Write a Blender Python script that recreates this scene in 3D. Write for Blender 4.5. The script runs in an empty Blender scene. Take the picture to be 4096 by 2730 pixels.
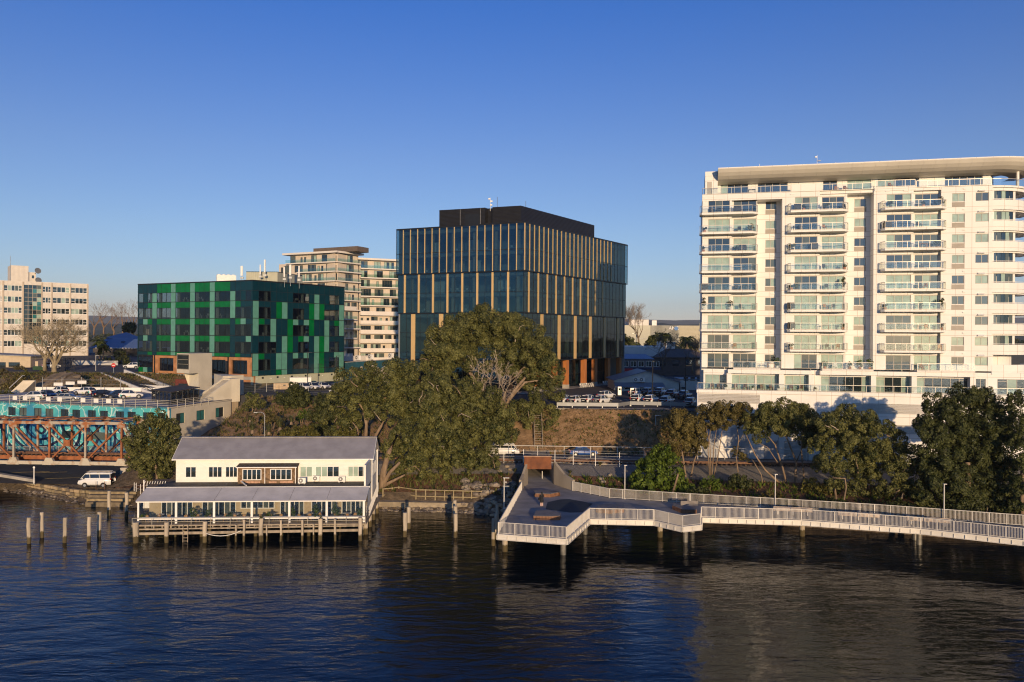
import bpy, math, random
import numpy as np
from mathutils import Vector, Matrix

# ------------------------------------------------------------------ camera, sky, sun, exposure
SC = bpy.context.scene
COL = SC.collection
F, CX, HY, EPS, CZ = 3090.0, 2048.0, 1345.0, 0.006, 23.0     # focal length (photo px), principal point, roll, eye height (m)
cam_d = bpy.data.cameras.new('camera'); cam = bpy.data.objects.new('camera', cam_d); COL.objects.link(cam)
cam_d.sensor_width = 36.0; cam_d.lens = 36.0*F/4096.0; cam_d.shift_y = -20.0/4096.0
cam_d.clip_start = 0.5; cam_d.clip_end = 30000.0
cam.matrix_world = Matrix.Translation((0, 0, CZ)) @ Matrix.Rotation(math.radians(90), 4, 'X') @ Matrix.Rotation(EPS, 4, 'Z')
SC.camera = cam

SUN_EL, SUN_AZ = 7.7, 9.0          # degrees; azimuth measured from straight behind the camera towards the right
world = bpy.data.worlds.new('World'); SC.world = world; world.use_nodes = True
wn = world.node_tree.nodes; wl = world.node_tree.links
sky = wn.new('ShaderNodeTexSky'); sky.sky_type = 'NISHITA'; sky.sun_disc = False
sky.sun_elevation = math.radians(SUN_EL); sky.sun_rotation = math.radians(180 - SUN_AZ)
sky.altitude = 0; sky.air_density = .75; sky.dust_density = .3; sky.ozone_density = 5.2
bg = wn['Background']; bg.inputs['Strength'].default_value = 0.132
# evening colouring of the clear sky by height above the horizon: a pale mauve belt below, deeper blue above (the antitwilight belt)
wtc = wn.new('ShaderNodeTexCoord'); wsp = wn.new('ShaderNodeSeparateXYZ'); wl.new(wtc.outputs['Generated'], wsp.inputs[0])
wrp = wn.new('ShaderNodeValToRGB'); wl.new(wsp.outputs['Z'], wrp.inputs['Fac']); _el = wrp.color_ramp.elements
_el[0].position = 0.0; _el[0].color = (.90, .455, .325, 1); _el[1].position = .5; _el[1].color = (.28, .33, .44, 1)
for _p, _c in ((.06, (.91, .46, .325)), (.13, (.883, .455, .3375)), (.22, (.768, .4255, .359)), (.39, (.317, .3515, .4275))):
    _x = _el.new(_p); _x.color = _c + (1,)
wmx = wn.new('ShaderNodeVectorMath'); wmx.operation = 'MULTIPLY'; wl.new(sky.outputs['Color'], wmx.inputs[0])
wmr = wn.new('ShaderNodeMapRange'); wmr.interpolation_type = 'SMOOTHSTEP'; wmr.inputs['From Min'].default_value = -.6; wmr.inputs['From Max'].default_value = .5; wl.new(wsp.outputs['Y'], wmr.inputs['Value'])
wbl = wn.new('ShaderNodeMix'); wbl.data_type = 'RGBA'; wbl.inputs[6].default_value = (.36, .36, .36, 1); wl.new(wmr.outputs[0], wbl.inputs['Factor']); wl.new(wrp.outputs['Color'], wbl.inputs[7]); wl.new(wbl.outputs[2], wmx.inputs[1])   # the belt lies opposite the sun and fades round to the plain sky
wsc = wn.new('ShaderNodeVectorMath'); wsc.operation = 'SCALE'; wsc.inputs['Scale'].default_value = 2.8; wl.new(wmx.outputs[0], wsc.inputs[0]); wl.new(wsc.outputs[0], bg.inputs['Color'])

sun_d = bpy.data.lights.new('sun', 'SUN'); sun_d.energy = 3.9; sun_d.angle = math.radians(0.55); sun_d.color = (1.0, 0.72, 0.43)
sun = bpy.data.objects.new('sun', sun_d); COL.objects.link(sun)
_e, _a = math.radians(SUN_EL), math.radians(SUN_AZ)
sun_dir = Vector((math.sin(_a)*math.cos(_e), -math.cos(_a)*math.cos(_e), math.sin(_e)))
sun.rotation_euler = (-sun_dir).to_track_quat('-Z', 'Y').to_euler(); sun.location = (20, -60, 60)
vs = SC.view_settings; vs.view_transform = 'Standard'; vs.look = 'None'; vs.exposure = 0.25; vs.gamma = 1.0; vs.use_curve_mapping = False
SC.render.engine = 'CYCLES'; SC.cycles.use_denoising = True; SC.cycles.pixel_filter_type = 'BLACKMAN_HARRIS'; SC.cycles.filter_width = 1.15
SC.cycles.max_bounces = 6; SC.cycles.transparent_max_bounces = 10; SC.cycles.glossy_bounces = 3; SC.cycles.diffuse_bounces = 3
SC.cycles.caustics_reflective = False; SC.cycles.caustics_refractive = False

R = random.Random(7)
rad = math.radians

# ------------------------------------------------------------------ pixel -> place
def uv(x, y):
    dx, dy = x - CX, y - HY
    return (dx*math.cos(EPS) + dy*math.sin(EPS))/F, (-dx*math.sin(EPS) + dy*math.cos(EPS))/F
def at(x, y, d):
    u, v = uv(x, y); return Vector((u*d, d, CZ - v*d))
def onz(x, y, z):
    u, v = uv(x, y); d = (CZ - z)/v; return Vector((u*d, d, z))
def zat(y, d, x=2048):
    return at(x, y, d).z
def xat(x, d, y=1345):
    return at(x, y, d).x

# ------------------------------------------------------------------ materials
MATS = {}
def _nt(name):
    m = bpy.data.materials.new(name); m.use_nodes = True
    n = m.node_tree.nodes; l = m.node_tree.links
    return m, n, l, n['Principled BSDF']
def setin(b, **kw):
    for k, v in kw.items():
        k = k.replace('_', ' ')
        if k in b.inputs: b.inputs[k].default_value = v
def c4(c): return (c[0], c[1], c[2], 1.0)
def pm(name, col, rough=.7, var=.14, scale=1.2, bump=0.0, bscale=12.0, spec=.4, metal=0.0, col2=None, ramp=(.35, .65), stretch=(1, 1, 1), coat=0.0, bdist=.05):
    """plain procedural material: two tones mixed by world-space noise, fine relief"""
    if name in MATS: return MATS[name]
    m, n, l, b = _nt(name)
    geo = n.new('ShaderNodeNewGeometry'); mp = n.new('ShaderNodeMapping'); mp.inputs['Scale'].default_value = stretch
    l.new(geo.outputs['Position'], mp.inputs['Vector'])
    nz = n.new('ShaderNodeTexNoise'); nz.inputs['Scale'].default_value = scale; nz.inputs['Detail'].default_value = 5
    l.new(mp.outputs['Vector'], nz.inputs['Vector'])
    rp = n.new('ShaderNodeValToRGB'); l.new(nz.outputs['Fac'], rp.inputs['Fac'])
    a = col2 or tuple(c*(1 - var) for c in col); bb = col if col2 else tuple(min(1, c*(1 + var)) for c in col)
    rp.color_ramp.elements[0].position = ramp[0]; rp.color_ramp.elements[0].color = c4(a)
    rp.color_ramp.elements[1].position = ramp[1]; rp.color_ramp.elements[1].color = c4(bb)
    l.new(rp.outputs['Color'], b.inputs['Base Color'])
    setin(b, Roughness=rough, Metallic=metal, Specular_IOR_Level=spec, Coat_Weight=coat)
    if bump:
        nb = n.new('ShaderNodeTexNoise'); nb.inputs['Scale'].default_value = bscale; nb.inputs['Detail'].default_value = 4
        l.new(mp.outputs['Vector'], nb.inputs['Vector'])
        bp = n.new('ShaderNodeBump'); bp.inputs['Strength'].default_value = bump; bp.inputs['Distance'].default_value = bdist
        l.new(nb.outputs['Fac'], bp.inputs['Height']); l.new(bp.outputs['Normal'], b.inputs['Normal'])
    MATS[name] = m; return m
def ribbed(name, col, pitch, axis='X', rough=.5, var=.1, depth=.03, metal=0.0, space='Object', spec=.4):
    """profiled sheet: ribs running across the given axis of the object"""
    if name in MATS: return MATS[name]
    m = pm(name, col, rough, var, .8, metal=metal, spec=spec); n, l = m.node_tree.nodes, m.node_tree.links; b = n['Principled BSDF']
    tc = n.new('ShaderNodeTexCoord'); w = n.new('ShaderNodeTexWave'); w.bands_direction = axis
    w.inputs['Scale'].default_value = 0.314159/pitch; w.inputs['Distortion'].default_value = 0
    l.new(tc.outputs[space], w.inputs['Vector'])
    bp = n.new('ShaderNodeBump'); bp.inputs['Strength'].default_value = .8; bp.inputs['Distance'].default_value = depth
    l.new(w.outputs['Fac'], bp.inputs['Height']); l.new(bp.outputs['Normal'], b.inputs['Normal'])
    return m
def schlick(n, l):
    lw = n.new('ShaderNodeLayerWeight'); lw.inputs['Blend'].default_value = .5
    pw = n.new('ShaderNodeMath'); pw.operation = 'POWER'; pw.inputs[1].default_value = 5.0; l.new(lw.outputs['Facing'], pw.inputs[0]); return lw, pw.outputs[0]
def glass(name, tint, refl=.08, rough=.01, ior=1.5, wav=0.0, rcol=(1, 1, 1)):
    """window glass: see-through tint under a clear reflection"""
    if name in MATS: return MATS[name]
    m = bpy.data.materials.new(name); m.use_nodes = True; n, l = m.node_tree.nodes, m.node_tree.links
    n.remove(n['Principled BSDF']); out = n['Material Output']
    tr = n.new('ShaderNodeBsdfTransparent'); tr.inputs['Color'].default_value = c4(tint)
    gl = n.new('ShaderNodeBsdfGlossy'); gl.inputs['Roughness'].default_value = rough; gl.inputs['Color'].default_value = c4(rcol)
    fr, fo = schlick(n, l); ad = n.new('ShaderNodeMath'); ad.operation = 'MULTIPLY_ADD'; ad.use_clamp = True; ad.inputs[1].default_value = .9; ad.inputs[2].default_value = refl + .02
    mx = n.new('ShaderNodeMixShader')
    l.new(fo, ad.inputs[0]); l.new(ad.outputs[0], mx.inputs[0]); l.new(tr.outputs[0], mx.inputs[1]); l.new(gl.outputs[0], mx.inputs[2])
    l.new(mx.outputs[0], out.inputs['Surface'])
    if wav:
        geo = n.new('ShaderNodeNewGeometry'); nz = n.new('ShaderNodeTexNoise'); nz.inputs['Scale'].default_value = .55; nz.inputs['Detail'].default_value = 1
        l.new(geo.outputs['Position'], nz.inputs['Vector'])
        bp = n.new('ShaderNodeBump'); bp.inputs['Strength'].default_value = wav; bp.inputs['Distance'].default_value = .1
        l.new(nz.outputs['Fac'], bp.inputs['Height']); l.new(bp.outputs['Normal'], gl.inputs['Normal']); l.new(bp.outputs['Normal'], fr.inputs['Normal'])
    MATS[name] = m; return m
def leafmat(name, c_dark, c_light, trans=.25, rough=.55):
    """foliage: every leaf takes its own tone from a colour attribute"""
    if name in MATS: return MATS[name]
    m, n, l, b = _nt(name)
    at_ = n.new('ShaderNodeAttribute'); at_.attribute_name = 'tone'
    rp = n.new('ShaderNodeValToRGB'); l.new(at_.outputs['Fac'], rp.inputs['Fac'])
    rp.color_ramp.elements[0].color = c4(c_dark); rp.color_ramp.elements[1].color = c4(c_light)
    l.new(rp.outputs['Color'], b.inputs['Base Color']); setin(b, Roughness=rough, Specular_IOR_Level=.25)
    tl = n.new('ShaderNodeBsdfTranslucent'); l.new(rp.outputs['Color'], tl.inputs['Color'])
    mx = n.new('ShaderNodeMixShader'); mx.inputs[0].default_value = trans
    l.new(b.outputs[0], mx.inputs[1]); l.new(tl.outputs[0], mx.inputs[2]); l.new(mx.outputs[0], n['Material Output'].inputs['Surface'])
    MATS[name] = m; return m

# ------------------------------------------------------------------ mesh building
class MB:
    def __init__(s): s.v = []; s.f = []; s.m = []; s.k = 0
    def mat(s, k): s.k = k; return s
    def face(s, pts):
        i = len(s.v); s.v += [tuple(p) for p in pts]; s.f.append(tuple(range(i, i + len(pts)))); s.m.append(s.k); return s
    def hexa(s, p):
        """eight corners: bottom four counter-clockwise from above, then the top four"""
        i = len(s.v); s.v += [tuple(q) for q in p]
        for q in ((0, 3, 2, 1), (4, 5, 6, 7), (0, 1, 5, 4), (1, 2, 6, 5), (2, 3, 7, 6), (3, 0, 4, 7)):
            s.f.append(tuple(i + j for j in q)); s.m.append(s.k)
        return s
    def box(s, x0, x1, y0, y1, z0, z1):
        return s.hexa([(x0, y0, z0), (x1, y0, z0), (x1, y1, z0), (x0, y1, z0), (x0, y0, z1), (x1, y0, z1), (x1, y1, z1), (x0, y1, z1)])
    def prism(s, poly, z0, z1, cap=True):
        """plan polygon (counter-clockwise) raised from z0 to z1 (numbers or one value per corner)"""
        n = len(poly); a = [z0]*n if not hasattr(z0, '__len__') else z0; b = [z1]*n if not hasattr(z1, '__len__') else z1
        i = len(s.v); s.v += [(p[0], p[1], a[j]) for j, p in enumerate(poly)] + [(p[0], p[1], b[j]) for j, p in enumerate(poly)]
        for j in range(n):
            k = (j + 1) % n; s.f.append((i + j, i + k, i + n + k, i + n + j)); s.m.append(s.k)
        if cap:
            s.f.append(tuple(i + n + j for j in range(n))); s.m.append(s.k)
            s.f.append(tuple(i + n - 1 - j for j in range(n))); s.m.append(s.k)
        return s
    def beam(s, a, b, w, h=None, up=(0, 0, 1)):
        """rectangular bar from a to b, w wide (sideways) and h high"""
        a, b = Vector(a), Vector(b); h = h or w; d = (b - a).normalized(); up = Vector(up)
        sd = d.cross(up)
        if sd.length < 1e-4: sd = d.cross(Vector((0, 1, 0)))
        sd.normalize(); u = sd.cross(d).normalized(); sd *= w/2; u *= h/2
        return s.hexa([a - sd - u, a + sd - u, b + sd - u, b - sd - u, a - sd + u, a + sd + u, b + sd + u, b - sd + u])
    def tube(s, pts, rr, n=6, cap=True):
        pts = [Vector(p) for p in pts]; rr = [rr]*len(pts) if not hasattr(rr, '__len__') else rr
        i0 = len(s.v); ref = Vector((0, 0, 1))
        for j, p in enumerate(pts):
            d = (pts[min(j + 1, len(pts) - 1)] - pts[max(j - 1, 0)]).normalized()
            q = ref if abs(d.z) < .9 else Vector((1, 0, 0))
            a = d.cross(q).normalized(); b = d.cross(a)
            for k in range(n):
                t = 2*math.pi*k/n; s.v.append(tuple(p + (a*math.cos(t) + b*math.sin(t))*rr[j]))
        for j in range(len(pts) - 1):
            for k in range(n):
                k2 = (k + 1) % n; s.f.append((i0 + j*n + k, i0 + (j + 1)*n + k, i0 + (j + 1)*n + k2, i0 + j*n + k2)); s.m.append(s.k)
        if cap:
            s.f.append(tuple(i0 + k for k in range(n))); s.m.append(s.k)
            e = i0 + (len(pts) - 1)*n; s.f.append(tuple(e + n - 1 - k for k in range(n))); s.m.append(s.k)
        return s
    def lathe(s, prof, n=10, c=(0, 0, 0)):
        """profile of (radius, height)"""
        return s.tube([(c[0], c[1], c[2] + z + 1e-5*j) for j, (r, z) in enumerate(prof)], [max(r, .001) for r, z in prof], n)
    def mesh(s, name, mats, smooth=False):
        me = bpy.data.meshes.new(name); me.from_pydata(s.v, [], s.f)
        for m in (mats if isinstance(mats, (list, tuple)) else [mats]): me.materials.append(m)
        if max(s.m, default=0): me.polygons.foreach_set('material_index', s.m)
        if smooth: me.polygons.foreach_set('use_smooth', [True]*len(s.f))
        me.update(); return me

def link(name, me, parent=None, loc=(0, 0, 0), rz=0.0, scale=None, rot=None):
    o = bpy.data.objects.new(name, me); COL.objects.link(o)
    o.location = loc
    if rot is not None: o.rotation_euler = rot
    elif rz: o.rotation_euler = (0, 0, rz)
    if scale is not None: o.scale = scale
    if parent is not None: o.parent = parent
    return o
def tag(o, label, cat, group=None):
    o['label'] = label; o['category'] = cat
    if group: o['group'] = group
    return o
def thing(name, label, cat, loc=(0, 0, 0), rz=0.0, group=None):
    return tag(link(name, None, None, loc, rz), label, cat, group)
def struct(name, me): o = link(name, me); o['kind'] = 'structure'; return o
def part(name, mb, mats, parent, loc=(0, 0, 0), rz=0.0, smooth=False, stuff=False):
    o = link(name, mb.mesh(name, mats, smooth), parent, loc, rz)
    if stuff: o['kind'] = 'stuff'
    return o
_MC = {}
def bmesh_box(name, w, d, h, mat, cx=.5, cy=.5, cz=0.0):
    """cached box mesh, w x d x h, origin at fraction cx, cy, cz"""
    key = (name, round(w, 3), round(d, 3), round(h, 3), mat.name, cx, cy, cz)
    if key not in _MC:
        _MC[key] = MB().box(-w*cx, w*(1 - cx), -d*cy, d*(1 - cy), -h*cz, h*(1 - cz)).mesh(name, mat)
    return _MC[key]
def dup(root, loc=None, rz=None, label=None, group=None, matswap=None):
    def cp(o, par):
        c = o.copy(); COL.objects.link(c); c.parent = par
        for ch in o.children: cp(ch, c)
        return c
    r = cp(root, None)
    if loc is not None: r.location = loc
    if rz is not None: r.rotation_euler = (0, 0, rz)
    if label: r['label'] = label
    if group: r['group'] = group
    return r

# common materials
WHITE = pm('white_paint', (.78, .76, .72), .55, .05, .5)
STEEL = pm('galvanised_steel', (.42, .42, .41), .45, .12, 2, metal=.6)
BLACKM = pm('black_metal', (.02, .02, .022), .45, .2, 2)
CONC = pm('concrete', (.38, .35, .3), .85, .16, .7, .3, 9)
ASPH = pm('asphalt', (.052, .052, .056), .9, .22, .35, .3, 25)
WOODG = pm('weathered_timber', (.3, .25, .19), .85, .25, 1.6, .4, 14, stretch=(1, 1, .25))
# ------------------------------------------------------------------ water
def water_mat():
    m, n, l, b = _nt('harbour_water')
    setin(b, Base_Color=(.0008, .004, .008, 1), Roughness=.04, IOR=1.333, Specular_IOR_Level=.5, Specular_Tint=(.78, .9, 1.0, 1))
    geo = n.new('ShaderNodeNewGeometry'); hs = None
    for sx, sy, sc, det, w in ((.22, .6, 1.0, 2, 1.0), (.7, 1.7, 1.0, 4, .36), (2.2, 4.5, 1.0, 3, .10)):
        mp = n.new('ShaderNodeMapping'); mp.inputs['Scale'].default_value = (sx, sy, 1); mp.inputs['Rotation'].default_value = (0, 0, rad(-9) + .1*w)
        l.new(geo.outputs['Position'], mp.inputs['Vector'])
        nz = n.new('ShaderNodeTexNoise'); nz.inputs['Scale'].default_value = sc; nz.inputs['Detail'].default_value = det; nz.inputs['Distortion'].default_value = .5
        l.new(mp.outputs['Vector'], nz.inputs['Vector'])
        mu = n.new('ShaderNodeMath'); mu.operation = 'MULTIPLY'; mu.inputs[1].default_value = w; l.new(nz.outputs['Fac'], mu.inputs[0])
        if hs is None: hs = mu
        else:
            ad = n.new('ShaderNodeMath'); ad.operation = 'ADD'; l.new(hs.outputs[0], ad.inputs[0]); l.new(mu.outputs[0], ad.inputs[1]); hs = ad
    # cat's-paw patches: calm and ruffled areas
    nz = n.new('ShaderNodeTexNoise'); nz.inputs['Scale'].default_value = .05; nz.inputs['Detail'].default_value = 3; l.new(geo.outputs['Position'], nz.inputs['Vector'])
    mr = n.new('ShaderNodeMapRange'); mr.inputs['From Min'].default_value = .35; mr.inputs['From Max'].default_value = .65
    mr.inputs['To Min'].default_value = .55; mr.inputs['To Max'].default_value = 1.0; l.new(nz.outputs['Fac'], mr.inputs['Value'])
    mu = n.new('ShaderNodeMath'); mu.operation = 'MULTIPLY'; l.new(hs.outputs[0], mu.inputs[0]); l.new(mr.outputs[0], mu.inputs[1])
    bp = n.new('ShaderNodeBump'); bp.inputs['Strength'].default_value = 1.0; bp.inputs['Distance'].default_value = .16
    l.new(mu.outputs[0], bp.inputs['Height']); l.new(bp.outputs['Normal'], b.inputs['Normal'])
    return m
struct('water', MB().face([(-900, -600, 0), (900, -600, 0), (900, 140, 0), (-900, 140, 0)]).mesh('water', water_mat()))

# ------------------------------------------------------------------ terrain
EARTH = pm('dry_earth_slope', (.33, .21, .11), .95, .3, 1.1, .8, 4, col2=(.17, .105, .05), ramp=(.3, .68), bdist=.25)
ROCKY = pm('muddy_foreshore', (.10, .075, .05), .9, .4, 1.4, .8, 5, bdist=.2)
MULCH = pm('bark_mulch', (.115, .06, .032), .95, .35, 3, .8, 18)
GRAVEL = pm('ballast_gravel', (.2, .185, .165), .95, .3, 6, 1, 22)
ASPH2 = pm('carpark_asphalt', (.05, .047, .046), .85, .25, .25, .25, 30)
SOIL = pm('hill_scrub_ground', (.3, .21, .1), .95, .4, .5, .8, 3, col2=(.15, .12, .04), bdist=.25)
_sh = [(-160, 125)] + [(onz(x, y, 0).x, onz(x, y, 0).y) for x, y in ((0, 1960), (145, 1981), (303, 2009), (411, 2022), (548, 2027), (700, 2031), (1100, 2035), (1515, 2040), (1604, 2040), (1815, 2045), (1990, 2059))] + \
      [(3, 101.5), (9, 101.5), (14, 99.5), (21.4, 97), (31, 95), (41, 92.2), (55, 87.5), (90, 73), (160, 43)]
def lerp_tab(tab, x):
    if x <= tab[0][0]: return tab[0][1:]
    for a, b in zip(tab, tab[1:]):
        if x <= b[0]:
            t = (x - a[0])/(b[0] - a[0]); return tuple(p + (q - p)*t for p, q in zip(a[1:], b[1:]))
    return tab[-1][1:]
# station: X, then (Y offset from shore, z) x2, then absolute (Y, z) x5
_st = [
    (-160, 1.0, 1.1, 1.2, 1.5,  115, 1.5, 123, 1.55, 130, 1.6, 163, 1.6, 168, 9.9),
    (-62,  1.4, 1.0, 3.0, 1.5,  110, 1.5, 117, 1.6, 124, 1.6, 148, 1.6, 156, 9.9),
    (-58,  2.2, .8, 4.0, 1.5,   108, 1.5, 113, 1.7, 120, 1.8, 134, 2.0, 154, 8.5),
    (-54,  2.0, .9, 3.5, 1.6,   107, 1.7, 111.5, 4.4, 119, 4.6, 134, 3.6, 154, 7.0),
    (-51,  2.0, 1.0, 3.2, 1.7,  108, 2.2, 111.5, 4.5, 118.8, 4.7, 125, 4.2, 151, 10.9),
    (-48,  2.0, 1.0, 3.0, 1.7,  108, 2.4, 111.5, 4.5, 118.5, 4.7, 124, 4.2, 150, 11.0),
    (-30,  1.5, 1.2, 2.2, 1.9,  108, 3.2, 111.2, 4.5, 118.5, 4.7, 124, 4.2, 150, 11.0),
    (-12,  1.5, 1.2, 2.2, 1.9,  108, 3.6, 111.0, 4.5, 118.5, 4.7, 123.5, 4.2, 145, 11.0),
    (0,    1.5, 1.2, 2.6, 2.0,  108, 3.8, 110.8, 4.5, 118.5, 4.7, 123.3, 4.2, 134, 10.7),
    (12,   1.3, 1.5, 2.4, 2.4,  106.5, 3.7, 110.6, 4.5, 118.0, 4.7, 123.0, 4.2, 131, 10.7),
    (30,   1.2, 1.6, 2.4, 2.6,  104, 3.7, 109.3, 4.5, 116.5, 4.7, 122.0, 4.2, 128, 10.7),
    (45,   1.2, 1.6, 2.4, 2.6,  102, 3.7, 108.0, 4.5, 114.5, 4.7, 120.5, 4.2, 126, 10.7),
    (160,  1.2, 1.6, 2.4, 2.6,  72, 3.7, 80, 4.3, 90, 4.3, 96, 4.2, 110, 10.7)]
def station(X):
    s = lerp_tab(_st, X); y0 = lerp_tab(_sh, X)[0]
    return [(y0 - 1.5, -1.5), (y0, -.05), (y0 + s[0], s[1]), (y0 + s[2], s[3]), (s[4], s[5]), (s[6], s[7]), (s[8], s[9]), (s[10], s[11]), (s[12], s[13])]
def ground_z(X, Y):
    p = station(X)
    for a, b in zip(p, p[1:]):
        if a[0] <= Y <= b[0]: return a[1] + (b[1] - a[1])*(Y - a[0])/max(1e-6, b[0] - a[0])
    return p[-1][1] if Y > p[-1][0] else p[0][1]
_nz = np.random.RandomState(3)
def strip(name, i, sub, rough, mat, x0=-160, x1=160, dx=1.5, lift=0.0):
    """the band of terrain between profile points i and i+1"""
    xs = np.arange(x0, x1 + dx, dx); v = []; nr = sub + 1
    for X in xs:
        p = station(X); a, b = p[i], p[i + 1]
        for k in range(nr):
            t = k/sub; e = rough*(0 if k in (0, sub) else 1)
            v.append((X + e*_nz.uniform(-.5, .5), a[0] + (b[0] - a[0])*t, a[1] + (b[1] - a[1])*t + e*_nz.uniform(-.5, .5) + lift))
    f = [(c*nr + k, (c + 1)*nr + k, (c + 1)*nr + k + 1, c*nr + k + 1) for c in range(len(xs) - 1) for k in range(sub)]
    me = bpy.data.meshes.new(name); me.from_pydata(v, [], f); me.materials.append(mat)
    me.polygons.foreach_set('use_smooth', [True]*len(f)); return struct(name, me)
strip('seabed', 0, 2, 0, ROCKY)
strip('foreshore', 1, 4, .35, ROCKY, dx=.8)
strip('shore_bank', 2, 3, .25, ROCKY, dx=.8)
strip('carpark', 3, 2, 0, ASPH2, -160, -55)
strip('planted_bank', 3, 6, .25, MULCH, -55, 1.0)
strip('planted_bank', 3, 6, .25, MULCH, 6.6, 160)
strip('carpark_apron', 4, 2, 0, ASPH2, -160, -57.5)
strip('railway_shoulder', 4, 3, .25, ROCKY, -57.5, -46)
strip('railway_shoulder', 4, 3, .1, GRAVEL, -46, 1.0)
strip('railway_shoulder', 4, 3, .1, GRAVEL, 6.6, 160)
strip('carpark_back', 5, 2, 0, ASPH2, -160, -57.5)
strip('railway_ballast', 5, 5, .06, GRAVEL, -57.5, 160, .7)
strip('lower_road', 6, 2, 0, ASPH)
strip('hillside', 7, 14, .5, EARTH, dx=.9)

def plat_z(X, Y):
    s = lambda a, b, t: (lambda q: q*q*(3 - 2*q))(min(1, max(0, (t - a)/(b - a))))
    z = 10.7 + .5*s(132, 165, Y)
    left = s(-52, -62, X)
    zl = 9.9 + 3.2*s(163, 192, Y) + 2.3*s(200, 255, Y)
    return z*(1 - left) + zl*left
_xs = [-900, -400, -200] + list(np.arange(-160, 161, 4.0)) + [200, 400, 900]
_ys = [0.0, .1, .25, .5, .8, 1]
v = []; f = []
_yabs = [155, 163, 168, 174, 180, 186, 192, 200, 215, 235, 255, 320, 500, 1200, 4000, 9000]
for X in _xs:
    y0 = station(max(-160, min(160, X)))[-1][0]
    for t in _ys[:-1]: Y = y0 + (155 - y0)*t; v.append((X, Y, plat_z(X, Y) if t else station(max(-160, min(160, X)))[-1][1]))
    for Y in _yabs: v.append((X*(1 + max(0, Y - 300)/900), Y, plat_z(X, Y)))
nr = len(_ys) - 1 + len(_yabs)
f = [(c*nr + k, (c + 1)*nr + k, (c + 1)*nr + k + 1, c*nr + k + 1) for c in range(len(_xs) - 1) for k in range(nr - 1)]
me = bpy.data.meshes.new('ground'); me.from_pydata(v, [], f)
me.materials.append(ASPH); me.materials.append(SOIL)
mi = []
for c in range(len(_xs) - 1):
    for k in range(nr - 1):
        X = _xs[c]; Y = v[c*nr + k][1]; mi.append(1 if (Y > 255 or (X < -58 and 160 < Y < 195)) else 0)
me.polygons.foreach_set('material_index', mi); struct('ground', me)

# distant hills
HILL = pm('hill_forest', (.05, .075, .045), .95, .35, .01, col2=(.03, .05, .03))
def ridge(name, Y, prof, seed, depth):
    rs = np.random.RandomState(seed); v = []; n = 160; xs = np.linspace(-1.15*Y, 1.15*Y, n)
    wob = np.convolve(rs.normal(0, 1, n + 8), np.ones(5)/5, 'same')[:n]
    for k, X in enumerate(xs):
        px = CX + X*F/Y; yy = np.interp(px, [p[0] for p in prof], [p[1] for p in prof])
        zt = CZ - (yy - HY - EPS*(px - CX) + wob[k]*3.0)*Y/F
        v += [(X, Y - depth, 8), (X, Y - depth*.45, 8 + (zt - 8)*.6 + rs.normal(0, 4)), (X, Y, zt), (X, Y + depth, 8)]
    f = [(c*4 + k, c*4 + 4 + k, c*4 + 5 + k, c*4 + 1 + k) for c in range(n - 1) for k in range(3)]
    me = bpy.data.meshes.new(name); me.from_pydata(v, [], f); me.materials.append(HILL); me.polygons.foreach_set('use_smooth', [True]*len(f)); struct(name, me)
ridge('far_hills', 7000, [(-2000, 1250), (0, 1262), (400, 1263), (600, 1268), (2500, 1277), (2700, 1283), (2900, 1278), (6000, 1270)], 5, 1500)
ridge('near_hills', 2600, [(-2000, 1300), (0, 1296), (500, 1296), (1500, 1300), (2500, 1296), (2640, 1291), (2700, 1300), (2850, 1298), (6000, 1290)], 9, 700)

# railway: sleepers and two rails on the ballast, running on to the bridge
RUSTY = pm('rusty_rail', (.16, .08, .045), .7, .3, 4)
SLEEP = pm('dark_sleeper', (.075, .05, .035), .9, .3, 3)
def rail_y(X): return 116.2 - (X + 57)*.052
rt = thing('railway_track', 'single railway track with rusty rails on grey gravel', 'railway track', (0, 112, 4.66))
for off in (-.53, .53):
    b = MB()
    for X0 in range(-57, 120, 6): b.beam((X0, rail_y(X0) + off - 112, .22), (X0 + 6, rail_y(X0 + 6) + off - 112, .22), .07, .15)
    part('rail', b, RUSTY, rt)
sl = bmesh_box('sleeper', .24, 2.4, .16, SLEEP)
for X0 in np.arange(-57, 62, .68): link('sleeper', sl, rt, (X0, rail_y(X0) - 112, .0), rad(3))
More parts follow.
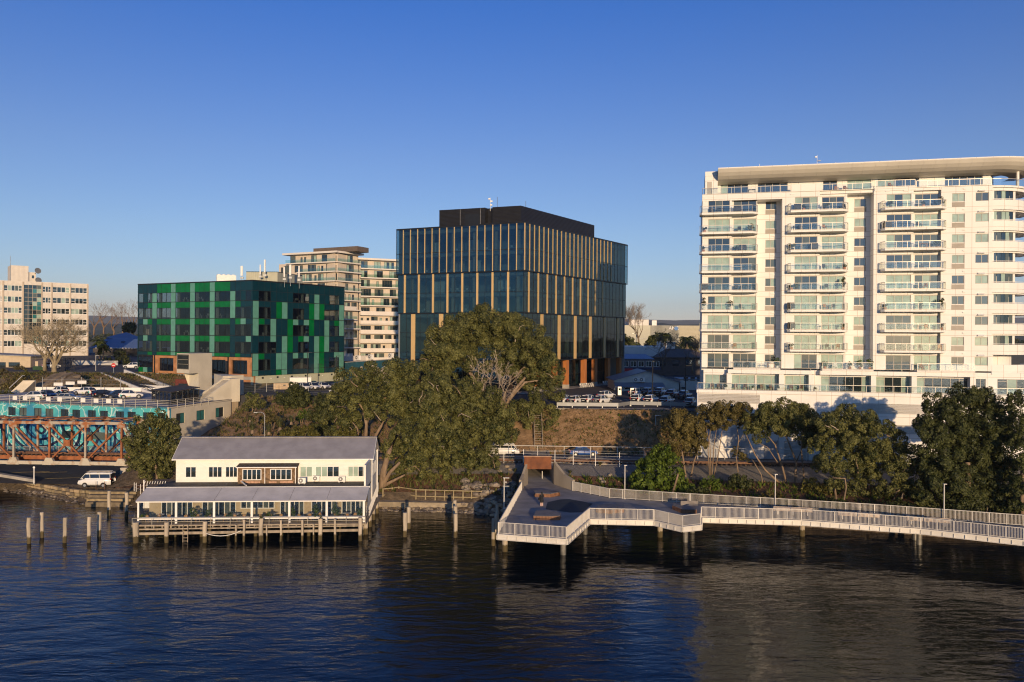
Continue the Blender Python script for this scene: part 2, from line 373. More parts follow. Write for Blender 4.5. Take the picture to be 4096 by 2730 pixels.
# ------------------------------------------------------------------ panes, windows, railings shared by the buildings
def pane(name, col, refl=.1, rough=.02, wave=None, var=.12, wav=0.0, ior=1.45):
    """glazing with a blind, curtain or dark room right behind it"""
    if name in MATS: return MATS[name]
    m, n, l, b = _nt(name); n.remove(b)
    df = n.new('ShaderNodeBsdfDiffuse'); gl = n.new('ShaderNodeBsdfGlossy'); gl.inputs['Roughness'].default_value = rough
    geo = n.new('ShaderNodeNewGeometry'); nz = n.new('ShaderNodeTexNoise'); nz.inputs['Scale'].default_value = .9; l.new(geo.outputs['Position'], nz.inputs['Vector'])
    rp = n.new('ShaderNodeValToRGB'); rp.color_ramp.elements[0].color = c4([c*(1 - var) for c in col]); rp.color_ramp.elements[1].color = c4([min(1, c*(1 + var)) for c in col])
    rp.color_ramp.elements[0].position = .35; rp.color_ramp.elements[1].position = .65
    l.new(nz.outputs['Fac'], rp.inputs['Fac']); src = rp.outputs['Color']
    if wave:
        tc = n.new('ShaderNodeTexCoord'); w = n.new('ShaderNodeTexWave'); w.inputs['Scale'].default_value = wave; w.inputs['Distortion'].default_value = 1.2; w.inputs['Detail'].default_value = 1
        l.new(tc.outputs['Object'], w.inputs['Vector']); mx = n.new('ShaderNodeMix'); mx.data_type = 'RGBA'; mx.blend_type = 'MULTIPLY'; mx.inputs['Factor'].default_value = .45
        l.new(src, mx.inputs[6]); l.new(w.outputs['Color'], mx.inputs[7]); src = mx.outputs[2]
    l.new(src, df.inputs['Color'])
    fr, fo = schlick(n, l); ad = n.new('ShaderNodeMath'); ad.operation = 'MULTIPLY_ADD'; ad.use_clamp = True; ad.inputs[1].default_value = .9; ad.inputs[2].default_value = refl + .02
    mx = n.new('ShaderNodeMixShader'); l.new(fo, ad.inputs[0]); l.new(ad.outputs[0], mx.inputs[0]); l.new(df.outputs[0], mx.inputs[1]); l.new(gl.outputs[0], mx.inputs[2])
    l.new(mx.outputs[0], n['Material Output'].inputs['Surface'])
    if wav:
        n2 = n.new('ShaderNodeTexNoise'); n2.inputs['Scale'].default_value = .5; n2.inputs['Detail'].default_value = 1; l.new(geo.outputs['Position'], n2.inputs['Vector'])
        bp = n.new('ShaderNodeBump'); bp.inputs['Strength'].default_value = wav; bp.inputs['Distance'].default_value = .1
        l.new(n2.outputs['Fac'], bp.inputs['Height']); l.new(bp.outputs['Normal'], gl.inputs['Normal'])
    MATS[name] = m; return m
P_DARK = pane('dark_room_glass', (.022, .032, .036), .10)
P_DIM = pane('dim_room_glass', (.09, .11, .10), .06)
P_BLIND = pane('pale_blind_glass', (.33, .43, .36), .04)
P_CURT = pane('curtain_glass', (.40, .52, .44), .04, wave=3.0)
KINDS = dict(d=P_DARK, m=P_DIM, b=P_BLIND, c=P_CURT)
FR_T = pm('taupe_window_frame', (.42, .38, .33), .5, .06)
def window(parent, s0, s1, z0, z1, t, n, kinds, frame=FR_T, fw=.07, dep=.1, name='window', trans=None, rz=0.0):
    """framed window with n panes; local x along the wall, y into it; panes are sub-parts"""
    w, h = s1 - s0, z1 - z0; key = ('win', round(w, 2), round(h, 2), n, frame.name, fw, trans)
    if key not in _MC:
        b = MB(); b.box(0, w, 0, dep, 0, fw).box(0, w, 0, dep, h - fw, h)
        for k in range(n + 1):
            x = k*(w - fw)/n; b.box(x, x + fw, .002, dep - .002, fw, h - fw)
        if trans:
            for k in range(n):
                if k in trans[1]: x = k*(w - fw)/n; b.box(x + fw, x + (w - fw)/n, .004, dep - .004, h*trans[0], h*trans[0] + fw*.8)
        _MC[key] = b.mesh(name, frame)
    o = link(name, _MC[key], parent, (s0, t, z0), rz)
    pw = (w - fw)/n - fw + .01
    for k in range(n):
        kd = kinds[k % len(kinds)]; m = KINDS[kd] if isinstance(kd, str) else kd
        link('pane', bmesh_box('pane', pw, .02, h - 2*fw + .01, m, 0, 0, 0), o, (fw - .005 + k*(w - fw)/n, dep*.5, fw - .005))
    return o
GL_RAIL = glass('balustrade_glass', (.95, .97, .96), .03)
RAIL_M = pm('grey_handrail', (.42, .4, .37), .4, .05, metal=.3)
def railing(parent, pts, h=1.0, post=1.45, glassy=True, mat=None, r=.035, name='railing', gm=None):
    """posts and rails along a local polyline; one glass sub-part for each straight run"""
    b = MB(); mat = mat or RAIL_M
    for a, c in zip(pts, pts[1:]):
        a, c = Vector(a), Vector(c); L = (c - a).length; n = max(1, round(L/post)); up = Vector((0, 0, h))
        b.beam(a + up, c + up, r*2, r*2).beam(a + Vector((0, 0, .08)), c + Vector((0, 0, .08)), r*1.2, r*1.2)
        for k in range(n + 1):
            p = a.lerp(c, k/n); b.beam(p, p + Vector((0, 0, h - r)), r*1.5, r*1.5)
    o = part(name, b, mat, parent)
    if glassy:
        for a, c in zip(pts, pts[1:]):
            a, c = Vector(a), Vector(c); g = MB().beam(a + Vector((0, 0, h*.53)), c + Vector((0, 0, h*.53)), .015, h*.8)
            x = g.mesh('glass_panel', gm or GL_RAIL); link('glass_panel', x, parent)
    return o

# ------------------------------------------------------------------ white apartment tower
TW_A = at(2808, 1100, 121.2); TW_ANG = math.atan2(-5.8, 25.5); TW_B = 4.0
_ce, _se = math.cos(TW_ANG), math.sin(TW_ANG)
def sx(px, t=0.0, y=1200):
    """facade coordinate of photo column px on the plane t metres behind the bays"""
    u = uv(px, y)[0]; ox, oy = TW_A.x - _se*t, TW_A.y + _ce*t
    return (u*oy - ox)/(_ce - u*_se)
tw = thing('apartment_tower', 'tall white apartment tower with glass balconies and a curved cream roof canopy', 'building', (TW_A.x, TW_A.y, TW_B), TW_ANG)
def cladmat():
    m = pm('white_cladding', (.76, .74, .70), .6, .035, .35, .05, 4); n, l = m.node_tree.nodes, m.node_tree.links; b = n['Principled BSDF']; tc = n.new('ShaderNodeTexCoord'); sp = n.new('ShaderNodeSeparateXYZ'); l.new(tc.outputs['Object'], sp.inputs[0]); acc = None
    for out, off, per, at0, eps in (('Z', 17.2, 3.01, .004, .009), ('Z', 17.2, 3.01, .75, .008), ('X', .6, 2.15, .5, .011)):
        a = n.new('ShaderNodeMath'); a.operation = 'SUBTRACT'; a.inputs[1].default_value = off; l.new(sp.outputs[out], a.inputs[0]); d = n.new('ShaderNodeMath'); d.operation = 'DIVIDE'; d.inputs[1].default_value = per; l.new(a.outputs[0], d.inputs[0]); f = n.new('ShaderNodeMath'); f.operation = 'FLOORED_MODULO'; f.inputs[1].default_value = 1.0; l.new(d.outputs[0], f.inputs[0])
        c = n.new('ShaderNodeMath'); c.operation = 'COMPARE'; c.inputs[1].default_value = at0; c.inputs[2].default_value = eps; l.new(f.outputs[0], c.inputs[0])
        if acc is None: acc = c
        else: m_ = n.new('ShaderNodeMath'); m_.operation = 'MAXIMUM'; l.new(acc.outputs[0], m_.inputs[0]); l.new(c.outputs[0], m_.inputs[1]); acc = m_
    mx = n.new('ShaderNodeMix'); mx.data_type = 'RGBA'; mx.inputs[7].default_value = (.42, .36, .3, 1); l.new(acc.outputs[0], mx.inputs['Factor']); l.new(b.inputs['Base Color'].links[0].from_socket, mx.inputs[6]); l.new(mx.outputs[2], b.inputs['Base Color']); return m
TWW = cladmat()
TWC = pm('cream_soffit', (.66, .62, .54), .5, .05, .3)
FL = [14.9, 18.3] + [21.2 + 3.01*k for k in range(8)] + [45.3]; FL = [z - TW_B for z in FL]
ROOF = 49.0 - TW_B
S = {k: sx(v) for k, v in dict(a0=2808, a1=2831, a2=2917, b1=2933, b2=3025, a3=3028, c0=3127, d1=3177, d2=3268, e1=3288, e2=3378, c3=3390, f0=3493, g1=3544, g2=3643, h1=3662, h2=3758, i1=3806, i2=3857, j1=3900, j2=3953, k0=3968).items()}
REC = 2.2
sC1, sC2 = sx(3060, REC), sx(3104, REC); sF1, sF2 = sx(3415, REC), sx(3463, REC)
WH = 2.2        # head height of the doors above each floor
# body behind everything
b = MB(); b.box(S['a0'] + .02, S['k0'] + 1, REC + .35, 19, -.3 + FL[0], FL[10] - .1); part('core', b, TWW, tw); part('core', MB().box(sx(2870), S['k0'] + 1, 3.3, 19, FL[10] - .1, ROOF - .05), TWW, tw)
def wall_bay(s0, s1, T, ops, zlo, zhi, floors, sill=None, head=WH, name='wall'):
    """wall strip with an opening per floor for each (o0, o1): piers, spandrels, returns"""
    b = MB(); th = .3; xs = [s0] + [q for o in ops for q in o] + [s1]
    for k in range(0, len(xs), 2): b.box(xs[k], xs[k + 1], T, T + th, zlo, zhi)
    for o0, o1 in ops:
        zz = zlo
        for fz in floors:
            a = fz + (sill or 0.0)
            if a - zz > .02: b.box(o0, o1, T + .012, T + th, zz, a)
            zz = fz + head
        if zhi - zz > .02: b.box(o0, o1, T + .012, T + th, zz, zhi)
    return part(name, b, TWW, tw)
fm = FL[1:10]; z0b, z1b = FL[1] - .02, FL[10]
T2 = .6
wall_bay(S['a0'], (S['a2'] + S['b1'])/2, 0, [(S['a1'], S['a2'])], z0b, z1b, fm)
wall_bay((S['a2'] + S['b1'])/2 + .002, S['a3'], T2, [(S['b1'], S['b2'])], z0b, z1b - .9, fm)
wall_bay(S['a3'], S['c0'], REC, [(sC1, sC2)], z0b, z1b - .9, fm, .8, 2.05)
wall_bay(S['c0'], (S['d2'] + S['e1'])/2, 0, [(S['d1'], S['d2'])], z0b, z1b, fm)
wall_bay((S['d2'] + S['e1'])/2 + .002, S['c3'], T2, [(S['e1'], S['e2'])], z0b, z1b - .3, fm)
wall_bay(S['c3'], S['f0'], REC, [(sF1, sF2)], z0b, z1b - .3, fm, .8, 2.05)
wall_bay(S['f0'], (S['g2'] + S['h1'])/2, 0, [(S['g1'], S['g2'])], z0b, z1b, fm)
wall_bay((S['g2'] + S['h1'])/2 + .002, S['h2'] + .15, T2, [(S['h1'], S['h2'])], z0b, z1b - .3, fm)
wall_bay(S['h2'] + .152, S['k0'], 0.004, [(S['i1'], S['i2']), (S['j1'], S['j2'])], z0b, z1b, fm, .8, 2.05)
b = MB()                                                             # cheeks between the planes, left flank, cornice bands
for s, t0, t1, zt in ((S['a0'] + .002, .302, 12, z1b), (S['a3'] - .3, T2 + .302, REC, z1b - .9), (S['c0'] + .002, .302, REC, z1b), (S['c3'] - .3, T2 + .302, REC, z1b - .3), (S['f0'] + .002, .302, REC, z1b), (S['h2'] + .16, .31, T2, z1b)):
    b.box(s, s + .298, t0, t1, z0b, zt)
b.box(S['a0'] - .05, S['c0'] - .01, -.05, REC + .5, z1b - 1.0, z1b + .02)
b.box(S['c0'] + .01, S['f0'] - .01, T2 - .3, REC + .5, z1b - .42, z1b + .021)
b.box(S['f0'] + .01, S['k0'], .05, REC + .5, z1b - .4, z1b + .023)
part('wall', b, TWW, tw)
# windows
def kinds(n):
    q = R.random(); return ''.join(R.choice('dddm') for _ in range(n)) if q < .42 else ('c'*n if q < .68 else ('b'*n if q < .86 else ''.join(R.choice('dbcm') for _ in range(n))))
for k, fz in enumerate(fm):
    for (p, q), T in (((S['a1'], S['a2']), 0), ((S['b1'], S['b2']), T2), ((S['d1'], S['d2']), 0), ((S['e1'], S['e2']), T2), ((S['g1'], S['g2']), 0), ((S['h1'], S['h2']), T2)):
        window(tw, p, q, fz + .02, fz + WH, T + .1, 3, kinds(3), trans=(.36, (0,)) if k else (.36, (0, 1, 2)))
    for (p, q), T in (((sC1, sC2), REC), ((sF1, sF2), REC), ((S['i1'], S['i2']), 0), ((S['j1'], S['j2']), 0)):
        window(tw, p, q, fz + .8, fz + 2.05, T + .1, 2, kinds(2))
LOUV = pm('taupe_louvre', (.44, .4, .35), .6, .05)
def louvre(name, parent, s0, s1, z0, z1, t, pitch=.13, mat=LOUV):
    b = MB(); b.box(s0, s1, t + .03, t + .06, z0, z1); b.box(s0, s1, t - .03, t + .03, z1 - .04, z1).box(s0, s1, t - .03, t + .03, z0, z0 + .04)
    z = z0 + .05
    while z < z1 - pitch*.6:
        b.hexa([(s0, t - .03, z), (s1, t - .03, z), (s1, t + .03, z + pitch*.5), (s0, t + .03, z + pitch*.5), (s0, t - .03, z + .02), (s1, t - .03, z + .02), (s1, t + .03, z + pitch*.5 + .02), (s0, t + .03, z + pitch*.5 + .02)]); z += pitch
    return part(name, b, mat, parent)
for fz in fm[1:]:
    louvre('louvre', tw, sC1, sC2, fz + .05, fz + .72, REC - .04); louvre('louvre', tw, sF1, sF2, fz + .05, fz + .72, REC - .04)
    louvre('louvre', tw, S['i1'], S['i2'], fz + .05, fz + .72, -.04)
b = MB()                                                             # small hoods and vent covers on the spandrels
for fz in FL[2:11]:
    for px, w in ((2842, .55), (2893, .6), (3160, .6), (3540, .6), (3612, .7), (3850, .35)):
        s = sx(px); b.box(s, s + w, -.1, 0, fz - .45, fz - .28)
    s = sx(3083, REC); b.box(s, s + .6, REC - .1, REC, fz - .45, fz - .28)
part('vent_cover', b, TWW, tw)
hm = MB().hexa([(0, -.35, 0), (.9, -.35, 0), (.9, 0, 0), (0, 0, 0), (0, -.3, .05), (.9, -.3, .05), (.9, 0, .22), (0, 0, .22)]).mesh('window_hood', TWW)
for fz in fm: link('window_hood', hm, tw, (sx(3910), -.001, fz + 2.2))
# balconies
def balcony(s0, s1, fz, proj=1.45, back=1.3):
    b = MB().prism([(s0, -proj + .5), (s0 + .35, -proj), (s1 - .9, -proj), (s1, -proj + .8), (s1, back), (s0, back)], fz - .3, fz)
    o = part('balcony', b, TWW, tw)
    railing(o, [(s0 + .06, -.02, fz), (s0 + .06, -proj + .5, fz), (s0 + .37, -proj + .07, fz), (s1 - .93, -proj + .07, fz), (s1 - .06, -proj + .83, fz), (s1 - .06, -.02, fz)], 1.02)
    return o
for fz in FL[2:10]:
    balcony(S['a0'] - .45, sx(3029), fz, back=0.95)
    balcony(sx(3147), sx(3389), fz, back=0.95); balcony(sx(3519), sx(3779), fz, back=0.95)
# terraces on the second floor
for p, q in ((2933, 3119), (3285, 3488), (3660, 3890)):
    o = part('terrace', MB().box(sx(p), sx(q), -1.3, REC + .3, FL[1] - .22, FL[1] + .01), TWW, tw)
    railing(o, [(sx(p) + .05, -1.2, FL[1]), (sx(q) - .05, -1.2, FL[1])], 1.05)
# podium floor: piers, beam, windows, terrace edge
g1 = [(2822, 2910, 3, 'ccd'), (2929, 3021, 3, 'ccc'), (3027, 3119, 3, 'ccc'), (3142, 3236, 3, 'ccc'), (3285, 3483, 6, 'cddddc'), (3505, 3642, 4, 'cddc'), (3663, 3875, 6, 'cddddd'), (3904, 3944, 2, 'dd'), (3990, 4150, 4, 'dcdd')]
b = MB(); e = sx(4150); PZ0, PZ1 = FL[0], FL[1] - .24
prev = S['a0'] + .3
for p, q, n, kk in g1:
    s0, s1 = sx(p, .2), sx(q, .2); b.box(prev, s0, .1, .5, PZ0, PZ1 - .9); prev = s1
    window(tw, s0, s1, PZ0 + .03, PZ0 + 2.3, .2, n, kk, trans=(.83, (0, n - 1)) if n > 3 else None)
b.box(prev, e, .1, .5, PZ0, PZ1 - .9)
b.box(S['a0'] + .3, e, .098, .5, PZ1 - .9, PZ1 - .002)
for px in (2914, 3122, 3240, 3487, 3648, 3880): b.box(sx(px) - .25, sx(px) + .45, -1.05, .12, PZ0, PZ1 - .6)
b.box(sx(2912), sx(3245), -1.15, .1, PZ1 - .6, PZ1 - .004); b.box(sx(3278), sx(3900), -1.15, .102, PZ1 - .6, PZ1 - .006)
part('podium_wall', b, TWW, tw)
# podium base down to the railway
PB = -1.7
b = MB(); b.box(sx(2792, PB), sx(4300), PB, 12, 0, FL[0] - .5); b.box(sx(2790, PB) - .05, sx(4300), PB - .12, 12, FL[0] - .5, FL[0] - .02)
part('podium_base', b, TWW, tw)
railing(part('podium_terrace', MB().box(sx(2792, PB), sx(4200), PB, .3, FL[0] - .02, FL[0] + .005), TWW, tw), [(sx(2794, PB), .2, FL[0]), (sx(2794, PB), PB + .05, FL[0]), (sx(4150, PB), PB + .05, FL[0])], 1.05, 1.9)
for p, q, z0, z1 in ((2796, 3042, 12.9, 14.3), (3412, 3712, 11.9, 13.35), (3523, 3670, 9.0, 10.3), (3140, 3240, 4.4, 7.4)):
    louvre('louvre', tw, sx(p, PB), sx(q, PB), z0 - TW_B, z1 - TW_B, PB - .03, .22, pm('grey_louvre', (.5, .48, .44), .6, .05))
louvre('louvre', tw, sx(3215, PB), sx(3236, PB), 12.1 - TW_B, 13.0 - TW_B, PB - .03, .14)
for p, q, z1 in ((2812, 2880, 9.2), (2925, 3000, 9.2), (3060, 3120, 7.4)): louvre('garage_door', tw, sx(p, PB), sx(q, PB), .2, z1 - TW_B, PB - .03, .16, pm('blue_grey_door', (.46, .47, .48), .55, .05))
# penthouse, blade wall and canopy
PT = 2.6; PFZ = FL[10]
pg = [(2880, 2990, 4, 'cddd'), (3028, 3148, 4, 'dddd'), (3289, 3346, 2, 'dd'), (3386, 3482, 3, 'ccc'), (3508, 3674, 5, 'ccddd'), (3776, 3928, 5, 'ddddd')]
b = MB(); prev = sx(2868, PT)
for p, q, n, kk in pg:
    s0, s1 = sx(p, PT), sx(q, PT); b.box(prev, s0, PT, PT + .3, PFZ, PFZ + 2.4); prev = s1
    window(tw, s0, s1, PFZ + .02, PFZ + 2.3, PT + .1, n, kk, trans=(.8, (0, n - 1)) if n > 3 else None)
b.box(prev, sx(3960, PT), PT, PT + .3, PFZ, PFZ + 2.4); b.box(sx(2868, PT), sx(3960, PT), PT + .004, PT + .3, PFZ + 2.3, ROOF - .3)
b.box(sx(2818, .4), sx(2868, .4), .4, 8, PFZ, ROOF + .02); b.box(sx(3162), sx(3284), -.1, .15, PFZ, PFZ + 1.15); b.box(sx(3495), sx(3660), -.12, .15, PFZ - .3, PFZ + .25)
part('penthouse_wall', b, TWW, tw)
part('door', MB().box(sx(2826, .4), sx(2845, .4), .37, .4, PFZ, PFZ + 2.1), LOUV, tw)
o = part('roof_terrace', MB().box(S['a0'] - .04, S['k0'], -.04, PT, PFZ + .03, PFZ + .06), TWW, tw)
railing(o, [(S['a0'] + .02, 1.5, PFZ + .05), (S['a0'] + .02, .05, PFZ + .05), (sx(3160), .05, PFZ + .05)], 1.0, 1.5)
railing(o, [(sx(3288), .3, PFZ + .05), (sx(3490), .3, PFZ + .05)], 1.0); railing(o, [(sx(3498), 0, PFZ + .26), (sx(3658), 0, PFZ + .26)], 1.0)
railing(o, [(sx(3664), .1, PFZ + .05), (S['k0'] - .1, .1, PFZ + .05)], 1.0)
# canopy: coved profile swept along the front and round the end
RC = 7.0; sK = S['k0']
prof = [(-1.7, 0), (-1.66, -.1), (-1.3, -.55), (-.75, -.98), (0, -1.38), (.9, -1.62), (PT + .1, -1.72)]     # (t, z below roof)
path = [(sx(2868), 0.0, 0.0)] + [(sx(2868) + (sK - sx(2868))*k/24, 0.0, 0.0) for k in range(1, 24)] + [(sK, 0.0, rad(7.5*k)) for k in range(0, 15)]
def cpt(s, ang, t, z):
    r = RC - t; return (s + r*math.sin(ang), RC - r*math.cos(ang), z)
for k in range(len(path) - 1):                                        # each canopy panel is a part of its own
    (sa, _, aa), (sb, _, ab) = path[k], path[k + 1]; b = MB(); g = .012
    for (t0, q0), (t1, q1) in zip(prof, prof[1:]):
        b.face([cpt(sa + (g if not aa else 0), aa, t0, ROOF + q0), cpt(sa + (g if not aa else 0), aa, t1, ROOF + q1), cpt(sb, ab, t1, ROOF + q1), cpt(sb, ab, t0, ROOF + q0)])
    part('canopy_panel', b, TWC, tw, smooth=True)
b = MB(); lo = [cpt(s, a, -1.7, ROOF) for s, _, a in path]; b.prism([(p[0], p[1]) for p in lo] + [(sK, 18), (sx(2868), 18)], ROOF + .0, ROOF + .12); part('roof', b, TWW, tw)
# rounded corner: slabs with solid parapets, ribbon glazing then an open loggia
def ring(s, a0, a1, r0, r1, z0, z1, n=10):
    b = MB()
    for k in range(n):
        p, q = a0 + (a1 - a0)*k/n, a0 + (a1 - a0)*(k + 1)/n
        P = lambda r, a: (s + r*math.sin(a), RC - r*math.cos(a))
        b.prism([P(r0, p), P(r0, q), P(r1, q), P(r1, p)][::-1], z0, z1)
    return b
A90 = rad(100)
for k, fz in enumerate(fm[1:] + [PFZ]):
    o = part('rounded_balcony', ring(sK, 0, A90, .3, RC - .02, fz - .28, fz), TWW, tw)
    if k == len(fm[1:]):
        part('railing', ring(sK, 0, A90, RC - .1, RC - .06, fz + .95, fz + 1.02), RAIL_M, o); link('glass_panel', ring(sK, 0, A90, RC - .09, RC - .07, fz + .05, fz + .95).mesh('glass_panel', GL_RAIL), o)
        continue
    part('parapet', ring(sK, 0, A90, RC - .12, RC, fz - .5, fz + .95), TWW, o)
    part('handrail', ring(sK, 0, A90, RC - .1, RC - .04, fz + 1.05, fz + 1.11), TWW, o)
    part('head', ring(sK, 0, A90, RC - 1.2, RC - .3, fz + 2.3, fz + 2.73), TWW, o)
    for j in range(5):
        a0 = rad(1.5 + 5.6*j); part('pane', ring(sK, a0 + rad(.35), a0 + rad(5.4), RC - .62, RC - .6, fz + .9, fz + 2.3, 2), [P_DARK, P_DIM, P_BLIND, P_DARK][R.randrange(4)], o)
    part('mullion', MB().box(sK + (RC - .6)*math.sin(rad(30)), sK + (RC - .6)*math.sin(rad(30)) + .3, RC - (RC - .6)*math.cos(rad(30)), RC - (RC - .6)*math.cos(rad(30)) + .3, fz, fz + 2.4), TWW, o)
part('parapet', ring(sK, 0, A90, RC - .14, RC + .02, FL[1] - .5, FL[1] + .95), TWW, tw)
part('podium_wall', ring(sK, 0, A90, RC - .5, RC - .3, FL[0], FL[1] - .5), TWW, tw)
part('wall', ring(sK, 0, A90, .2, RC - 2.2, FL[1], PFZ), TWW, tw); part('wall', MB().box(sK - .01, sK + .3, .3, 8, FL[1], PFZ), TWW, tw)
part('penthouse_glazing', ring(sK - 2, rad(-5), rad(95), RC - 2.8, RC - 2.7, PFZ, PFZ + 2.45), P_DARK, tw)
part('column', MB().tube([cpt(sK, rad(38), .6, PFZ), cpt(sK, rad(38), .6, ROOF - 1.2)], .22, 10), TWW, tw)
# roof masts
for px, hh in ((3035, .9), (3104, .5), (3265, 1.9), (3340, .7)):
    b = MB().tube([(0, 0, 0), (0, 0, hh)], .035, 5)
    if hh > 1.5: b.lathe([(.0, 0), (.3, .06), (.32, .1), (0, .12)], 10, (.25, -.1, .9)); b.box(-.35, -.05, -.1, .05, 1.5, 1.68)
    tag(part('antenna_mast', b, WHITE, None, tw.matrix_basis @ Vector((sx(px, 1), 1.0, ROOF + .12))), {.9: 'thin short white mast by a small dome on the white tower roof', .5: 'stubby white rod on the white tower roof', 1.9: 'white roof mast carrying a round dish on the white tower', .7: 'small white pin mast on the white tower roof'}[hh], 'antenna')
# ------------------------------------------------------------------ dark glass office building
class Facade:
    """vertical plane from a to b (plan points, left to right as seen); local x along it, y into the building, z up"""
    def __init__(s, a, b, root):
        s.a = Vector((a[0], a[1])); s.b = Vector((b[0], b[1])); s.e = (s.b - s.a).normalized(); s.L = (s.b - s.a).length
        s.rz = math.atan2(s.e.y, s.e.x); s.n = Vector((-s.e.y, s.e.x)); s.root = root; s.o = Vector((root.location.x, root.location.y)); s.zb = root.location.z
    def loc(s, x, t, z):
        p = s.a + s.e*x + s.n*t - s.o; return (p.x, p.y, z - s.zb)
    def put(s, name, me, x, t, z): return link(name, me, s.root, s.loc(x, t, z), s.rz)
    def part(s, name, mb, mats, x=0, t=0, z=None, **k): return part(name, mb, mats, s.root, s.loc(x, t, s.zb if z is None else z), s.rz, **k)
    def s(self, px, t=0.0, y=1345):
        u = uv(px, y)[0]; o = self.a + self.n*t; return (u*o.y - o.x)/(self.e.x - u*self.e.y)
    def z(self, x, y_px, px, t=0.0):
        p = self.a + self.e*x + self.n*t; return at(px, y_px, p.y).z
OC = Vector((2.5, 158.0)); OL = Vector((-25.7, 170.9)); OR_ = Vector((29.4, 197.3)); OG = 11.2
of = thing('office_building', 'dark blue glass office block with golden vertical fins and a black rooftop plant screen', 'building', (OC.x, OC.y, OG))
oL, oR = Facade(OL, OC, of), Facade(OC, OR_, of)
OGL = glass('tinted_office_glass', (.46, .56, .59), .06, .006, 1.5, .04, (.75, .92, 1.0))
GOLD = pm('gold_fin', (.62, .42, .19), .45, .06, .5, metal=.15)
OBLK = pm('black_trim', (.012, .013, .015), .4, .2, 1)
OCEIL = pm('office_ceiling', (.30, .29, .28), .8, .06)
OCOL = pm('pale_timber_column', (.55, .42, .28), .6, .08, 1)
OCORE = pm('office_core_grey', (.27, .28, .28), .8, .08, .2)
NL, NR = 17, 26
def off_corner(t):
    """corner points of the plan moved t metres inwards"""
    nL, nR = oL.n, oR.n
    def meet(p, d, q, f):
        k = ((q - p).x*f.y - (q - p).y*f.x)/(d.x*f.y - d.y*f.x); return p + d*k
    c = meet(OL + nL*t, oL.e, OC + nR*t, oR.e); l = OL + nL*t + oL.e*t; r = OR_ + nR*t - oR.e*t; bk = l + (r - c); return l, c, r, bk
tiers = [(36.5, 46.2, 0.0, (40.9,), 1, .15, .1), (27.9, 36.4, .3, (32.2,), 2, .44, .1), (17.9, 27.8, .6, (23.6, 19.3), 4, 1.0, .12)]
for zi, (z0, z1, ins, mids, every, fw, fp) in enumerate(tiers):
    l, c, r, bk = off_corner(ins)
    fa = {0: Facade(l, c, of), 1: Facade(c, r, of)}
    rows = [z0] + sorted(mids) + [z1]
    for side, fc in fa.items():
        n = NL if side == 0 else NR; bw = fc.L/n
        zs = [z for z in rows if not (side == 1 and zi == 2 and abs(z - 19.3) < .1)]
        if side == 0 and zi == 2: zs = [13.6] + [z for z in rows if z != z0]
        lo = zs[0]
        for k in range(n):
            for za, zb in zip(zs, zs[1:]):
                fc.put('glass_pane', bmesh_box('glass_pane', bw - .05, .03, zb - za - .07, OGL, 0, 0, 0), k*bw + .025, .02, za + .035)
        b = MB()                                                     # black trim: bands, floor lines, mullions
        b.box(-.02, fc.L + .02, -.06, .12, z1 - .02, z1 + .28).box(-.02, fc.L + .02, -.05, .12, lo - .18, lo)
        for z in zs[1:-1]: b.box(0, fc.L, -.03, .1, z - .05, z + .05)
        for k in range(n + 1):
            b.box(k*bw - .03, k*bw + .03, -.02, .1, lo, z1)
        fc.part('trim', b, OBLK, z=0)
        fin = bmesh_box('fin', fw, fp + .1, z1 - lo - .06, GOLD, .5, 0, 0)
        if side == 0: ks = {1: range(1, 17), 2: range(1, 17, 2), 4: range(2, 17, 4)}[every]
        else: ks = {1: range(0, 22), 2: range(1, 21, 2), 4: range(4, 25, 4)}[every]
        for k in ks: fc.put('fin', fin, min(max(k*bw, fw*.5 - .1), fc.L - fw*.4), -fp, lo + .03)
    b = MB(); P = [tuple(q - OC) for q in (l, c, r, bk)]
    part('soffit', MB().prism(P, z0 - .2 - OG, z0 - .02 - OG), OBLK, of)
# inside: slabs, core, columns, desks seen through the glass
l, c, r, bk = off_corner(1.0); P = [tuple(q - OC) for q in (l, c, r, bk)]
for z in (19.2, 23.5, 27.7, 32.1, 36.35, 40.8, 45.9): part('floor_slab', MB().prism(P, z - .75 - OG, z - OG), OCEIL, of)
l, c, r, bk = off_corner(9.0); part('core', MB().prism([tuple(q - OC) for q in (l, c, r, bk)], 0, 46 - OG), OCORE, of)
for fc, n in ((oL, 6), (oR, 8)):
    for k in range(n):
        fc.part('interior_column', MB().box(-.28, .28, -.28, .28, 18.3, 45.2), OCOL, (k + .55)*fc.L/n, 2.2, 0)
DESK = pm('white_desk', (.7, .7, .68), .5, .05)
for zz in (27.72, 32.12, 36.37, 40.82):
    for fc in (oL, oR):
        for k in range(5):
            x = R.uniform(2, fc.L - 4); b = MB().box(0, 1.8, 0, .8, .7, .75).box(.1, .2, .3, .4, 0, .7).box(1.6, 1.7, .3, .4, 0, .7).box(.4, .9, .5, .55, .85, 1.2)
            fc.part('desk', b, DESK, x, R.uniform(1.6, 3.5), zz)
    for fc in (oL, oR):
        for k in range(2): x = R.uniform(4, fc.L - 6); fc.part('partition', MB().box(0, R.uniform(2, 4), 0, .15, 0, 3.2), OCOL if R.random() < .3 else DESK, x, R.uniform(4.5, 7), zz)
for a_, b_ in ((0, 3), (3, 2)):
    q_ = off_corner(.5); d_ = q_[b_] - q_[a_]; part('rear_wall', MB().box(0, d_.length, -.15, .15, 0, 35), OCORE, of, tuple(q_[a_] - OC) + (0,), math.atan2(d_.y, d_.x))
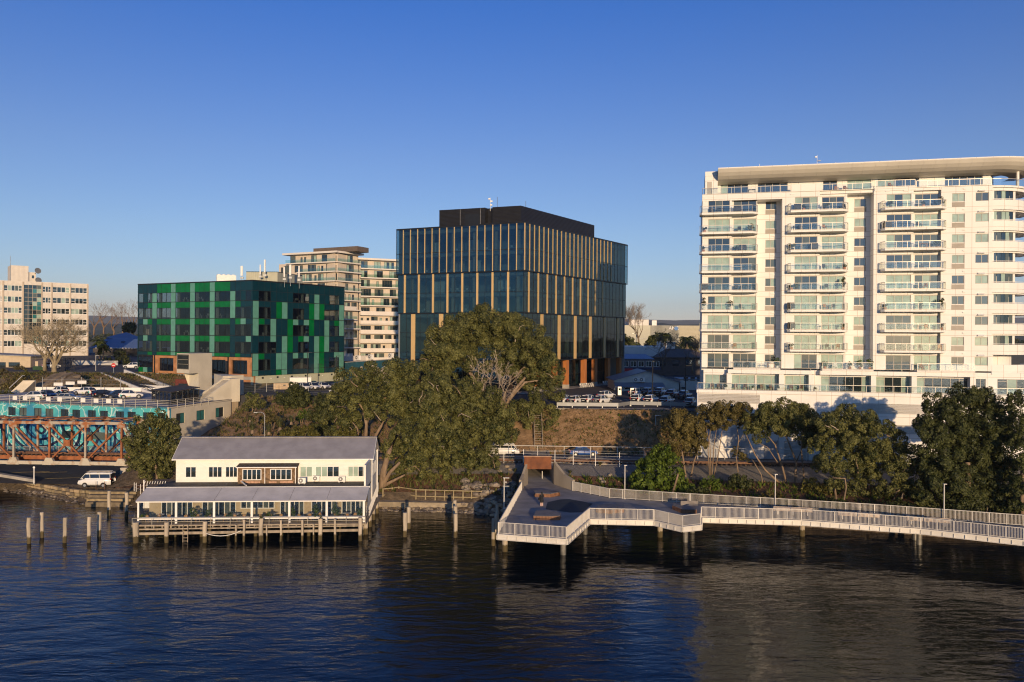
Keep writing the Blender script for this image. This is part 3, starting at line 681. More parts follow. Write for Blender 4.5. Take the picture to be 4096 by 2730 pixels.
# rooftop
l, c, r, bk = off_corner(.1); part('roof', MB().prism([tuple(q - OC) for q in (l, c, r, bk)], 46.2 - OG, 46.4 - OG), OBLK, of)
PH = ribbed('black_plant_screen', (.014, .014, .016), .28, 'Z', .45, .15, .06)
pc, pl, pr = Vector((1.7, 162.8)), Vector((-16.1, 169.4)), Vector((20.2, 191.0)); pe = (pl - pc)
mid = pc + pe*.38; back = Vector((.45, .89))*2.6
poly = [pl, pc + pe*.43, pc + pe*.43 + back*.5, pc + pe*.34 + back*.5, pc + pe*.34, pc, pr, pr + pe]
part('plant_screen', MB().prism([tuple(q - OC) for q in poly], 46.3 - OG, 50.5 - OG), PH, of)
pf = Facade(pl, pc, of); pf.part('plant_opening', MB().box(6.2, 9.6, -.03, .05, 47.0, 49.3), OBLK, z=0)
pf.part('screen_post', MB().box(5.0, 5.08, -.05, 0, 46.3, 50.4).box(9.75, 9.83, -.05, 0, 46.3, 50.4), pm('grey_trim', (.2, .2, .2), .5), z=0)
for px, y0, y1, lab in ((1961, 834, 792, 'white roof mast carrying small cameras on the black plant screen'), (1989, 830, 789, 'thin dark whip aerial beside the white camera mast'), (2103, 835, 805, 'thin dark whip aerial above the far edge of the black plant screen')):
    p = at(px, y0, 166); q = at(px, y1, 166); b = MB().tube([(0, 0, -.6), (0, 0, q.z - p.z)], .045, 5)
    if px == 1961:
        for zz, dx in ((.7, .25), (1.5, .3), (2.0, -.25)): b.box(min(0, dx*1.6), max(0, dx*1.6), -.15, .15, zz - .14, zz + .14)
    tag(part('roof_mast', b, WHITE if px == 1961 else BLACKM, None, p), lab, 'antenna')
# colonnade and ground floor
CORT = pm('orange_timber_column', (.42, .155, .045), .6, .15, 2, .2, 8, stretch=(1, 1, .2))
l, c, r, bk = off_corner(1.0); rc = Facade(c, r, of); lc = Facade(l, c, of)
for px in (2160, 2225, 2271, 2342, 2385, 2437, 2482):
    s_ = rc.s(px, 0, 1500); rc.part('column', MB().box(-.55, .55, 0, 1.0, .9, 17.75 - OG), CORT, s_, 0)
    rc.part('column_base', MB().box(-.6, .6, -.05, 1.05, 0, .9), CONC, s_, 0)
for k in range(3): lc.part('column', MB().box(-.55, .55, 0, 1.0, 0, 2.3), CORT, 4 + 11*k, .2)
l, c, r, bk = off_corner(4.2); rg = Facade(c, r, of); b = MB()
nb = 24; bw = rg.L/nb
for k in range(nb): rg.put('shopfront_pane', bmesh_box('shopfront_pane', bw - .06, .03, 6.3, OGL, 0, 0, 0), k*bw + .03, 0, OG + .1)
for k in range(nb + 1): b.box(k*bw - .05, k*bw + .05, -.05, .1, .1, 6.5)
b.box(0, rg.L, -.04, .1, 3.0, 3.15).box(0, rg.L, -.05, .1, 0, .1); rg.part('shopfront_frame', b, OBLK)
lg = Facade(l, c, of); lg.part('shopfront_wall', MB().box(0, lg.L, 0, .2, 0, 6.5), P_DARK)
part('ground_slab', MB().prism([tuple(q - OC) for q in off_corner(.2)], -.6, .02), CONC, of)
# white folding chairs set out under the columns
def folding_chair(p, rz, lab):
    t = thing('folding_chair', lab, 'chair', p, rz, 'white folding chairs under the columns')
    part('seat', MB().box(-.22, .22, -.2, .2, .44, .48), WHITE, t); part('backrest', MB().box(-.22, .22, .2, .23, .6, .95), WHITE, t)
    for s in (-.2, .2):
        part('leg', MB().beam((s, -.25, 0), (s, .22, .95), .04), WHITE, t); part('leg', MB().beam((s, .28, 0), (s, -.2, .46), .04), WHITE, t)
for q, n, lab in ((2305, 7, 'white folding chair in the row between the two orange columns nearest the car park'), (2398, 5, 'white folding chair in the short row beside the low hedge under the columns')):
    for k in range(n):
        s_ = rc.s(q, 0, 1560) + k*.95*(1 if q == 2305 else 1.1); p = rc.a + rc.e*s_ - rc.n*1.2; folding_chair((p.x, p.y, OG + .02), rc.rz + R.uniform(-.4, .4), lab)
# ------------------------------------------------------------------ green panelled office building
GC, GLf, GR = Vector((-59.5, 177.0)), Vector((-94.3, 194.5)), Vector((-43.6, 201.0)); GG = 11.0
gb = thing('panelled_office_building', 'six storey office block clad in dark teal, mint and bright green panels', 'building', (GC.x, GC.y, GG))
gL, gR = Facade(GLf, GC, gb), Facade(GC, GR, gb)
GM = dict(D=pane('dark_teal_panel', (.003, .031, .047), .03, .12, var=.1), G=pane('bright_green_panel', (.0, .125, .03), .03, .12, var=.12), T=pane('mint_panel', (.10, .27, .22), .03, .12, var=.08))
GW = glass('dark_window_glass', (.5, .55, .56), .05, .006, 1.5, .03, (.8, .9, 1))
GZ = [35.3, 33.1, 30.8, 29.35, 26.75, 25.3, 22.7, 21.25, 18.65, 17.2, 14.7, 13.4]
LROWS = ['DDDDGGGTGGGTGGGTGGGDDDD', 'WDWTWWWTWWWTWWWTWWWTWDW', 'DDGTGGGTGGGTGGGTGGGTGDD', 'WWWTWWWTWWWTWWWTWWWTWWW', 'DTGDGGGTGGGTGGGTGGGDGTD', 'WWWDWWWTWWWTWWWTWWWDWWW', 'DTDDGGGTGGGTGGGTGGGDDDT', 'WWWDWWWTWWWTWWWTWWWDWWW', 'DDGDGGGTGGGTGGGTGGGDGDD', 'WWW                    ', 'GTD                    ']
RROWS = ['DDDDDDDDDDDDDDDDD', 'DWWDDDDWWWDTDDWWD', 'TDDDGTDDDDGTGDDDT', 'TWWDGTDWWDGTGWWWT', 'TGDTDDGTDTGDDTDGT', 'TWWTDDGWWWGDDTWWT', 'DDDTDTGDGTDTGTDDD', 'DWWWDTGDWWDTGTWWD', 'TGDDTTDTDTDTGDDTT', 'TWWDTTDWWWDTGDWWT', 'TDDDGTDDDDDTGDDDT']
def clad(fc, rows, x0, x1, zb_last):
    n = len(rows[0]); bw = (x1 - x0)/n; b = MB()
    for c in range(n):
        r = 0
        while r < len(rows):
            q = rows[r][c]
            if q == ' ': r += 1; continue
            r2 = r
            while q in 'DGT' and r2 + 1 < len(rows) and rows[r2 + 1][c] == q and r2 % 2 == 0 and r2 > 0: r2 += 1      # spandrel and storey panel in one tall piece
            za, zb = GZ[r2 + 1], GZ[r]
            if r2 == 8 and zb_last: za = zb_last
            nm = 'window' if q == 'W' else 'panel'
            fc.put(nm, bmesh_box(nm, bw - .09, .05 if q == 'W' else .08, zb - za - .1, GW if q == 'W' else GM[q], 0, 0, 0), x0 + c*bw + .045, .05 if q == 'W' else .03 + .01*((c*7 + r*3) % 3), za + .05)
            r = r2 + 1
    return bw
GBK = pm('black_joint', (.012, .013, .015), .5, .2)
bwL = clad(gL, LROWS, .35, gL.L - .45, 17.75); bwR = clad(gR, RROWS, 0.1, gR.L - .2, None)
# corner strip, left return, black carcass lines behind the joints
for fc, x0, x1, rows, zlow in ((gL, 0, .33, 10, 13.4), (gL, gL.L - .43, gL.L - .02, 8, 17.75), (gR, gR.L - .18, gR.L, 10, 13.4)):
    for r in range(0, rows): fc.put('panel', bmesh_box('panel', x1 - x0, .08, GZ[r] - max(zlow, GZ[r + 1]) - .1, GM['D'], 0, 0, 0), x0, .03, max(zlow, GZ[r + 1]) + .05)
for fc, bw, n, x0 in ((gL, bwL, 23, .35), (gR, bwR, 17, .1)):
    b = MB(); zl = 17.75 if fc is gL else 13.4
    for k in range(n + 1): b.box(x0 + k*bw - .045, x0 + k*bw + .045, .06, .16, zl if (k > 3 or fc is gR) else 13.4, 35.3)
    for z in GZ[:-1] if fc is gR else GZ[:9] + [17.75]: b.box(0, fc.L, .055, .17, z - .05, z + .05)
    if fc is gL: b.box(0, 3*bw + .4, .055, .17, 14.65, 14.75).box(0, 3*bw + .4, .055, .17, 17.15, 17.25).box(3*bw + .36, 3*bw + .6, .0, .5, 13.4, 17.7)
    for k in (2, 4, 6, 8): b.box(-.03, fc.L + .03, -.02, .06, GZ[k] - .07, GZ[k] + .07)
    fc.part('joint_grid', b, GBK, z=0)
    fc.part('parapet', MB().box(-.03, fc.L + .03, -.03, .4, 35.3, 35.55), GBK, z=0)
def inset(t):
    n1, n2 = gL.n, gR.n; c = GC + n1*t + n2*t; l = GLf + n1*t + gL.e*t; r = GR + n2*t - gR.e*t; return l, c, r, l + (r - c)
P = [tuple(q - GC) for q in inset(.4)]
for z in (13.4, 18.6, 22.7, 26.75, 30.8, 35.1): part('floor_slab', MB().prism(P, z - .9 - GG, z - .02 - GG), OCEIL, gb)
part('core', MB().prism([tuple(q - GC) for q in inset(7)], 0, 24), pm('dim_office_wall', (.12, .12, .12), .8), gb)
part('roof', MB().prism([tuple(q - GC) for q in inset(.35)], 35.12 - GG, 35.3 - GG), CONC, gb)
pc_ = pm('white_office_column', (.7, .68, .6), .7, .05)
for x in (1.0, 3.6, 6.9, 13.4, 19.7, 26.4, 34.4, 37.9): gL.part('interior_column', MB().box(0, .62, 0, .5, 17.7, 35), pc_, x, .75, 0)
for x in (4.2, 15.3, 26.6): gR.part('interior_column', MB().box(0, .6, 0, .5, 13.4, 35), pc_, x, .75, 0)
for z in (18.6, 22.7, 26.75, 30.8):
    for fc in (gL, gR):
        for k in range(5):
            x = R.uniform(1, fc.L - 3); fc.part('desk', MB().box(0, 1.7, 0, .8, .7, .75).box(.3, .8, .3, .36, .8, 1.2).box(1.0, 1.4, .3, .36, .8, 1.2).box(.05, .15, .2, .6, 0, .7).box(1.5, 1.6, .2, .6, 0, .7), pc_, x, R.uniform(.9, 2.2), z)
# timber-lined base below the left facade
CED = ribbed('cedar_boards', (.40, .19, .085), .14, 'X', .65, .22, .02)
b = MB(); z0, z1 = 13.5, 17.68; x3 = .35 + 3*bwL + .3
ops = [(x3 + 2.0, x3 + 7.3, 13.9, 17.1), (24.4, 30.4, 13.8, 17.0), (32.3, 37.3, 13.8, 17.0)]
xs = [x3] + [q for o in ops for q in o[:2]] + [gL.L - .1]
for k in range(0, len(xs), 2): b.box(xs[k], xs[k + 1], .1, .6, z0, z1)
for o in ops: b.box(o[0], o[1], .11, .6, z0, o[2]).box(o[0], o[1], .11, .6, o[3], z1)
gL.part('timber_wall', b, CED, z=0)
for o in ops:
    w = gL.part('window', MB().box(o[0], o[1], .5, .6, o[2], o[2] + .15).box(o[0], o[1], .5, .6, o[3] - .15, o[3]), GBK, z=0)
    for k in range(5):
        x = o[0] + k*(o[1] - o[0] - .12)/4; part('mullion', MB().box(x, x + .12, .48, .6, o[2], o[3]), GBK, w)
    part('pane', MB().box(o[0], o[1], .53, .56, o[2], o[3]), GW, w)
gL.part('timber_wall', MB().box(x3 - 5.5, x3 + 14.2, 1.3, 1.6, 9.9, 13.5).box(31.6, gL.L - .2, .7, 1.2, 11, 13.5), CED, z=0)
gL.part('timber_soffit', MB().box(x3 - 5.2, gL.L - .2, .2, 2.5, 13.3, 13.5), CED, z=0)
gL.part('door', MB().box(x3 + 2.6, x3 + 3.9, 1.2, 1.29, 10.4, 12.9), pm('grey_glazed_door', (.25, .25, .24), .3), z=0)
gL.part('downpipe', MB().box(x3 + .6, x3 + .8, -.1, .1, 10.4, 17.7), GBK, z=0); gL.part('downpipe', MB().box(31.2, 31.5, -.05, .1, 13.4, 17.7), GBK, z=0)
# concrete base under the right facade
GBS = pm('sage_render', (.42, .43, .33), .8, .07, .4)
gR.part('base_wall', MB().box(.25, gR.L, .35, .8, 10.8, 13.4), GBS, z=0)
gL.part('base_wall', MB().box(gL.L - 7, gL.L - .2, 2, 2.4, 10.8, 13.4), GBS, z=0)
b = MB()
for k in range(6): b.box(3 + k*4.3, 3.5 + k*4.3, .3, .36, 12.7, 13.1)
gR.part('wall_vent', b, GBK, z=0)
b = MB()
for k in range(7): b.lathe([(.0, 0), (.16, 0), (.16, .1), (0, .1)], 8, (1.6 + k*4.0, .25, 12.65))
gR.part('wall_light', b, WHITE, z=0)
# rooftop plant
pz = 35.3; pr_ = Facade(at(977, 1110, 192).xy, at(1110, 1105, 190).xy, gb)
PLT = ribbed('sage_plant_cladding', (.40, .40, .31), .5, 'X', .6, .06, .03)
pA, pB, pD = at(985, 1100, 186).xy, at(1110, 1095, 186).xy, at(1210, 1110, 198).xy
part('plant_room', MB().prism([tuple(q - GC) for q in (pA, pB, pD, pA + (pD - pB))], pz - GG, at(1110, 1090, 186).z - GG), PLT, gb)
b = MB(); b.prism([tuple(q - GC) for q in (pA, pB, pD, pA + (pD - pB))], at(1110, 1090, 186).z - GG, at(1110, 1090, 186).z - GG + .15); part('plant_roof', b, GBK, gb)
cu = thing('rooftop_condenser', 'white four fan condenser unit on the green office roof', 'air conditioner', at(905, 1118, 186) , .45)
part('body', MB().box(-2.2, 2.2, -.6, .6, -1, .95), WHITE, cu)
for k in range(4): part('fan', MB().lathe([(.42, 0), (.42, .18), (.36, .2), (.05, .16)], 12, (-1.6 + 1.07*k, 0, .95)), WHITE, cu)
for ai, (px, y0, y1, w) in enumerate(((968, 1125, 1065, .5), (1042, 1120, 1060, .25), (1060, 1118, 1040, .35), (1138, 1130, 1070, .3), (1162, 1125, 1060, .45), (1197, 1135, 1065, .3))):
    p = at(px, y0, 184); h = at(px, y1, 184).z - p.z
    t = thing('cell_antenna', ['broad white cell antenna beside the roof condenser', 'slim white cell antenna at the near corner of the sage plant room', 'tallest white cell antenna in front of the sage plant room', 'slim white cell antenna at the far corner of the plant room', 'broad white cell antenna beyond the plant room', 'last slim white cell antenna before the cream apartment block'][ai], 'antenna', p, 0, 'cell antennas on the green office roof')
    part('pole', MB().tube([(0, 0, -1.2), (0, 0, h)], .05, 6), STEEL, t); part('panel', MB().box(-w*.5, w*.5, -.3, -.08, h*.35, h), WHITE, t)
    part('bracket', MB().box(-.35, .35, -.2, .1, h*.15, h*.27), STEEL, t)
# ------------------------------------------------------------------ wharf restaurant on piles
RO = at(553, 2013, 86.0); R_ANG = rad(3.2)
rs = thing('wharf_restaurant', 'white weatherboard restaurant with grey iron roof and enclosed veranda on timber piles', 'building', (RO.x, RO.y, 0), R_ANG)
_cr, _sr = math.cos(R_ANG), math.sin(R_ANG)
def rx(px, t=0.0, y=2000):
    u = uv(px, y)[0]; ox, oy = RO.x - _sr*t, RO.y + _cr*t; return (u*oy - ox)/(_cr - u*_sr)
def rw(x, y, z): return Vector((RO.x + x*_cr - y*_sr, RO.y + x*_sr + y*_cr, z))
ZD, ZE, ZT, ZW, ZU, ZR = 1.87, 4.25, 5.2, 4.95, 7.75, 9.95
XL, XR = 0.0, rx(1456); UL, UR = rx(703, 8), rx(1483, 8)
WB = ribbed('white_weatherboard', (.80, .77, .70), .16, 'Z', .6, .04, .012)
RIRON = ribbed('grey_corrugated_iron', (.35, .335, .345), .12, 'X', .45, .1, .03, metal=.25)
DIRON = ribbed('dark_corrugated_iron', (.055, .05, .045), .12, 'X', .7, .2, .03)
CANV = pm('grey_white_canvas', (.50, .48, .47), .8, .1, .7, .15, 3)
CREAM = pm('tan_plaster', (.5, .4, .26), .8, .08)
# deck, joists, walers, piles
b = MB(); b.box(-.4, XR + .35, -.75, 15, ZD - .14, ZD); part('deck', b, WOODG, rs)
jm = bmesh_box('joist', .12, 14, .26, WOODG, .5, 0, 1)
for k in range(28): link('joist', jm, rs, (.1 + k*(XR - .2)/27, -.6, ZD - .14))
for z, h, d in ((1.02, .28, .2), (1.5, .14, .14)): part('waler', MB().beam((.1, -.7, z - .1), (XR - .1, -.7, z + .12), d, h), WOODG, rs)
PILE = pm('bleached_pile', (.42, .36, .28), .9, .22, 1.5, .5, 10, stretch=(1, 1, .15))
def tide_mat():
    m = pm('tidal_pile', (.42, .36, .28), .9, .25, 1.5, .6, 10, stretch=(1, 1, .2)); n, l = m.node_tree.nodes, m.node_tree.links; b = n['Principled BSDF']
    src = b.inputs['Base Color'].links[0].from_socket; geo = n.new('ShaderNodeNewGeometry'); sp = n.new('ShaderNodeSeparateXYZ'); l.new(geo.outputs['Position'], sp.inputs[0])
    nz = n.new('ShaderNodeTexNoise'); nz.inputs['Scale'].default_value = 5; l.new(geo.outputs['Position'], nz.inputs['Vector'])
    ad = n.new('ShaderNodeMath'); ad.operation = 'MULTIPLY_ADD'; ad.inputs[1].default_value = .35; l.new(nz.outputs['Fac'], ad.inputs[0]); l.new(sp.outputs['Z'], ad.inputs[2])
    rp = n.new('ShaderNodeValToRGB'); l.new(ad.outputs[0], rp.inputs['Fac'])
    e = rp.color_ramp.elements; e[0].position = .82; e[0].color = (.22, .2, .12, 1); e[1].position = .98; e[1].color = (1, 1, 1, 1)
    mx = n.new('ShaderNodeMix'); mx.data_type = 'RGBA'; mx.blend_type = 'MULTIPLY'; mx.inputs['Factor'].default_value = 1
    l.new(src, mx.inputs[6]); l.new(rp.outputs['Color'], mx.inputs[7]); l.new(mx.outputs[2], b.inputs['Base Color']); return m
TIDE = tide_mat()
def pile_mesh(r, h, seed, n=9):
    q = random.Random(seed); b = MB(); pts = []; rr = []
    for k in range(6): pts.append((q.uniform(-.03, .03), q.uniform(-.03, .03), -1.5 + (h + 1.5)*k/5)); rr.append(r*q.uniform(.92, 1.06))
    return b.tube(pts, rr, n).mesh('pile', TIDE)
for k, (px, r, h) in enumerate(((559, .3, 2.25), (681, .24, 2.25), (832, .24, 2.3), (987, .13, 2.45), (1054, .24, 2.6), (1133, .11, 2.4), (1217, .13, 2.4), (1289, .24, 2.5), (1347, .13, 2.45), (1446, .22, 2.6), (955, .09, 1.9), (1077, .08, 1.8), (1262, .08, 1.9))):
    o = link('pile', pile_mesh(r, h, k), rs, (rx(px), -1.0, 0))
for k in range(9):
    for y in (1.5, 4.2, 7.5): link('pile', pile_mesh(.2, 1.7, 50 + k % 3), rs, (.4 + k*(XR - .8)/8, y, 0))
for y in (2, 5.5, 9, 12.5): link('pile', pile_mesh(.3, 1.75, 70), rs, (XR - .05, y, 0))
lx = rx(755)
b = MB()
for s in (-.26, .26): b.beam((lx + s, -1.0, -.6), (lx + s, -.95, 1.95), .06)
for k in range(6): b.beam((lx - .26, -1.0, -.2 + k*.35), (lx + .26, -1.0, -.2 + k*.35), .05)
part('ladder', b, WOODG, rs)
b = MB(); pts = [(lx + 2.2 + .55*k, -1.05, 1.0 - .035*(k*(6 - k))) for k in range(8)]; part('mooring_rope', b.tube(pts, .035, 5), WHITE, rs)
# outer handrail
hr = MB(); n = 13
for k in range(n): x = -.35 + k*(XR + .6)/(n - 1); hr.beam((x, -.7, 1.55), (x, -.7, 2.62), .05)
for z in (2.6, 2.22): hr.beam((-.35, -.7, z), (XR + .25, -.7, z), .045)
for z in (2.6, 2.22): hr.beam((XR + .25, -.7, z), (XR + .25, 2.5, z), .045)
part('handrail', hr, pm('worn_steel', (.36, .33, .27), .6, .15), rs)
# veranda: posts, dado, clear blinds, canvas roof
PVC = glass('clear_blind', (.9, .91, .9), .03, .05)
xs = [k*(XR)/6 for k in range(7)]
for k, x in enumerate(xs): part('post', MB().box(x - (.12 if k else .06), x + .12, -.1, .14, ZD, ZE), WHITE, rs)
for a, c in zip(xs, xs[1:]):
    part('dado', MB().box(a + .12, c - .12, -.04, .04, ZD + .42, ZD + .68), WHITE, rs)
    link('clear_blind', MB().box(a + .12, c - .12, -.01, .01, ZD + .7, ZE - .05).mesh('clear_blind', PVC), rs)
    link('clear_blind', MB().box(a + .12, c - .12, -.01, .01, ZD + .05, ZD + .4).mesh('clear_blind', PVC), rs)
link('clear_blind', MB().box(XR + .02, XR + .04, .1, 2.7, ZD, ZE).mesh('clear_blind', PVC), rs)
part('eave_beam', MB().box(-.2, XR + .2, -.14, .1, ZE - .02, ZE + .12), WHITE, rs)
for k in range(6):
    a, c = xs[k], xs[k + 1]; b = MB(); sag = .1
    for i in range(6):
        for j in range(4):
            P = lambda u, w: (a - (.25 if k == 0 else 0)*(1 - u) + (c - a + (.25 if k == 0 else 0) + (.25 if k == 5 else -.03))*u, -.25 + 3.15*w, ZE + .12 + (ZT - ZE)*w - sag*4*u*(1 - u)*w*(1 - w)*2.5)
            b.face([P(i/6, j/4), P((i + 1)/6, j/4), P((i + 1)/6, (j + 1)/4), P(i/6, (j + 1)/4)])
    part('canopy', b, CANV, rs, smooth=True)
part('fascia', MB().box(-.3, XR + .3, 2.9, 2.96, ZT, ZT + .16), WHITE, rs)
# ground floor wall behind the veranda with doors and windows
VT = 3.0
b = MB(); ops = [(1.3, 4.9, 0), (5.9, 9.8, 0), (10.3, 14.2, 1), (14.8, 17.6, 0), (18.4, 21.4, 0), (21.9, XR - .3, 0)]; prev = 0.0
for o0, o1, sl in ops:
    b.box(prev, o0, VT, VT + .2, ZD, ZE + .7); b.box(o0, o1, VT + .004, VT + .2, ZE - .15, ZE + .7); prev = o1
    if sl: b.box(o0, o1, VT + .004, VT + .2, ZD, ZD + .9)
    window(rs, o0, o1, ZD + (.9 if sl else .02), ZE - .15, VT + .05, 5 if o1 - o0 < 3.2 else 6, 'dmddmd', WHITE, .1)
b.box(prev, XR, VT, VT + .2, ZD, ZE + .7); part('wall', b, CREAM, rs)
# low dark roof
part('low_roof', MB().prism([(-.1, 2.97), (XR + .1, 2.97), (UR, 8.1), (UL - 1.2, 8.1)], [5.02, 5.02, 4.85, 4.85], [5.1, 5.1, 4.95, 4.95]), DIRON, rs)
part('low_wall', MB().box(UL, UR - .01, 3.2, 14, ZD, 4.8), CREAM, rs)
# upper storey
wops = [(721.5, 785, 2, 'dd'), (833, 888.5, 3, 'ddd'), (901, 950, 3, 'ddd'), (1199, 1250, 2, 'bb'), (1261, 1357, 4, 'bbdd'), (1391, 1474, 4, 'bbdd')]
wops[0] = (740.7, 785, 2, 'dd')
YU = 8.0; b = MB(); prev = UL
for p, q, n, kk in wops:
    o0, o1 = rx(p, YU, 1900), rx(q, YU, 1900); b.box(prev, o0, YU, YU + .2, 4.6, ZU); b.box(o0, o1, YU + .003, YU + .2, 4.6, 5.5).box(o0, o1, YU + .003, YU + .2, 6.85, ZU); prev = o1
    window(rs, o0, o1, 5.5, 6.85, YU + .03, n, kk, WHITE, .08, .1)
b.box(prev, UR, YU, YU + .2, 4.6, ZU)
b.box(UL, UL + .2, YU + .2, 13.8, 4.6, ZU); b.box(UL, UR, 13.8, 14, 1.5, ZU)
part('wall', b, WB, rs)
gz = MB()                                                             # the right flank: one storey wall with slit windows, then the gable
gz.box(UR - .2, UR, 3.2, 14, ZD - .3, ZU); gz.prism([(UR - .2, 8.0), (UR, 8.0), (UR, 11.0), (UR - .2, 11.0)], ZU, [ZU, ZU, ZR, ZR]); gz.prism([(UR - .2, 11.0), (UR, 11.0), (UR, 14.0), (UR - .2, 14.0)], ZU, [ZR, ZR, ZU, ZU])
part('gable_wall', gz, WB, rs); gz = MB()
gz.prism([(UL, 8.0), (UL + .2, 8.0), (UL + .2, 11.0), (UL, 11.0)], ZU, [ZU, ZU, ZR, ZR]); gz.prism([(UL, 11.0), (UL + .2, 11.0), (UL + .2, 14.0), (UL, 14.0)], ZU, [ZR, ZR, ZU, ZU])
part('gable_wall', gz, WB, rs)
for k in range(4): link('flank_window', bmesh_box('flank_window', .06, .7, 1.5, WHITE, 0, 0, 0), rs, (UR, 8.7 + k*1.15, 5.4))
for y in (8.1, 13.4, 13.9): part('downpipe', MB().tube([(UR + .12, y, 1.2), (UR + .12, y, ZU + .3 if y > 9 else ZU), (UR + .05, y, ZU + 1.2 if y > 13.5 else ZU + .1)], .07, 6), WHITE, rs)
pk = bmesh_box('picket', .05, .12, 1.15, WHITE)
for k in range(26): link('picket', pk, rs, (XR + .2, 3.0 + k*.36, ZD - .1 + (k*.045)))
part('picket_rail', MB().beam((XR + .17, 2.9, ZD + .2), (XR + .17, 12.4, ZD + 1.35), .06, .1), WHITE, rs)
b = MB(); ov = .35
b.hexa([(UL - ov, YU - ov, ZU - .02), (UR + ov, YU - ov, ZU - .02), (UR + ov, 11.0, ZR), (UL - ov, 11.0, ZR), (UL - ov, YU - ov, ZU + .06), (UR + ov, YU - ov, ZU + .06), (UR + ov, 11.0, ZR + .08), (UL - ov, 11.0, ZR + .08)])
b.hexa([(UL - ov, 11.0, ZR), (UR + ov, 11.0, ZR), (UR + ov, 14.3, ZU), (UL - ov, 14.3, ZU), (UL - ov, 11.0, ZR + .08), (UR + ov, 11.0, ZR + .08), (UR + ov, 14.3, ZU + .08), (UL - ov, 14.3, ZU + .08)])
rf = part('roof', b, RIRON, rs)
part('ridge_cap', MB().beam((UL - ov, 11.0, ZR + .1), (UR + ov, 11.0, ZR + .1), .4, .08), RIRON, rf)
part('gutter', MB().beam((UL - ov, YU - ov - .06, ZU), (UR + ov, YU - ov - .06, ZU), .13, .13), WHITE, rf)
for x in (UL - ov, UR + ov): part('barge_board', MB().beam((x, YU - ov, ZU - .05), (x, 11.0, ZR - .03), .04, .22), WHITE, rf)
# shingled bay between the windows
SHG = pm('cedar_shingle', (.21, .135, .075), .9, .3, 3); SHG2 = pm('new_cedar_shingle', (.5, .3, .2), .9, .15, 3); SHG3 = pm('dark_cedar_shingle', (.13, .085, .05), .9, .3, 3)
bx0, bx1 = rx(951, 6.8, 1900), rx(1184, 6.8, 1900); BY = 6.8
part('bay_wall', MB().box(bx0, bx1, BY + .02, YU, 4.62, 6.95), SHG, rs)
win = [(rx(970, BY, 1900), rx(1046, BY, 1900)), (rx(1081, BY, 1900), rx(1167, BY, 1900))]
for o0, o1 in win: window(rs, o0, o1, 5.4, 6.75, BY - .06, 4, 'dddd', WHITE, .09, .08)
sm = [bmesh_box('shingle', .21, .025, .2, m, 0, 1, 0) for m in (SHG, SHG, SHG3, SHG2)]
z = 4.65; row = 0
while z < 6.85:
    x = bx0 + (.1 if row % 2 else 0)
    while x < bx1 - .2:
        if not any(o0 - .2 < x < o1 and 5.3 < z + .1 < 6.75 for o0, o1 in win):
            under = any(o0 - .3 < x < o1 for o0, o1 in win) and 5.0 < z < 5.35
            link('shingle', sm[3] if under and R.random() < .8 else R.choice(sm[:3]), rs, (x + R.uniform(-.01, .01), BY + .02, z + R.uniform(-.015, .015)), 0, None, (rad(-4), 0, 0))
        x += .22
    z += .19; row += 1
part('bay_roof', MB().hexa([(bx0 - .15, BY - .25, 6.95), (bx1 + .15, BY - .25, 6.95), (bx1 + .15, YU, 7.15), (bx0 - .15, YU, 7.15), (bx0 - .15, BY - .25, 7.03), (bx1 + .15, BY - .25, 7.03), (bx1 + .15, YU, 7.25), (bx0 - .15, YU, 7.25)]), DIRON, rs)
part('bay_gutter', MB().beam((bx0 - .15, BY - .3, 6.97), (bx1 + .15, BY - .3, 6.97), .08, .1), WHITE, rs)
for x in (rx(1060, BY, 1900), bx1 - .05): part('downpipe', MB().box(x - .04, x + .04, BY - .1, BY - .02, 4.7, 6.95), WHITE, rs)
part('downpipe', MB().beam((rx(1000, 6, 1950), 4.5, 5.15), (bx0, 7.6, 5.3), .12, .12), WHITE, rs)
# side porch by the car park
b = MB(); b.box(UL - 3.4, UL - .05, 7.2, 7.3, 2.0, 3.9).box(UL - 3.4, UL - 3.3, 7.3, 10.5, 2.0, 3.9); part('porch_wall', b, WB, rs)
part('porch_roof', MB().prism([(UL - 3.7, 6.9), (UL, 6.9), (UL, 11), (UL - 3.7, 11)], [3.95, 3.95, 4.7, 4.7], [4.03, 4.03, 4.78, 4.78]), pm('brown_roof', (.12, .09, .06), .8, .2), rs)
b = MB().box(UL - 3.5, UL - 3.38, 7.1, 7.25, 2, 5.4)
for k in range(9): b.beam((UL - 3.4 + k*.3, 7.2, 4.9), (UL - 3.3 + k*.3, 7.2, 5.25), .05)
part('trellis', b, WHITE, rs)
# air conditioners on the low roof
def outdoor_unit(p, rz, lab, s=1.0):
    t = thing('heat_pump', lab, 'air conditioner', p, rz)
    part('casing', MB().box(-.45*s, .45*s, -.18*s, .18*s, .1, .75*s), WHITE, t)
    part('fan_grille', MB().tube([(-.12*s, -.19*s, .43*s), (-.12*s, -.21*s, .43*s)], .27*s, 14), pm('grey_grille', (.2, .2, .2), .6), t)
    part('fan_hub', MB().tube([(-.12*s, -.21*s, .43*s), (-.12*s, -.225*s, .43*s)], .1*s, 8), WHITE, t)
    for k in (-.3, .3): part('foot', MB().box(k*s - .05, k*s + .05, -.2*s, .2*s, 0, .1), STEEL, t)
    return t
outdoor_unit(rw(rx(1208, 6.2, 1950), 6.2, 5.02), R_ANG, 'white heat pump unit on the dark low roof against the shingled bay')
outdoor_unit(rw(rx(1265, 7.6, 1935), 7.6, 5.05), R_ANG, 'white heat pump on a bracket below the four pane window of the white restaurant', .95)
outdoor_unit(rw(rx(1367, 7.3, 1935), 7.3, 4.98), R_ANG, 'white heat pump unit on the dark roof near the end gable of the restaurant')
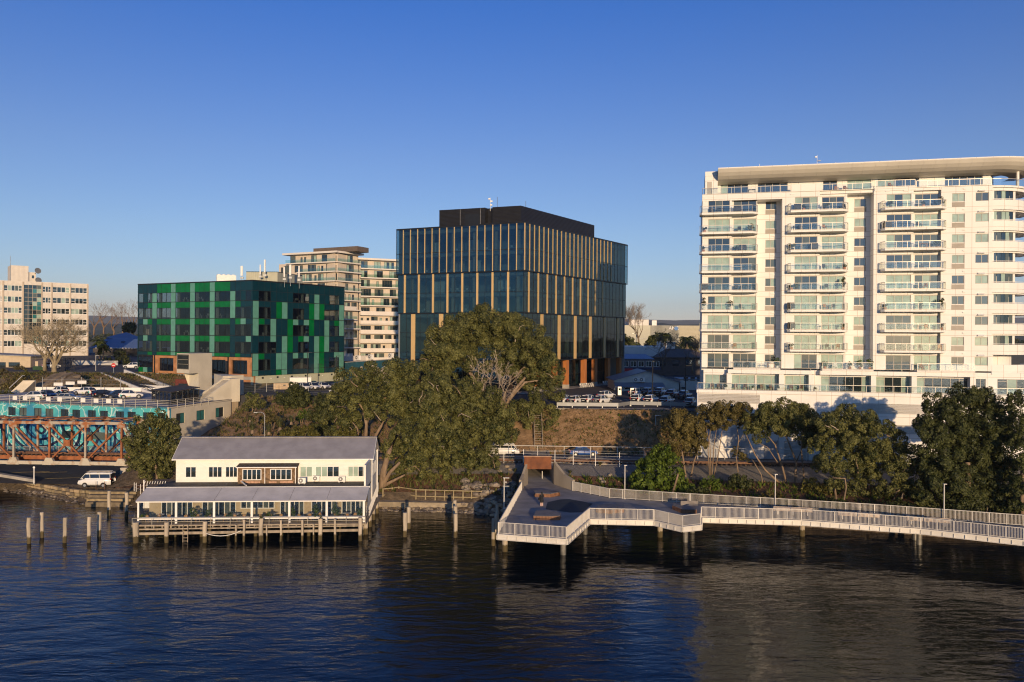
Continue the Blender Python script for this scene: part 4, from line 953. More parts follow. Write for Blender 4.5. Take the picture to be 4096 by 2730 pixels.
# inside the veranda: bistro chairs, tables, plants
RAT = pm('rattan', (.45, .26, .12), .7, .2, 5)
def bistro_chair(p, rz, lab):
    t = thing('bistro_chair', lab, 'chair', p, rz, 'rattan chairs in the veranda')
    part('seat', MB().lathe([(.02, .44), (.22, .44), (.22, .48), (.02, .48)], 10), RAT, t)
    part('backrest', MB().tube([(.2*math.cos(a), .05 + .2*math.sin(a), .5 + .4*math.sin(a)) for a in [math.pi*k/6 for k in range(7)]], .025, 5).box(-.16, .16, .2, .23, .55, .82), RAT, t)
    for sx_, sy_ in ((-1, -1), (1, -1), (-1, 1), (1, 1)): part('leg', MB().beam((sx_*.2, sy_*.2, 0), (sx_*.16, sy_*.16, .45), .035), RAT, t)
for bay in range(6):
    x0 = xs[bay]
    for k in range(3): bistro_chair(rw(x0 + .9 + k*1.15 + R.uniform(-.2, .2), .5 + R.uniform(0, .4), ZD), R_ANG + R.choice((0, 3.1)) + R.uniform(-.5, .5), 'rattan bistro chair at a table inside the restaurant veranda')
    t = thing('dining_table', 'small round white table inside the restaurant veranda', 'table', rw(x0 + 2.0, 1.2, ZD), 0, 'veranda tables')
    part('tabletop', MB().lathe([(.02, .72), (.42, .72), (.42, .75), (.02, .75)], 14), WHITE, t); part('pedestal', MB().tube([(0, 0, 0), (0, 0, .72)], .04, 6), BLACKM, t); part('base', MB().lathe([(.25, 0), (.22, .03), (.04, .05)], 10), BLACKM, t)
# ------------------------------------------------------------------ steel boardwalk and viewing platform
DKZ = 3.0
def deckmat():
    m = pm('grey_deck_boards', (.30, .285, .275), .75, .18, .6); n, l = m.node_tree.nodes, m.node_tree.links; b = n['Principled BSDF']
    geo = n.new('ShaderNodeNewGeometry'); mp = n.new('ShaderNodeMapping'); mp.inputs['Rotation'].default_value = (0, 0, rad(4)); l.new(geo.outputs['Position'], mp.inputs['Vector'])
    w = n.new('ShaderNodeTexWave'); w.bands_direction = 'Y'; w.inputs['Scale'].default_value = .314159/.16; l.new(mp.outputs[0], w.inputs['Vector'])
    mx = n.new('ShaderNodeMix'); mx.data_type = 'RGBA'; mx.blend_type = 'MULTIPLY'; mx.inputs['Factor'].default_value = .35
    l.new(b.inputs['Base Color'].links[0].from_socket, mx.inputs[6]); l.new(w.outputs['Color'], mx.inputs[7]); l.new(mx.outputs[2], b.inputs['Base Color'])
    bp = n.new('ShaderNodeBump'); bp.inputs['Strength'].default_value = .5; bp.inputs['Distance'].default_value = .02; l.new(w.outputs['Fac'], bp.inputs['Height']); l.new(bp.outputs['Normal'], b.inputs['Normal']); return m
DECKM = deckmat()
OFFW = pm('pale_galvanised_paint', (.62, .59, .54), .5, .07, 1.0, metal=.1)
front = [onz(x, y, DKZ).xy for x, y in ((1991, 2137), (2267, 2157), (2358, 2077), (2616, 2082.6), (2730, 2108), (2804, 2100), (2806, 2071), (3206, 2082), (3683, 2116), (4096, 2161.5))] + [Vector((63, 69.0)), Vector((80, 57))]
backr = [Vector((85, 62.5)), Vector((67.5, 74.8))] + [onz(x, y, DKZ).xy for x, y in ((4096, 2104.7), (3498, 2059), (3100, 2033.7), (2760, 2014), (2438.5, 1992.6), (2290, 1963))]
T0, T1, L1 = Vector((5.6, 106.0)), Vector((2.35, 106.0)), onz(2085, 1963, DKZ).xy
poly = front + backr + [T0, T1, L1]
bw_ = thing('boardwalk', 'grey decked steel boardwalk with slatted pale railings running along the shore', 'boardwalk', (poly[0].x, poly[0].y, 0))
o2 = poly[0]
part('deck', MB().prism([tuple(p - o2) for p in poly], DKZ - .12, DKZ), DECKM, bw_)
def fascia(pts):
    """edge beam with stiffener plates under the railing"""
    for a, c in zip(pts, pts[1:]):
        d = c - a; L = d.length; e = d/L; n = Vector((e.y, -e.x)); rz = math.atan2(e.y, e.x)
        b = MB().box(0, L, -.02, .1, DKZ - .52, DKZ - .121).box(0, L, -.16, .1, DKZ - .56, DKZ - .521).box(0, L, -.1, .1, DKZ - .12, DKZ + .02)
        part('edge_beam', b, OFFW, bw_, (a.x - o2.x, a.y - o2.y, 0), rz)
        k = max(2, round(L/1.0)); sm_ = bmesh_box('stiffener', .04, .13, .38, OFFW, .5, 1, 0)
        for i in range(k + 1): p = a + d*(min(max(i/k, .02/L), 1 - .02/L)); link('stiffener', sm_, bw_, (p.x - o2.x, p.y - o2.y, DKZ - .52), rz)
def slat_rail(pts, h=1.2, inn=.06):
    for a, c in zip(pts, pts[1:]):
        d = c - a; L = d.length; e = d/L; rz = math.atan2(e.y, e.x); n = max(1, round(L/1.6)); loc = (a.x - o2.x, a.y - o2.y, 0)
        part('handrail', MB().box(0, L, inn - .03, inn + .04, DKZ + h - .05, DKZ + h).box(0, L, inn - .02, inn + .02, DKZ + .08, DKZ + .12), OFFW, bw_, loc, rz)
        pm_ = bmesh_box('rail_post', .05, .09, h + .2, OFFW, .5, .5, 0)
        for i in range(n + 1): q = a + d*(min(max(i/n, .03/L), 1 - .03/L)); link('rail_post', pm_, bw_, (q.x - o2.x - e.y*inn, q.y - o2.y + e.x*inn, DKZ - .2), rz)
        b = MB(); m = int(L/.125)
        for i in range(m): x = (i + .5)*L/m; b.box(x - .014, x + .014, inn - .025, inn + .025, DKZ + .1, DKZ + h - .04)
        part('balusters', b, OFFW, bw_, loc, rz, stuff=True)
slat_rail([L1] + front); fascia([L1] + front); slat_rail(backr)
# steel piles with bracket heads
SLV = pm('pile_sleeve', (.2, .19, .17), .5, .25, 2, metal=.4)
for k, (x, y) in enumerate(((2020, 2206), (2253, 2219), (2340, 2137), (2640, 2149), (2741.5, 2168.6), (2769, 2131), (3208.6, 2144.5), (3677, 2178.5), (3660, 2160), (2080, 2090), (2420, 2090), (3330, 2085))):
    p = onz(x, y, 0); loc = (p.x - o2.x, p.y - o2.y, 0)
    pl_ = part('pile', MB().tube([(0, 0, -2), (0, 0, 1.2)], .3, 14).tube([(0, 0, 1.2), (0, 0, 2.2)], .24, 14), TIDE if k % 3 == 0 else SLV, bw_, loc, smooth=False)
    part('bracket', MB().box(-.5, .5, -.35, .35, 2.2, 2.46).box(-.28, .28, -.28, .28, 1.85, 2.0), OFFW, pl_)
# underpass: wing walls, corten lintel, tunnel
WING = pm('board_marked_concrete', (.33, .28, .21), .85, .14, .5, .3, 5, stretch=(1, 1, .3))
up = thing('underpass', 'concrete underpass portal with a rust brown steel lintel under the railway', 'underpass', (4, 105, 2.6))
def wing(pts, th):
    b = MB()
    for (xa, ya, za), (xc, yc, zc) in zip(pts, pts[1:]):
        d = Vector((xc - xa, yc - ya)).normalized(); n = Vector((-d.y, d.x))*th
        b.hexa([(xa - 4, ya - 105, -2), (xc - 4, yc - 105, -2), (xc + n.x - 4, yc + n.y - 105, -2), (xa + n.x - 4, ya + n.y - 105, -2), (xa - 4, ya - 105, za - 2.6), (xc - 4, yc - 105, zc - 2.6), (xc + n.x - 4, yc + n.y - 105, zc - 2.6), (xa + n.x - 4, ya + n.y - 105, za - 2.6)])
    return b
q = backr[-1]
part('wing_wall', wing([(q.x, q.y, 4.35), (6.9, 102.2, 4.75), (5.75, 104.4, 6.0), (5.64, 105.6, 5.0), (5.62, 112, 4.6)][::-1], .35), WING, up)
part('wing_wall', wing([(2.32, 112, 4.6), (2.3, 105.6, 5.0), (2.28, 104.4, 6.0), (1.7, 102.2, 4.75), (L1.x, L1.y, 4.35)], -.3), WING, up)
CORTN = pm('corten_steel', (.2, .066, .022), .75, .25, 1.2, .2, 8, col2=(.11, .036, .015))
part('lintel', MB().box(1.75 - 4, 5.4 - 4, 104.0 - 105, 104.25 - 105, 2.5, 4.15), CORTN, up)
part('lintel_cap', MB().box(1.65 - 4, 5.5 - 4, 103.95 - 105, 104.6 - 105, 4.15, 4.25), pm('pale_rust', (.4, .25, .16), .8), up)
part('tunnel_floor', MB().hexa([(-1.7, .98, -.1), (1.65, .98, -.1), (1.65, 20, -.5), (-1.7, 20, -.5), (-1.7, .98, .39), (1.65, .98, .39), (1.65, 20, .0), (-1.7, 20, .0)]), CONC, up)
part('tunnel_wall', MB().box(-2.1, -1.7, 6.9, 20, -.5, 2.1).box(1.62, 2.0, 6.9, 20, -.5, 2.1), WING, up)
part('tunnel_roof', MB().box(-2.1, 2.0, 5.2, 20, 1.72, 2.0), WING, up)
bo = thing('bollard', 'slim pale bollard standing in the mouth of the underpass', 'bollard', onz(2169, 1915, 2.95)); part('post', MB().tube([(0, 0, 0), (0, 0, 1.0)], .07, 8), OFFW, bo); part('cap', MB().lathe([(.075, 1.0), (.06, 1.04), (.0, 1.05)], 8), OFFW, bo)
# play mat and timber seating platforms
mat_pts = [onz(1940 + x/2.5576, 1760 + y/2.5576, DKZ).xy for x, y in ((620, 710), (640, 640), (770, 612), (860, 608), (1000, 632), (1100, 655), (1000, 742), (870, 745))]
tag(part('play_mat', MB().prism([tuple(p) for p in mat_pts], DKZ + .004, DKZ + .02), pm('blue_rubber_mat', (.018, .032, .045), .8, .15), None), 'flat dark blue rubber mat on the viewing platform deck', 'mat')
STM = pm('timber_seat_side', (.22, .105, .055), .7, .25, 3); STT = pm('grey_seat_top', (.2, .18, .165), .75, .15, 2)
def platform(pts, h, lab, dark=False):
    P = [onz(1940 + x/2.5576, 1760 + y/2.5576, DKZ).xy for x, y in pts]; c = sum(P, Vector((0, 0)))/len(P)
    area = sum(P[i].x*P[(i + 1) % len(P)].y - P[(i + 1) % len(P)].x*P[i].y for i in range(len(P)))
    if area < 0: P = P[::-1]
    t = thing('seating_platform', lab, 'bench', (c.x, c.y, DKZ)); part('core', MB().prism([tuple((p - c)*.96) for p in P], 0.01, h - .04), pm('seat_core', (.06, .035, .025), .8), t)
    part('top', MB().prism([tuple((p - c)*1.0) for p in P], h - .04, h), STT, t)
    for a, d in zip(P, P[1:] + P[:1]):
        e = d - a; L = e.length; k = max(1, int(L/.16)); rz = math.atan2(e.y, e.x); sm_ = bmesh_box('slat', L/k - .03, .04, h - .06, STM, .5, .5, 0)
        for i in range(k): q = a + e*((i + .5)/k) - c; link('slat', sm_, t, (q.x*.985, q.y*.985, .01), rz)
    return t
platform([(500, 583), (665, 590), (765, 570), (768, 540 + 35), (640, 545), (505, 548)], .45, 'low six sided timber seat beside the standing woman')
platform([(495, 820), (680, 823), (770, 820), (775, 790), (650, 755), (520, 765)], .45, 'low timber platform seat near the outer railing of the viewing deck')
platform([(1140, 745), (1270, 757), (1425, 745), (1420, 700), (1250, 690), (1150, 705)], .45, 'low timber seat close behind the middle railing')
sb = platform([(1915, 712), (2020, 755), (2165, 758), (2150, 720), (2030, 720), (1930, 690)], .5, 'timber corner seat with a backrest where the boardwalk narrows')
q = onz(1940 + 2090/2.5576, 1760 + 715/2.5576, DKZ); part('backrest', MB().box(q.x - 1.0 - sb.location.x, q.x + 1.0 - sb.location.x, q.y - sb.location.y, q.y + .12 - sb.location.y, .5, 1.0), STT, sb)
for x, lab in ((3170, 'long pale timber bench along the boardwalk railing beside the kinked corner'), (3433, 'long pale timber bench along the middle of the straight boardwalk railing'), (3711, 'long pale timber bench opposite the lamp post on the boardwalk')):
    y0 = {3170: 2066, 3433: 2087, 3711: 2108}[x]; p = onz(x, y0 - 6, DKZ); t = thing('timber_bench', lab, 'bench', p, -.18 if x < 3300 else -.3)
    for k in range(4): part('slat', MB().box(-2.1, 2.1, -.22 + k*.12, -.12 + k*.12, .42, .47), pm('pale_bench_timber', (.6, .48, .37), .7, .12, 2), t)
    for k in (-1.6, 0, 1.6): part('leg', MB().box(k - .05, k + .05, -.2, .2, 0, .42), OFFW, t)
    part('backrest', MB().box(-2.1, 2.1, -.3, -.25, .5, .92), MATS['pale_bench_timber'], t)
# lamp posts
def lamp(p, h, lab, arm=.9, low=False):
    t = thing('lamp_post', lab, 'lamp post', p); part('pole', MB().tube([(0, 0, 0), (0, 0, h)], [.065, .055], 8), OFFW, t)
    part('lamp_head', MB().box(-.1, arm, -.12, .12, h, h + .07), OFFW, t); part('base_plate', MB().box(-.14, .14, -.14, .14, -.02, .03), OFFW, t)
    if low: part('camera', MB().lathe([(.0, 0), (.1, .03), (.1, .12), (.0, .2)], 8, (.2, 0, h - .55)).box(-.15, .6, -.04, .04, h - .95, h - .9), OFFW, t); part('bracket', MB().beam((0, 0, .05), (1.0, 0, -.1), .08), OFFW, t)
lamp(onz(2016, 2034, DKZ), 3.5, 'white lamp post with a camera on the outer side of the viewing platform', .6, True)
lamp(onz(2499, 1996, DKZ), 4.1, 'white lamp post rising from the inner railing by the planted bank', .25)
lamp(onz(3100.6, 2036, DKZ), 4.0, 'white lamp post on the inner railing in front of the leaning tree trunks', .25)
lamp(onz(3776, 2084, DKZ), 4.0, 'white lamp post on the inner railing in front of the large dense tree', .25)
# mooring posts
MOORM = pm('x', (0, 0, 0)) if False else TIDE
def mooring(x, y0, y1, r, lab, grp):
    p = onz(x, y0, 0); h = at(x, y1, p.y).z
    tag(link('mooring_post', pile_mesh(r, h, int(x)), None, p), lab, 'post', grp)
for x, y0, y1 in ((115, 2175, 2071), (167, 2151, 2050), (259, 2172, 2071), (356, 2170, 2068), (397, 2146, 2049)): mooring(x, y0, y1, .21, 'round mossy mooring post standing in open water off the stone wall', 'mossy mooring posts')
for x, y0, y1, lab in ((436, 2062, 1964, 'bleached mooring post in front of the old stone steps'), (506, 2068, 1971, 'bleached mooring post beside the enclosed veranda')): mooring(x, y0, y1, .21, lab, 'bleached mooring posts')
for x, y0, y1, lab in ((1620, 2148, 2051, 'front post of the bleached pair beside the restaurant'), (1635, 2115, 2029, 'rear taller post of the bleached pair beside the restaurant'), (1822, 2150, 2056, 'foremost of the three lined-up posts between restaurant and boardwalk'), (1822, 2119, 2025, 'middle of the three lined-up posts between restaurant and boardwalk'), (1818, 2094, 2001, 'rearmost of the three lined-up posts between restaurant and boardwalk'), (1973, 2183, 2076, 'slim pale post nearest the outer corner of the viewing platform'), (1984, 2155, 2056, 'dark post just behind the slim one beside the viewing platform'), (1988, 2115, 2020, 'innermost dark post beside the viewing platform')):
    mooring(x, y0, y1, .24 if x < 1950 else .2, lab, 'mooring posts near the boardwalk')
# ------------------------------------------------------------------ mural building with a car park on its roof
MR = 10.4
MA, MB_, MC_ = Vector((-128.0, 152.2)), Vector((-58.9, 133.0)), Vector((-54.5, 150.0))
mu = thing('mural_building', 'long low building painted with a turquoise and navy sea mural, cars parked on its roof', 'building', (MB_.x, MB_.y, 1.6))
mf, mc = Facade(MA, MB_, mu), Facade(MB_, MC_, mu)
def mural_mat():
    m, n, l, b = _nt('sea_mural'); setin(b, Roughness=.75)
    tc = n.new('ShaderNodeTexCoord'); mp = n.new('ShaderNodeMapping'); l.new(tc.outputs['Object'], mp.inputs['Vector']); mp.inputs['Scale'].default_value = (.5, 1, .62)
    ns = n.new('ShaderNodeTexNoise'); ns.inputs['Scale'].default_value = .9; ns.inputs['Detail'].default_value = 1; l.new(mp.outputs[0], ns.inputs['Vector'])
    vm = n.new('ShaderNodeVectorMath'); vm.operation = 'MULTIPLY_ADD'; vm.inputs[1].default_value = (1.3, 0, 1.3); l.new(ns.outputs['Color'], vm.inputs[0]); l.new(mp.outputs[0], vm.inputs[2])
    vo = n.new('ShaderNodeTexVoronoi'); vo.feature = 'DISTANCE_TO_EDGE'; vo.inputs['Scale'].default_value = 1.0; l.new(vm.outputs[0], vo.inputs['Vector'])
    r1 = n.new('ShaderNodeValToRGB'); r1.color_ramp.elements[0].position = .02; r1.color_ramp.elements[1].position = .035
    r1.color_ramp.elements[0].color = (.55, .72, .68, 1); r1.color_ramp.elements[1].color = (.075, .42, .44, 1); l.new(vo.outputs['Distance'], r1.inputs['Fac'])
    nb = n.new('ShaderNodeTexNoise'); nb.inputs['Scale'].default_value = .4; l.new(mp.outputs[0], nb.inputs['Vector'])
    mxb = n.new('ShaderNodeMix'); mxb.data_type = 'RGBA'; mxb.inputs[7].default_value = (.03, .22, .36, 1); rb = n.new('ShaderNodeValToRGB'); rb.color_ramp.elements[0].position = .5; rb.color_ramp.elements[1].position = .62
    l.new(nb.outputs['Fac'], rb.inputs['Fac']); l.new(rb.outputs['Color'], mxb.inputs['Factor']); l.new(r1.outputs['Color'], mxb.inputs[6])
    # navy coiling bodies in the lower half with pale outlines
    w = n.new('ShaderNodeTexWave'); w.wave_type = 'RINGS'; w.rings_direction = 'Y'; w.inputs['Scale'].default_value = .32; w.inputs['Distortion'].default_value = 5; w.inputs['Detail'].default_value = 1; w.inputs['Detail Scale'].default_value = .5
    mp2 = n.new('ShaderNodeMapping'); mp2.inputs['Scale'].default_value = (.5, 1, .8); mp2.inputs['Location'].default_value = (-22, 0, -3); l.new(tc.outputs['Object'], mp2.inputs['Vector']); l.new(mp2.outputs[0], w.inputs['Vector'])
    sp = n.new('ShaderNodeSeparateXYZ'); l.new(tc.outputs['Object'], sp.inputs[0])
    mr = n.new('ShaderNodeMapRange'); mr.inputs['From Min'].default_value = 5.0; mr.inputs['From Max'].default_value = 7.2; mr.inputs['To Min'].default_value = 0; mr.inputs['To Max'].default_value = .6; l.new(sp.outputs['Z'], mr.inputs['Value'])
    sb = n.new('ShaderNodeMath'); sb.operation = 'SUBTRACT'; l.new(w.outputs['Fac'], sb.inputs[0]); l.new(mr.outputs[0], sb.inputs[1])
    r2 = n.new('ShaderNodeValToRGB'); r2.color_ramp.interpolation = 'CONSTANT'; r2.color_ramp.elements[0].color = (0, 0, 0, 1); e = r2.color_ramp.elements[1]; e.position = .74; e.color = (1, 1, 1, 1); l.new(sb.outputs[0], r2.inputs['Fac'])
    mx = n.new('ShaderNodeMix'); mx.data_type = 'RGBA'; mx.inputs[7].default_value = (.012, .018, .06, 1); l.new(r2.outputs['Color'], mx.inputs['Factor']); l.new(mxb.outputs[2], mx.inputs[6]); l.new(mx.outputs[2], b.inputs['Base Color']); return m
MUR = mural_mat(); CRM = pm('cream_render', (.62, .56, .44), .8, .07, .5, .1, 4); RFD = pm('roof_deck_concrete', (.34, .33, .34), .85, .12, .4, .1, 10)
wz = [(x0, x1) for x0, x1 in ((90, 175), (213, 298), (380, 465), (508, 597), (678, 767), (808, 897), (983, 1073), (1118, 1208), (1295, 1388), (1427, 1520), (1600, 1690), (1770, 1850))]
ops = [(mf.s(x0/2.8, 0, 1650), mf.s(x1/2.8, 0, 1650)) for x0, x1 in wz]
b = MB(); prev = 0.0; za, zb, zt = 6.25, 7.75, MR - 1.6
for o0, o1 in ops:
    b.box(prev, o0, 0, .4, 0, zt); b.box(o0, o1, 0, .4, 0, za).box(o0, o1, 0, .4, zb, zt); prev = o1
b.box(prev, mf.L, 0, .4, 0, zt); mf.part('mural_wall', b, MUR)
for o0, o1 in ops:
    w_ = mf.part('window', MB().box(o0, o1, .12, .2, za, za + .08).box(o0, o1, .12, .2, zb - .08, zb).box(o0, o0 + .08, .12, .2, za, zb).box(o1 - .08, o1, .12, .2, za, zb).box((o0 + o1)/2 - .04, (o0 + o1)/2 + .04, .12, .2, za, zb), BLACKM)
    for k in (0, 1): part('pane', MB().box(o0 + .08 + k*(o1 - o0)/2 - .04*k, o0 + (k + 1)*(o1 - o0)/2 - .04, .16, .18, za, zb), P_DARK if R.random() < .7 else P_DIM, w_)
x0, x1 = mf.s(352, 0, 1730), mf.s(442, 0, 1730); mf.part('lower_window', MB().box(x0, x1, -.03, .02, 2.6, 3.9), P_DIM); mf.part('lower_window', MB().box(mf.s(250, 0, 1730), mf.s(300, 0, 1730), -.03, .02, 2.6, 3.9), P_DARK)
mf.part('string_course', MB().box(0, mf.L, -.06, 0, zt - .55, zt - .45), MUR)
# cream flank with three windows
b = MB(); prev = 0.0; cw = [(mc.s(560 + a/4.355, 0, 1640), mc.s(560 + c/4.355, 0, 1640)) for a, c in ((632, 783), (985, 1128), (1318, 1458))]; ca, cb = 5.7, 7.5
for o0, o1 in cw:
    b.box(prev, o0, 0, .4, 0, zt); b.box(o0, o1, 0, .4, 0, ca).box(o0, o1, 0, .4, cb, zt); prev = o1
b.box(prev, mc.L, 0, .4, 0, zt); b.box(0, mc.L, -.05, 0, zt - .2, zt - .02); mc.part('flank_wall', b, CRM)
P_TEAL = pane('teal_window', (.03, .16, .16), .12)
for i, (o0, o1) in enumerate(cw):
    w_ = mc.part('window', MB().box(o0, o1, .1, .2, ca, ca + .07).box(o0, o1, .1, .2, cb - .07, cb).box(o0, o0 + .07, .1, .2, ca, cb).box(o1 - .07, o1, .1, .2, ca, cb).box((o0 + o1)/2 - .04, (o0 + o1)/2 + .04, .1, .2, ca, cb), BLACKM)
    for k in (0, 1): part('pane', MB().box(o0 + k*(o1 - o0)/2, o0 + (k + 1)*(o1 - o0)/2, .14, .16, ca, cb), P_TEAL if (i + k) % 3 else P_DARK, w_)
deckp = [MA, MB_, MC_, Vector((-56.5, 166)), Vector((-66, 176)), Vector((-130, 176))]
part('roof_deck', MB().prism([tuple((p - MB_)*.998) for p in deckp], zt - .3, zt), RFD, mu)
GALV = pm('pale_steel_rail', (.48, .45, .38), .5, .08, 1)
def pipe_rail(parent, org, pts, h=1.15, n_rails=4, post=2.3, mat=GALV, drop=.45):
    for a, c in zip(pts, pts[1:]):
        a, c = Vector(a) - org, Vector(c) - org; L = (c - a).length; n = max(1, round(L/post)); b = MB()
        for k in range(n_rails): z = Vector((0, 0, h*(k + 1)/n_rails)); b.beam(a + z, c + z, .06)
        part('rail', b, mat, parent, stuff=False)
        for k in range(n + 1):
            p = a.lerp(c, k/n); part('rail_post', MB().beam(p - Vector((0, 0, drop)), p + Vector((0, 0, h)), .07), mat, parent)
rr_ = thing('roof_railing', 'pale four bar steel railing along the roof car park edge', 'railing', (MB_.x, MB_.y, MR))
_o = Vector((MB_.x, MB_.y, MR)); E3 = lambda v, z=MR: Vector((v.x, v.y, z))
p1 = MB_ - mf.n*.12; p0 = MA - mf.n*.12; p2 = (MB_ + mc.e*10.5) - mc.n*.12
pipe_rail(rr_, _o, [E3(p0), E3(p1), E3(p2)])
for k, x in enumerate((178, 292, 427, 552, 679, 940, 1086, 1225, 1352)):
    s_ = mf.s(x/2.8, 0, 1590); p = mf.a + mf.e*s_ - mf.n*.2
    tag(link('parking_board', bmesh_box('parking_board', 1.0, .04, .72, WHITE), None, (p.x, p.y, MR + .35), mf.rz), 'small blank white parking board tied to the roof railing', 'sign', 'parking boards on the railing')
# concrete stair tower with a projecting window box
PC = pm('pale_concrete_tower', (.58, .53, .42), .8, .07, .5, .15, 3)
st = thing('stair_tower', 'pale concrete stair tower with a jutting window box at its top', 'tower', at(794, 1345, 160.4) - Vector((0, 0, 23 - MR)))
o3 = Vector((st.location.x, st.location.y)); X2 = lambda px, d: Vector((xat(px, d, 1480), d)) - o3
A_, B_, C_ = X2(707, 161), X2(757.5, 158), X2(848, 164); D_ = A_ + C_ - B_
part('head', MB().prism([tuple(q) for q in (A_, B_, C_, D_)], 15.3 - MR, 19.25 - MR), PC, st)
part('head_cap', MB().prism([tuple(q*1.0) for q in (A_, B_, C_, D_)], 19.252 - MR, 19.4 - MR), PC, st)
Bs = B_ + (C_ - B_)*.4; As = Bs + (A_ - B_)*.75
part('stem', MB().prism([tuple(q) for q in (As, Bs, C_, As + C_ - Bs)], -.3, 15.3 - MR), PC, st)
g0 = B_ + (A_ - B_)*.7; b = MB(); n_ = (C_ - B_).normalized()*.25
for base in (B_ + (C_ - B_)*.12, B_ + (C_ - B_)*.55):
    p, q = base + (A_ - B_)*.2, base + (A_ - B_)*.2
b.hexa([(As.x, As.y, 12.6 - MR), (As.x + n_.x, As.y + n_.y, 12.6 - MR), (As.x + n_.x, As.y + n_.y, 15.3 - MR), (As.x, As.y, 15.3 - MR), (As.x - .1, As.y - .1, 12.6 - MR), (A_.x*.5 + As.x*.5 + n_.x, A_.y*.5 + As.y*.5 + n_.y, 15.28 - MR), (A_.x*.5 + As.x*.5, A_.y*.5 + As.y*.5, 15.28 - MR), (As.x - .2, As.y - .1, 15.2 - MR)]); part('gusset', b, PC, st)
hf = Facade(A_ + o3, B_ + o3, st)
w_ = hf.part('window', MB().box(.25, hf.L - .25, -.06, .02, 15.75, 15.85).box(.25, hf.L - .25, -.06, .02, 18.7, 18.8).box(.25, .35, -.06, .02, 15.75, 18.8).box(hf.L - .35, hf.L - .25, -.06, .02, 15.75, 18.8), BLACKM, z=0)
for i in range(3):
    for j in range(3): part('pane', MB().box(.37 + i*(hf.L - .74)/3, .33 + (i + 1)*(hf.L - .74)/3, -.05, -.02, 15.87 + j*.945, 15.82 + (j + 1)*.945), P_DARK, w_)
# outside stair down to the roof, upper landing block
sr = thing('outside_stair', 'straight concrete stair with solid cream side walls climbing from the roof car park', 'stairs', (MC_.x, MC_.y, MR))
o4 = Vector((MC_.x, MC_.y)); q0, q1 = Vector((xat(806, 144.5, 1600), 144.5)) - o4, Vector((xat(926, 150.5, 1521), 150.5)) - o4
dv = Vector((-(q1 - q0).y, (q1 - q0).x)).normalized()
b = MB(); b.prism([tuple(q0), tuple(q1), tuple(q1 + dv*.3), tuple(q0 + dv*.3)], [-3.5, -6.5, -6.5, -3.5], [.15, 3.9, 3.9, .15]); part('side_wall', b, CRM, sr)
b = MB(); b.prism([tuple(q0 + dv*2.2), tuple(q1 + dv*2.2), tuple(q1 + dv*2.45), tuple(q0 + dv*2.45)], -1, [.3, 4.05, 4.05, .3]); part('side_wall', b, CRM, sr)
nt = 20
for k in range(nt):
    a, c = q0 + (q1 - q0)*(k/nt), q0 + (q1 - q0)*((k + 1)/nt); part('tread', MB().prism([tuple(a + dv*.31), tuple(c + dv*.31), tuple(c + dv*2.19), tuple(a + dv*2.19)], -.2 + 3.7*k/nt, .05 + 3.7*(k + 1)/nt - .1), CONC, sr)
q2 = Vector((xat(960, 152, 1560), 152)) - o4; q3 = Vector((xat(974, 156, 1560), 156)) - o4; q5 = Vector((xat(856, 160, 1560), 160)) - o4
part('landing_block', MB().prism([tuple(q1), tuple(q2), tuple(q2 + dv*2.4), tuple(q1 + dv*2.4)], -.6, 3.9), CRM, sr)
part('landing_wall', MB().prism([tuple(q1 + dv*2.5), tuple(q2 + dv*2.5), tuple(q3), tuple(q5)], 0, 4.4), CRM, sr)
part('landing_pier', MB().prism([tuple(q1 + dv*.2), tuple(q2 + dv*.2 - (q2 - q1)*.1), tuple(q2 + dv*1.6 - (q2 - q1)*.1), tuple(q1 + dv*1.6)], -7.5, -.6), pm('stained_concrete', (.28, .22, .15), .9, .3, 1, stretch=(1, 1, .1)), sr)
# bike shelter
bs = thing('bike_shelter', 'black framed glazed bike shelter with a flat dark roof on the roof car park', 'shelter', (xat(684, 137.5, 1600), 137.5, MR))
o5 = Vector((bs.location.x, bs.location.y)); SA, SB, SCc = Vector((xat(607, 144, 1600), 144)) - o5, Vector((0, 0)), Vector((xat(797, 144.8, 1600), 144.8)) - o5; SD = SA + SCc - SB
part('roof', MB().prism([tuple(q*1.03) for q in (SA, SB, SCc, SD)], [2.1, 2.15, 2.55, 2.5], [2.22, 2.27, 2.67, 2.62]), ribbed('dark_tray_roof', (.06, .045, .035), .3, 'X', .6), bs)
for a, c, n in ((SA, SB, 5), (SB, SCc, 5), (SCc, SD, 4), (SD, SA, 4)):
    for k in range(n):
        p, q = a.lerp(c, k/n), a.lerp(c, (k + 1)/n)
        part('post', MB().beam((p.x*.98, p.y*.98, 0), (p.x*.98, p.y*.98, 2.3), .14), BLACKM, bs)
        link('glass_panel', MB().beam((p.x*.98, p.y*.98, 1.1), (q.x*.98, q.y*.98, 1.1), .02, 1.9).mesh('glass_panel', glass('shelter_glass', (.6, .65, .65), .1)), bs)
        part('bar', MB().beam((p.x*.98, p.y*.98, 1.25), (q.x*.98, q.y*.98, 1.25), .06).beam((p.x*.98, p.y*.98, 2.1), (q.x*.98, q.y*.98, 2.1), .1), BLACKM, bs)
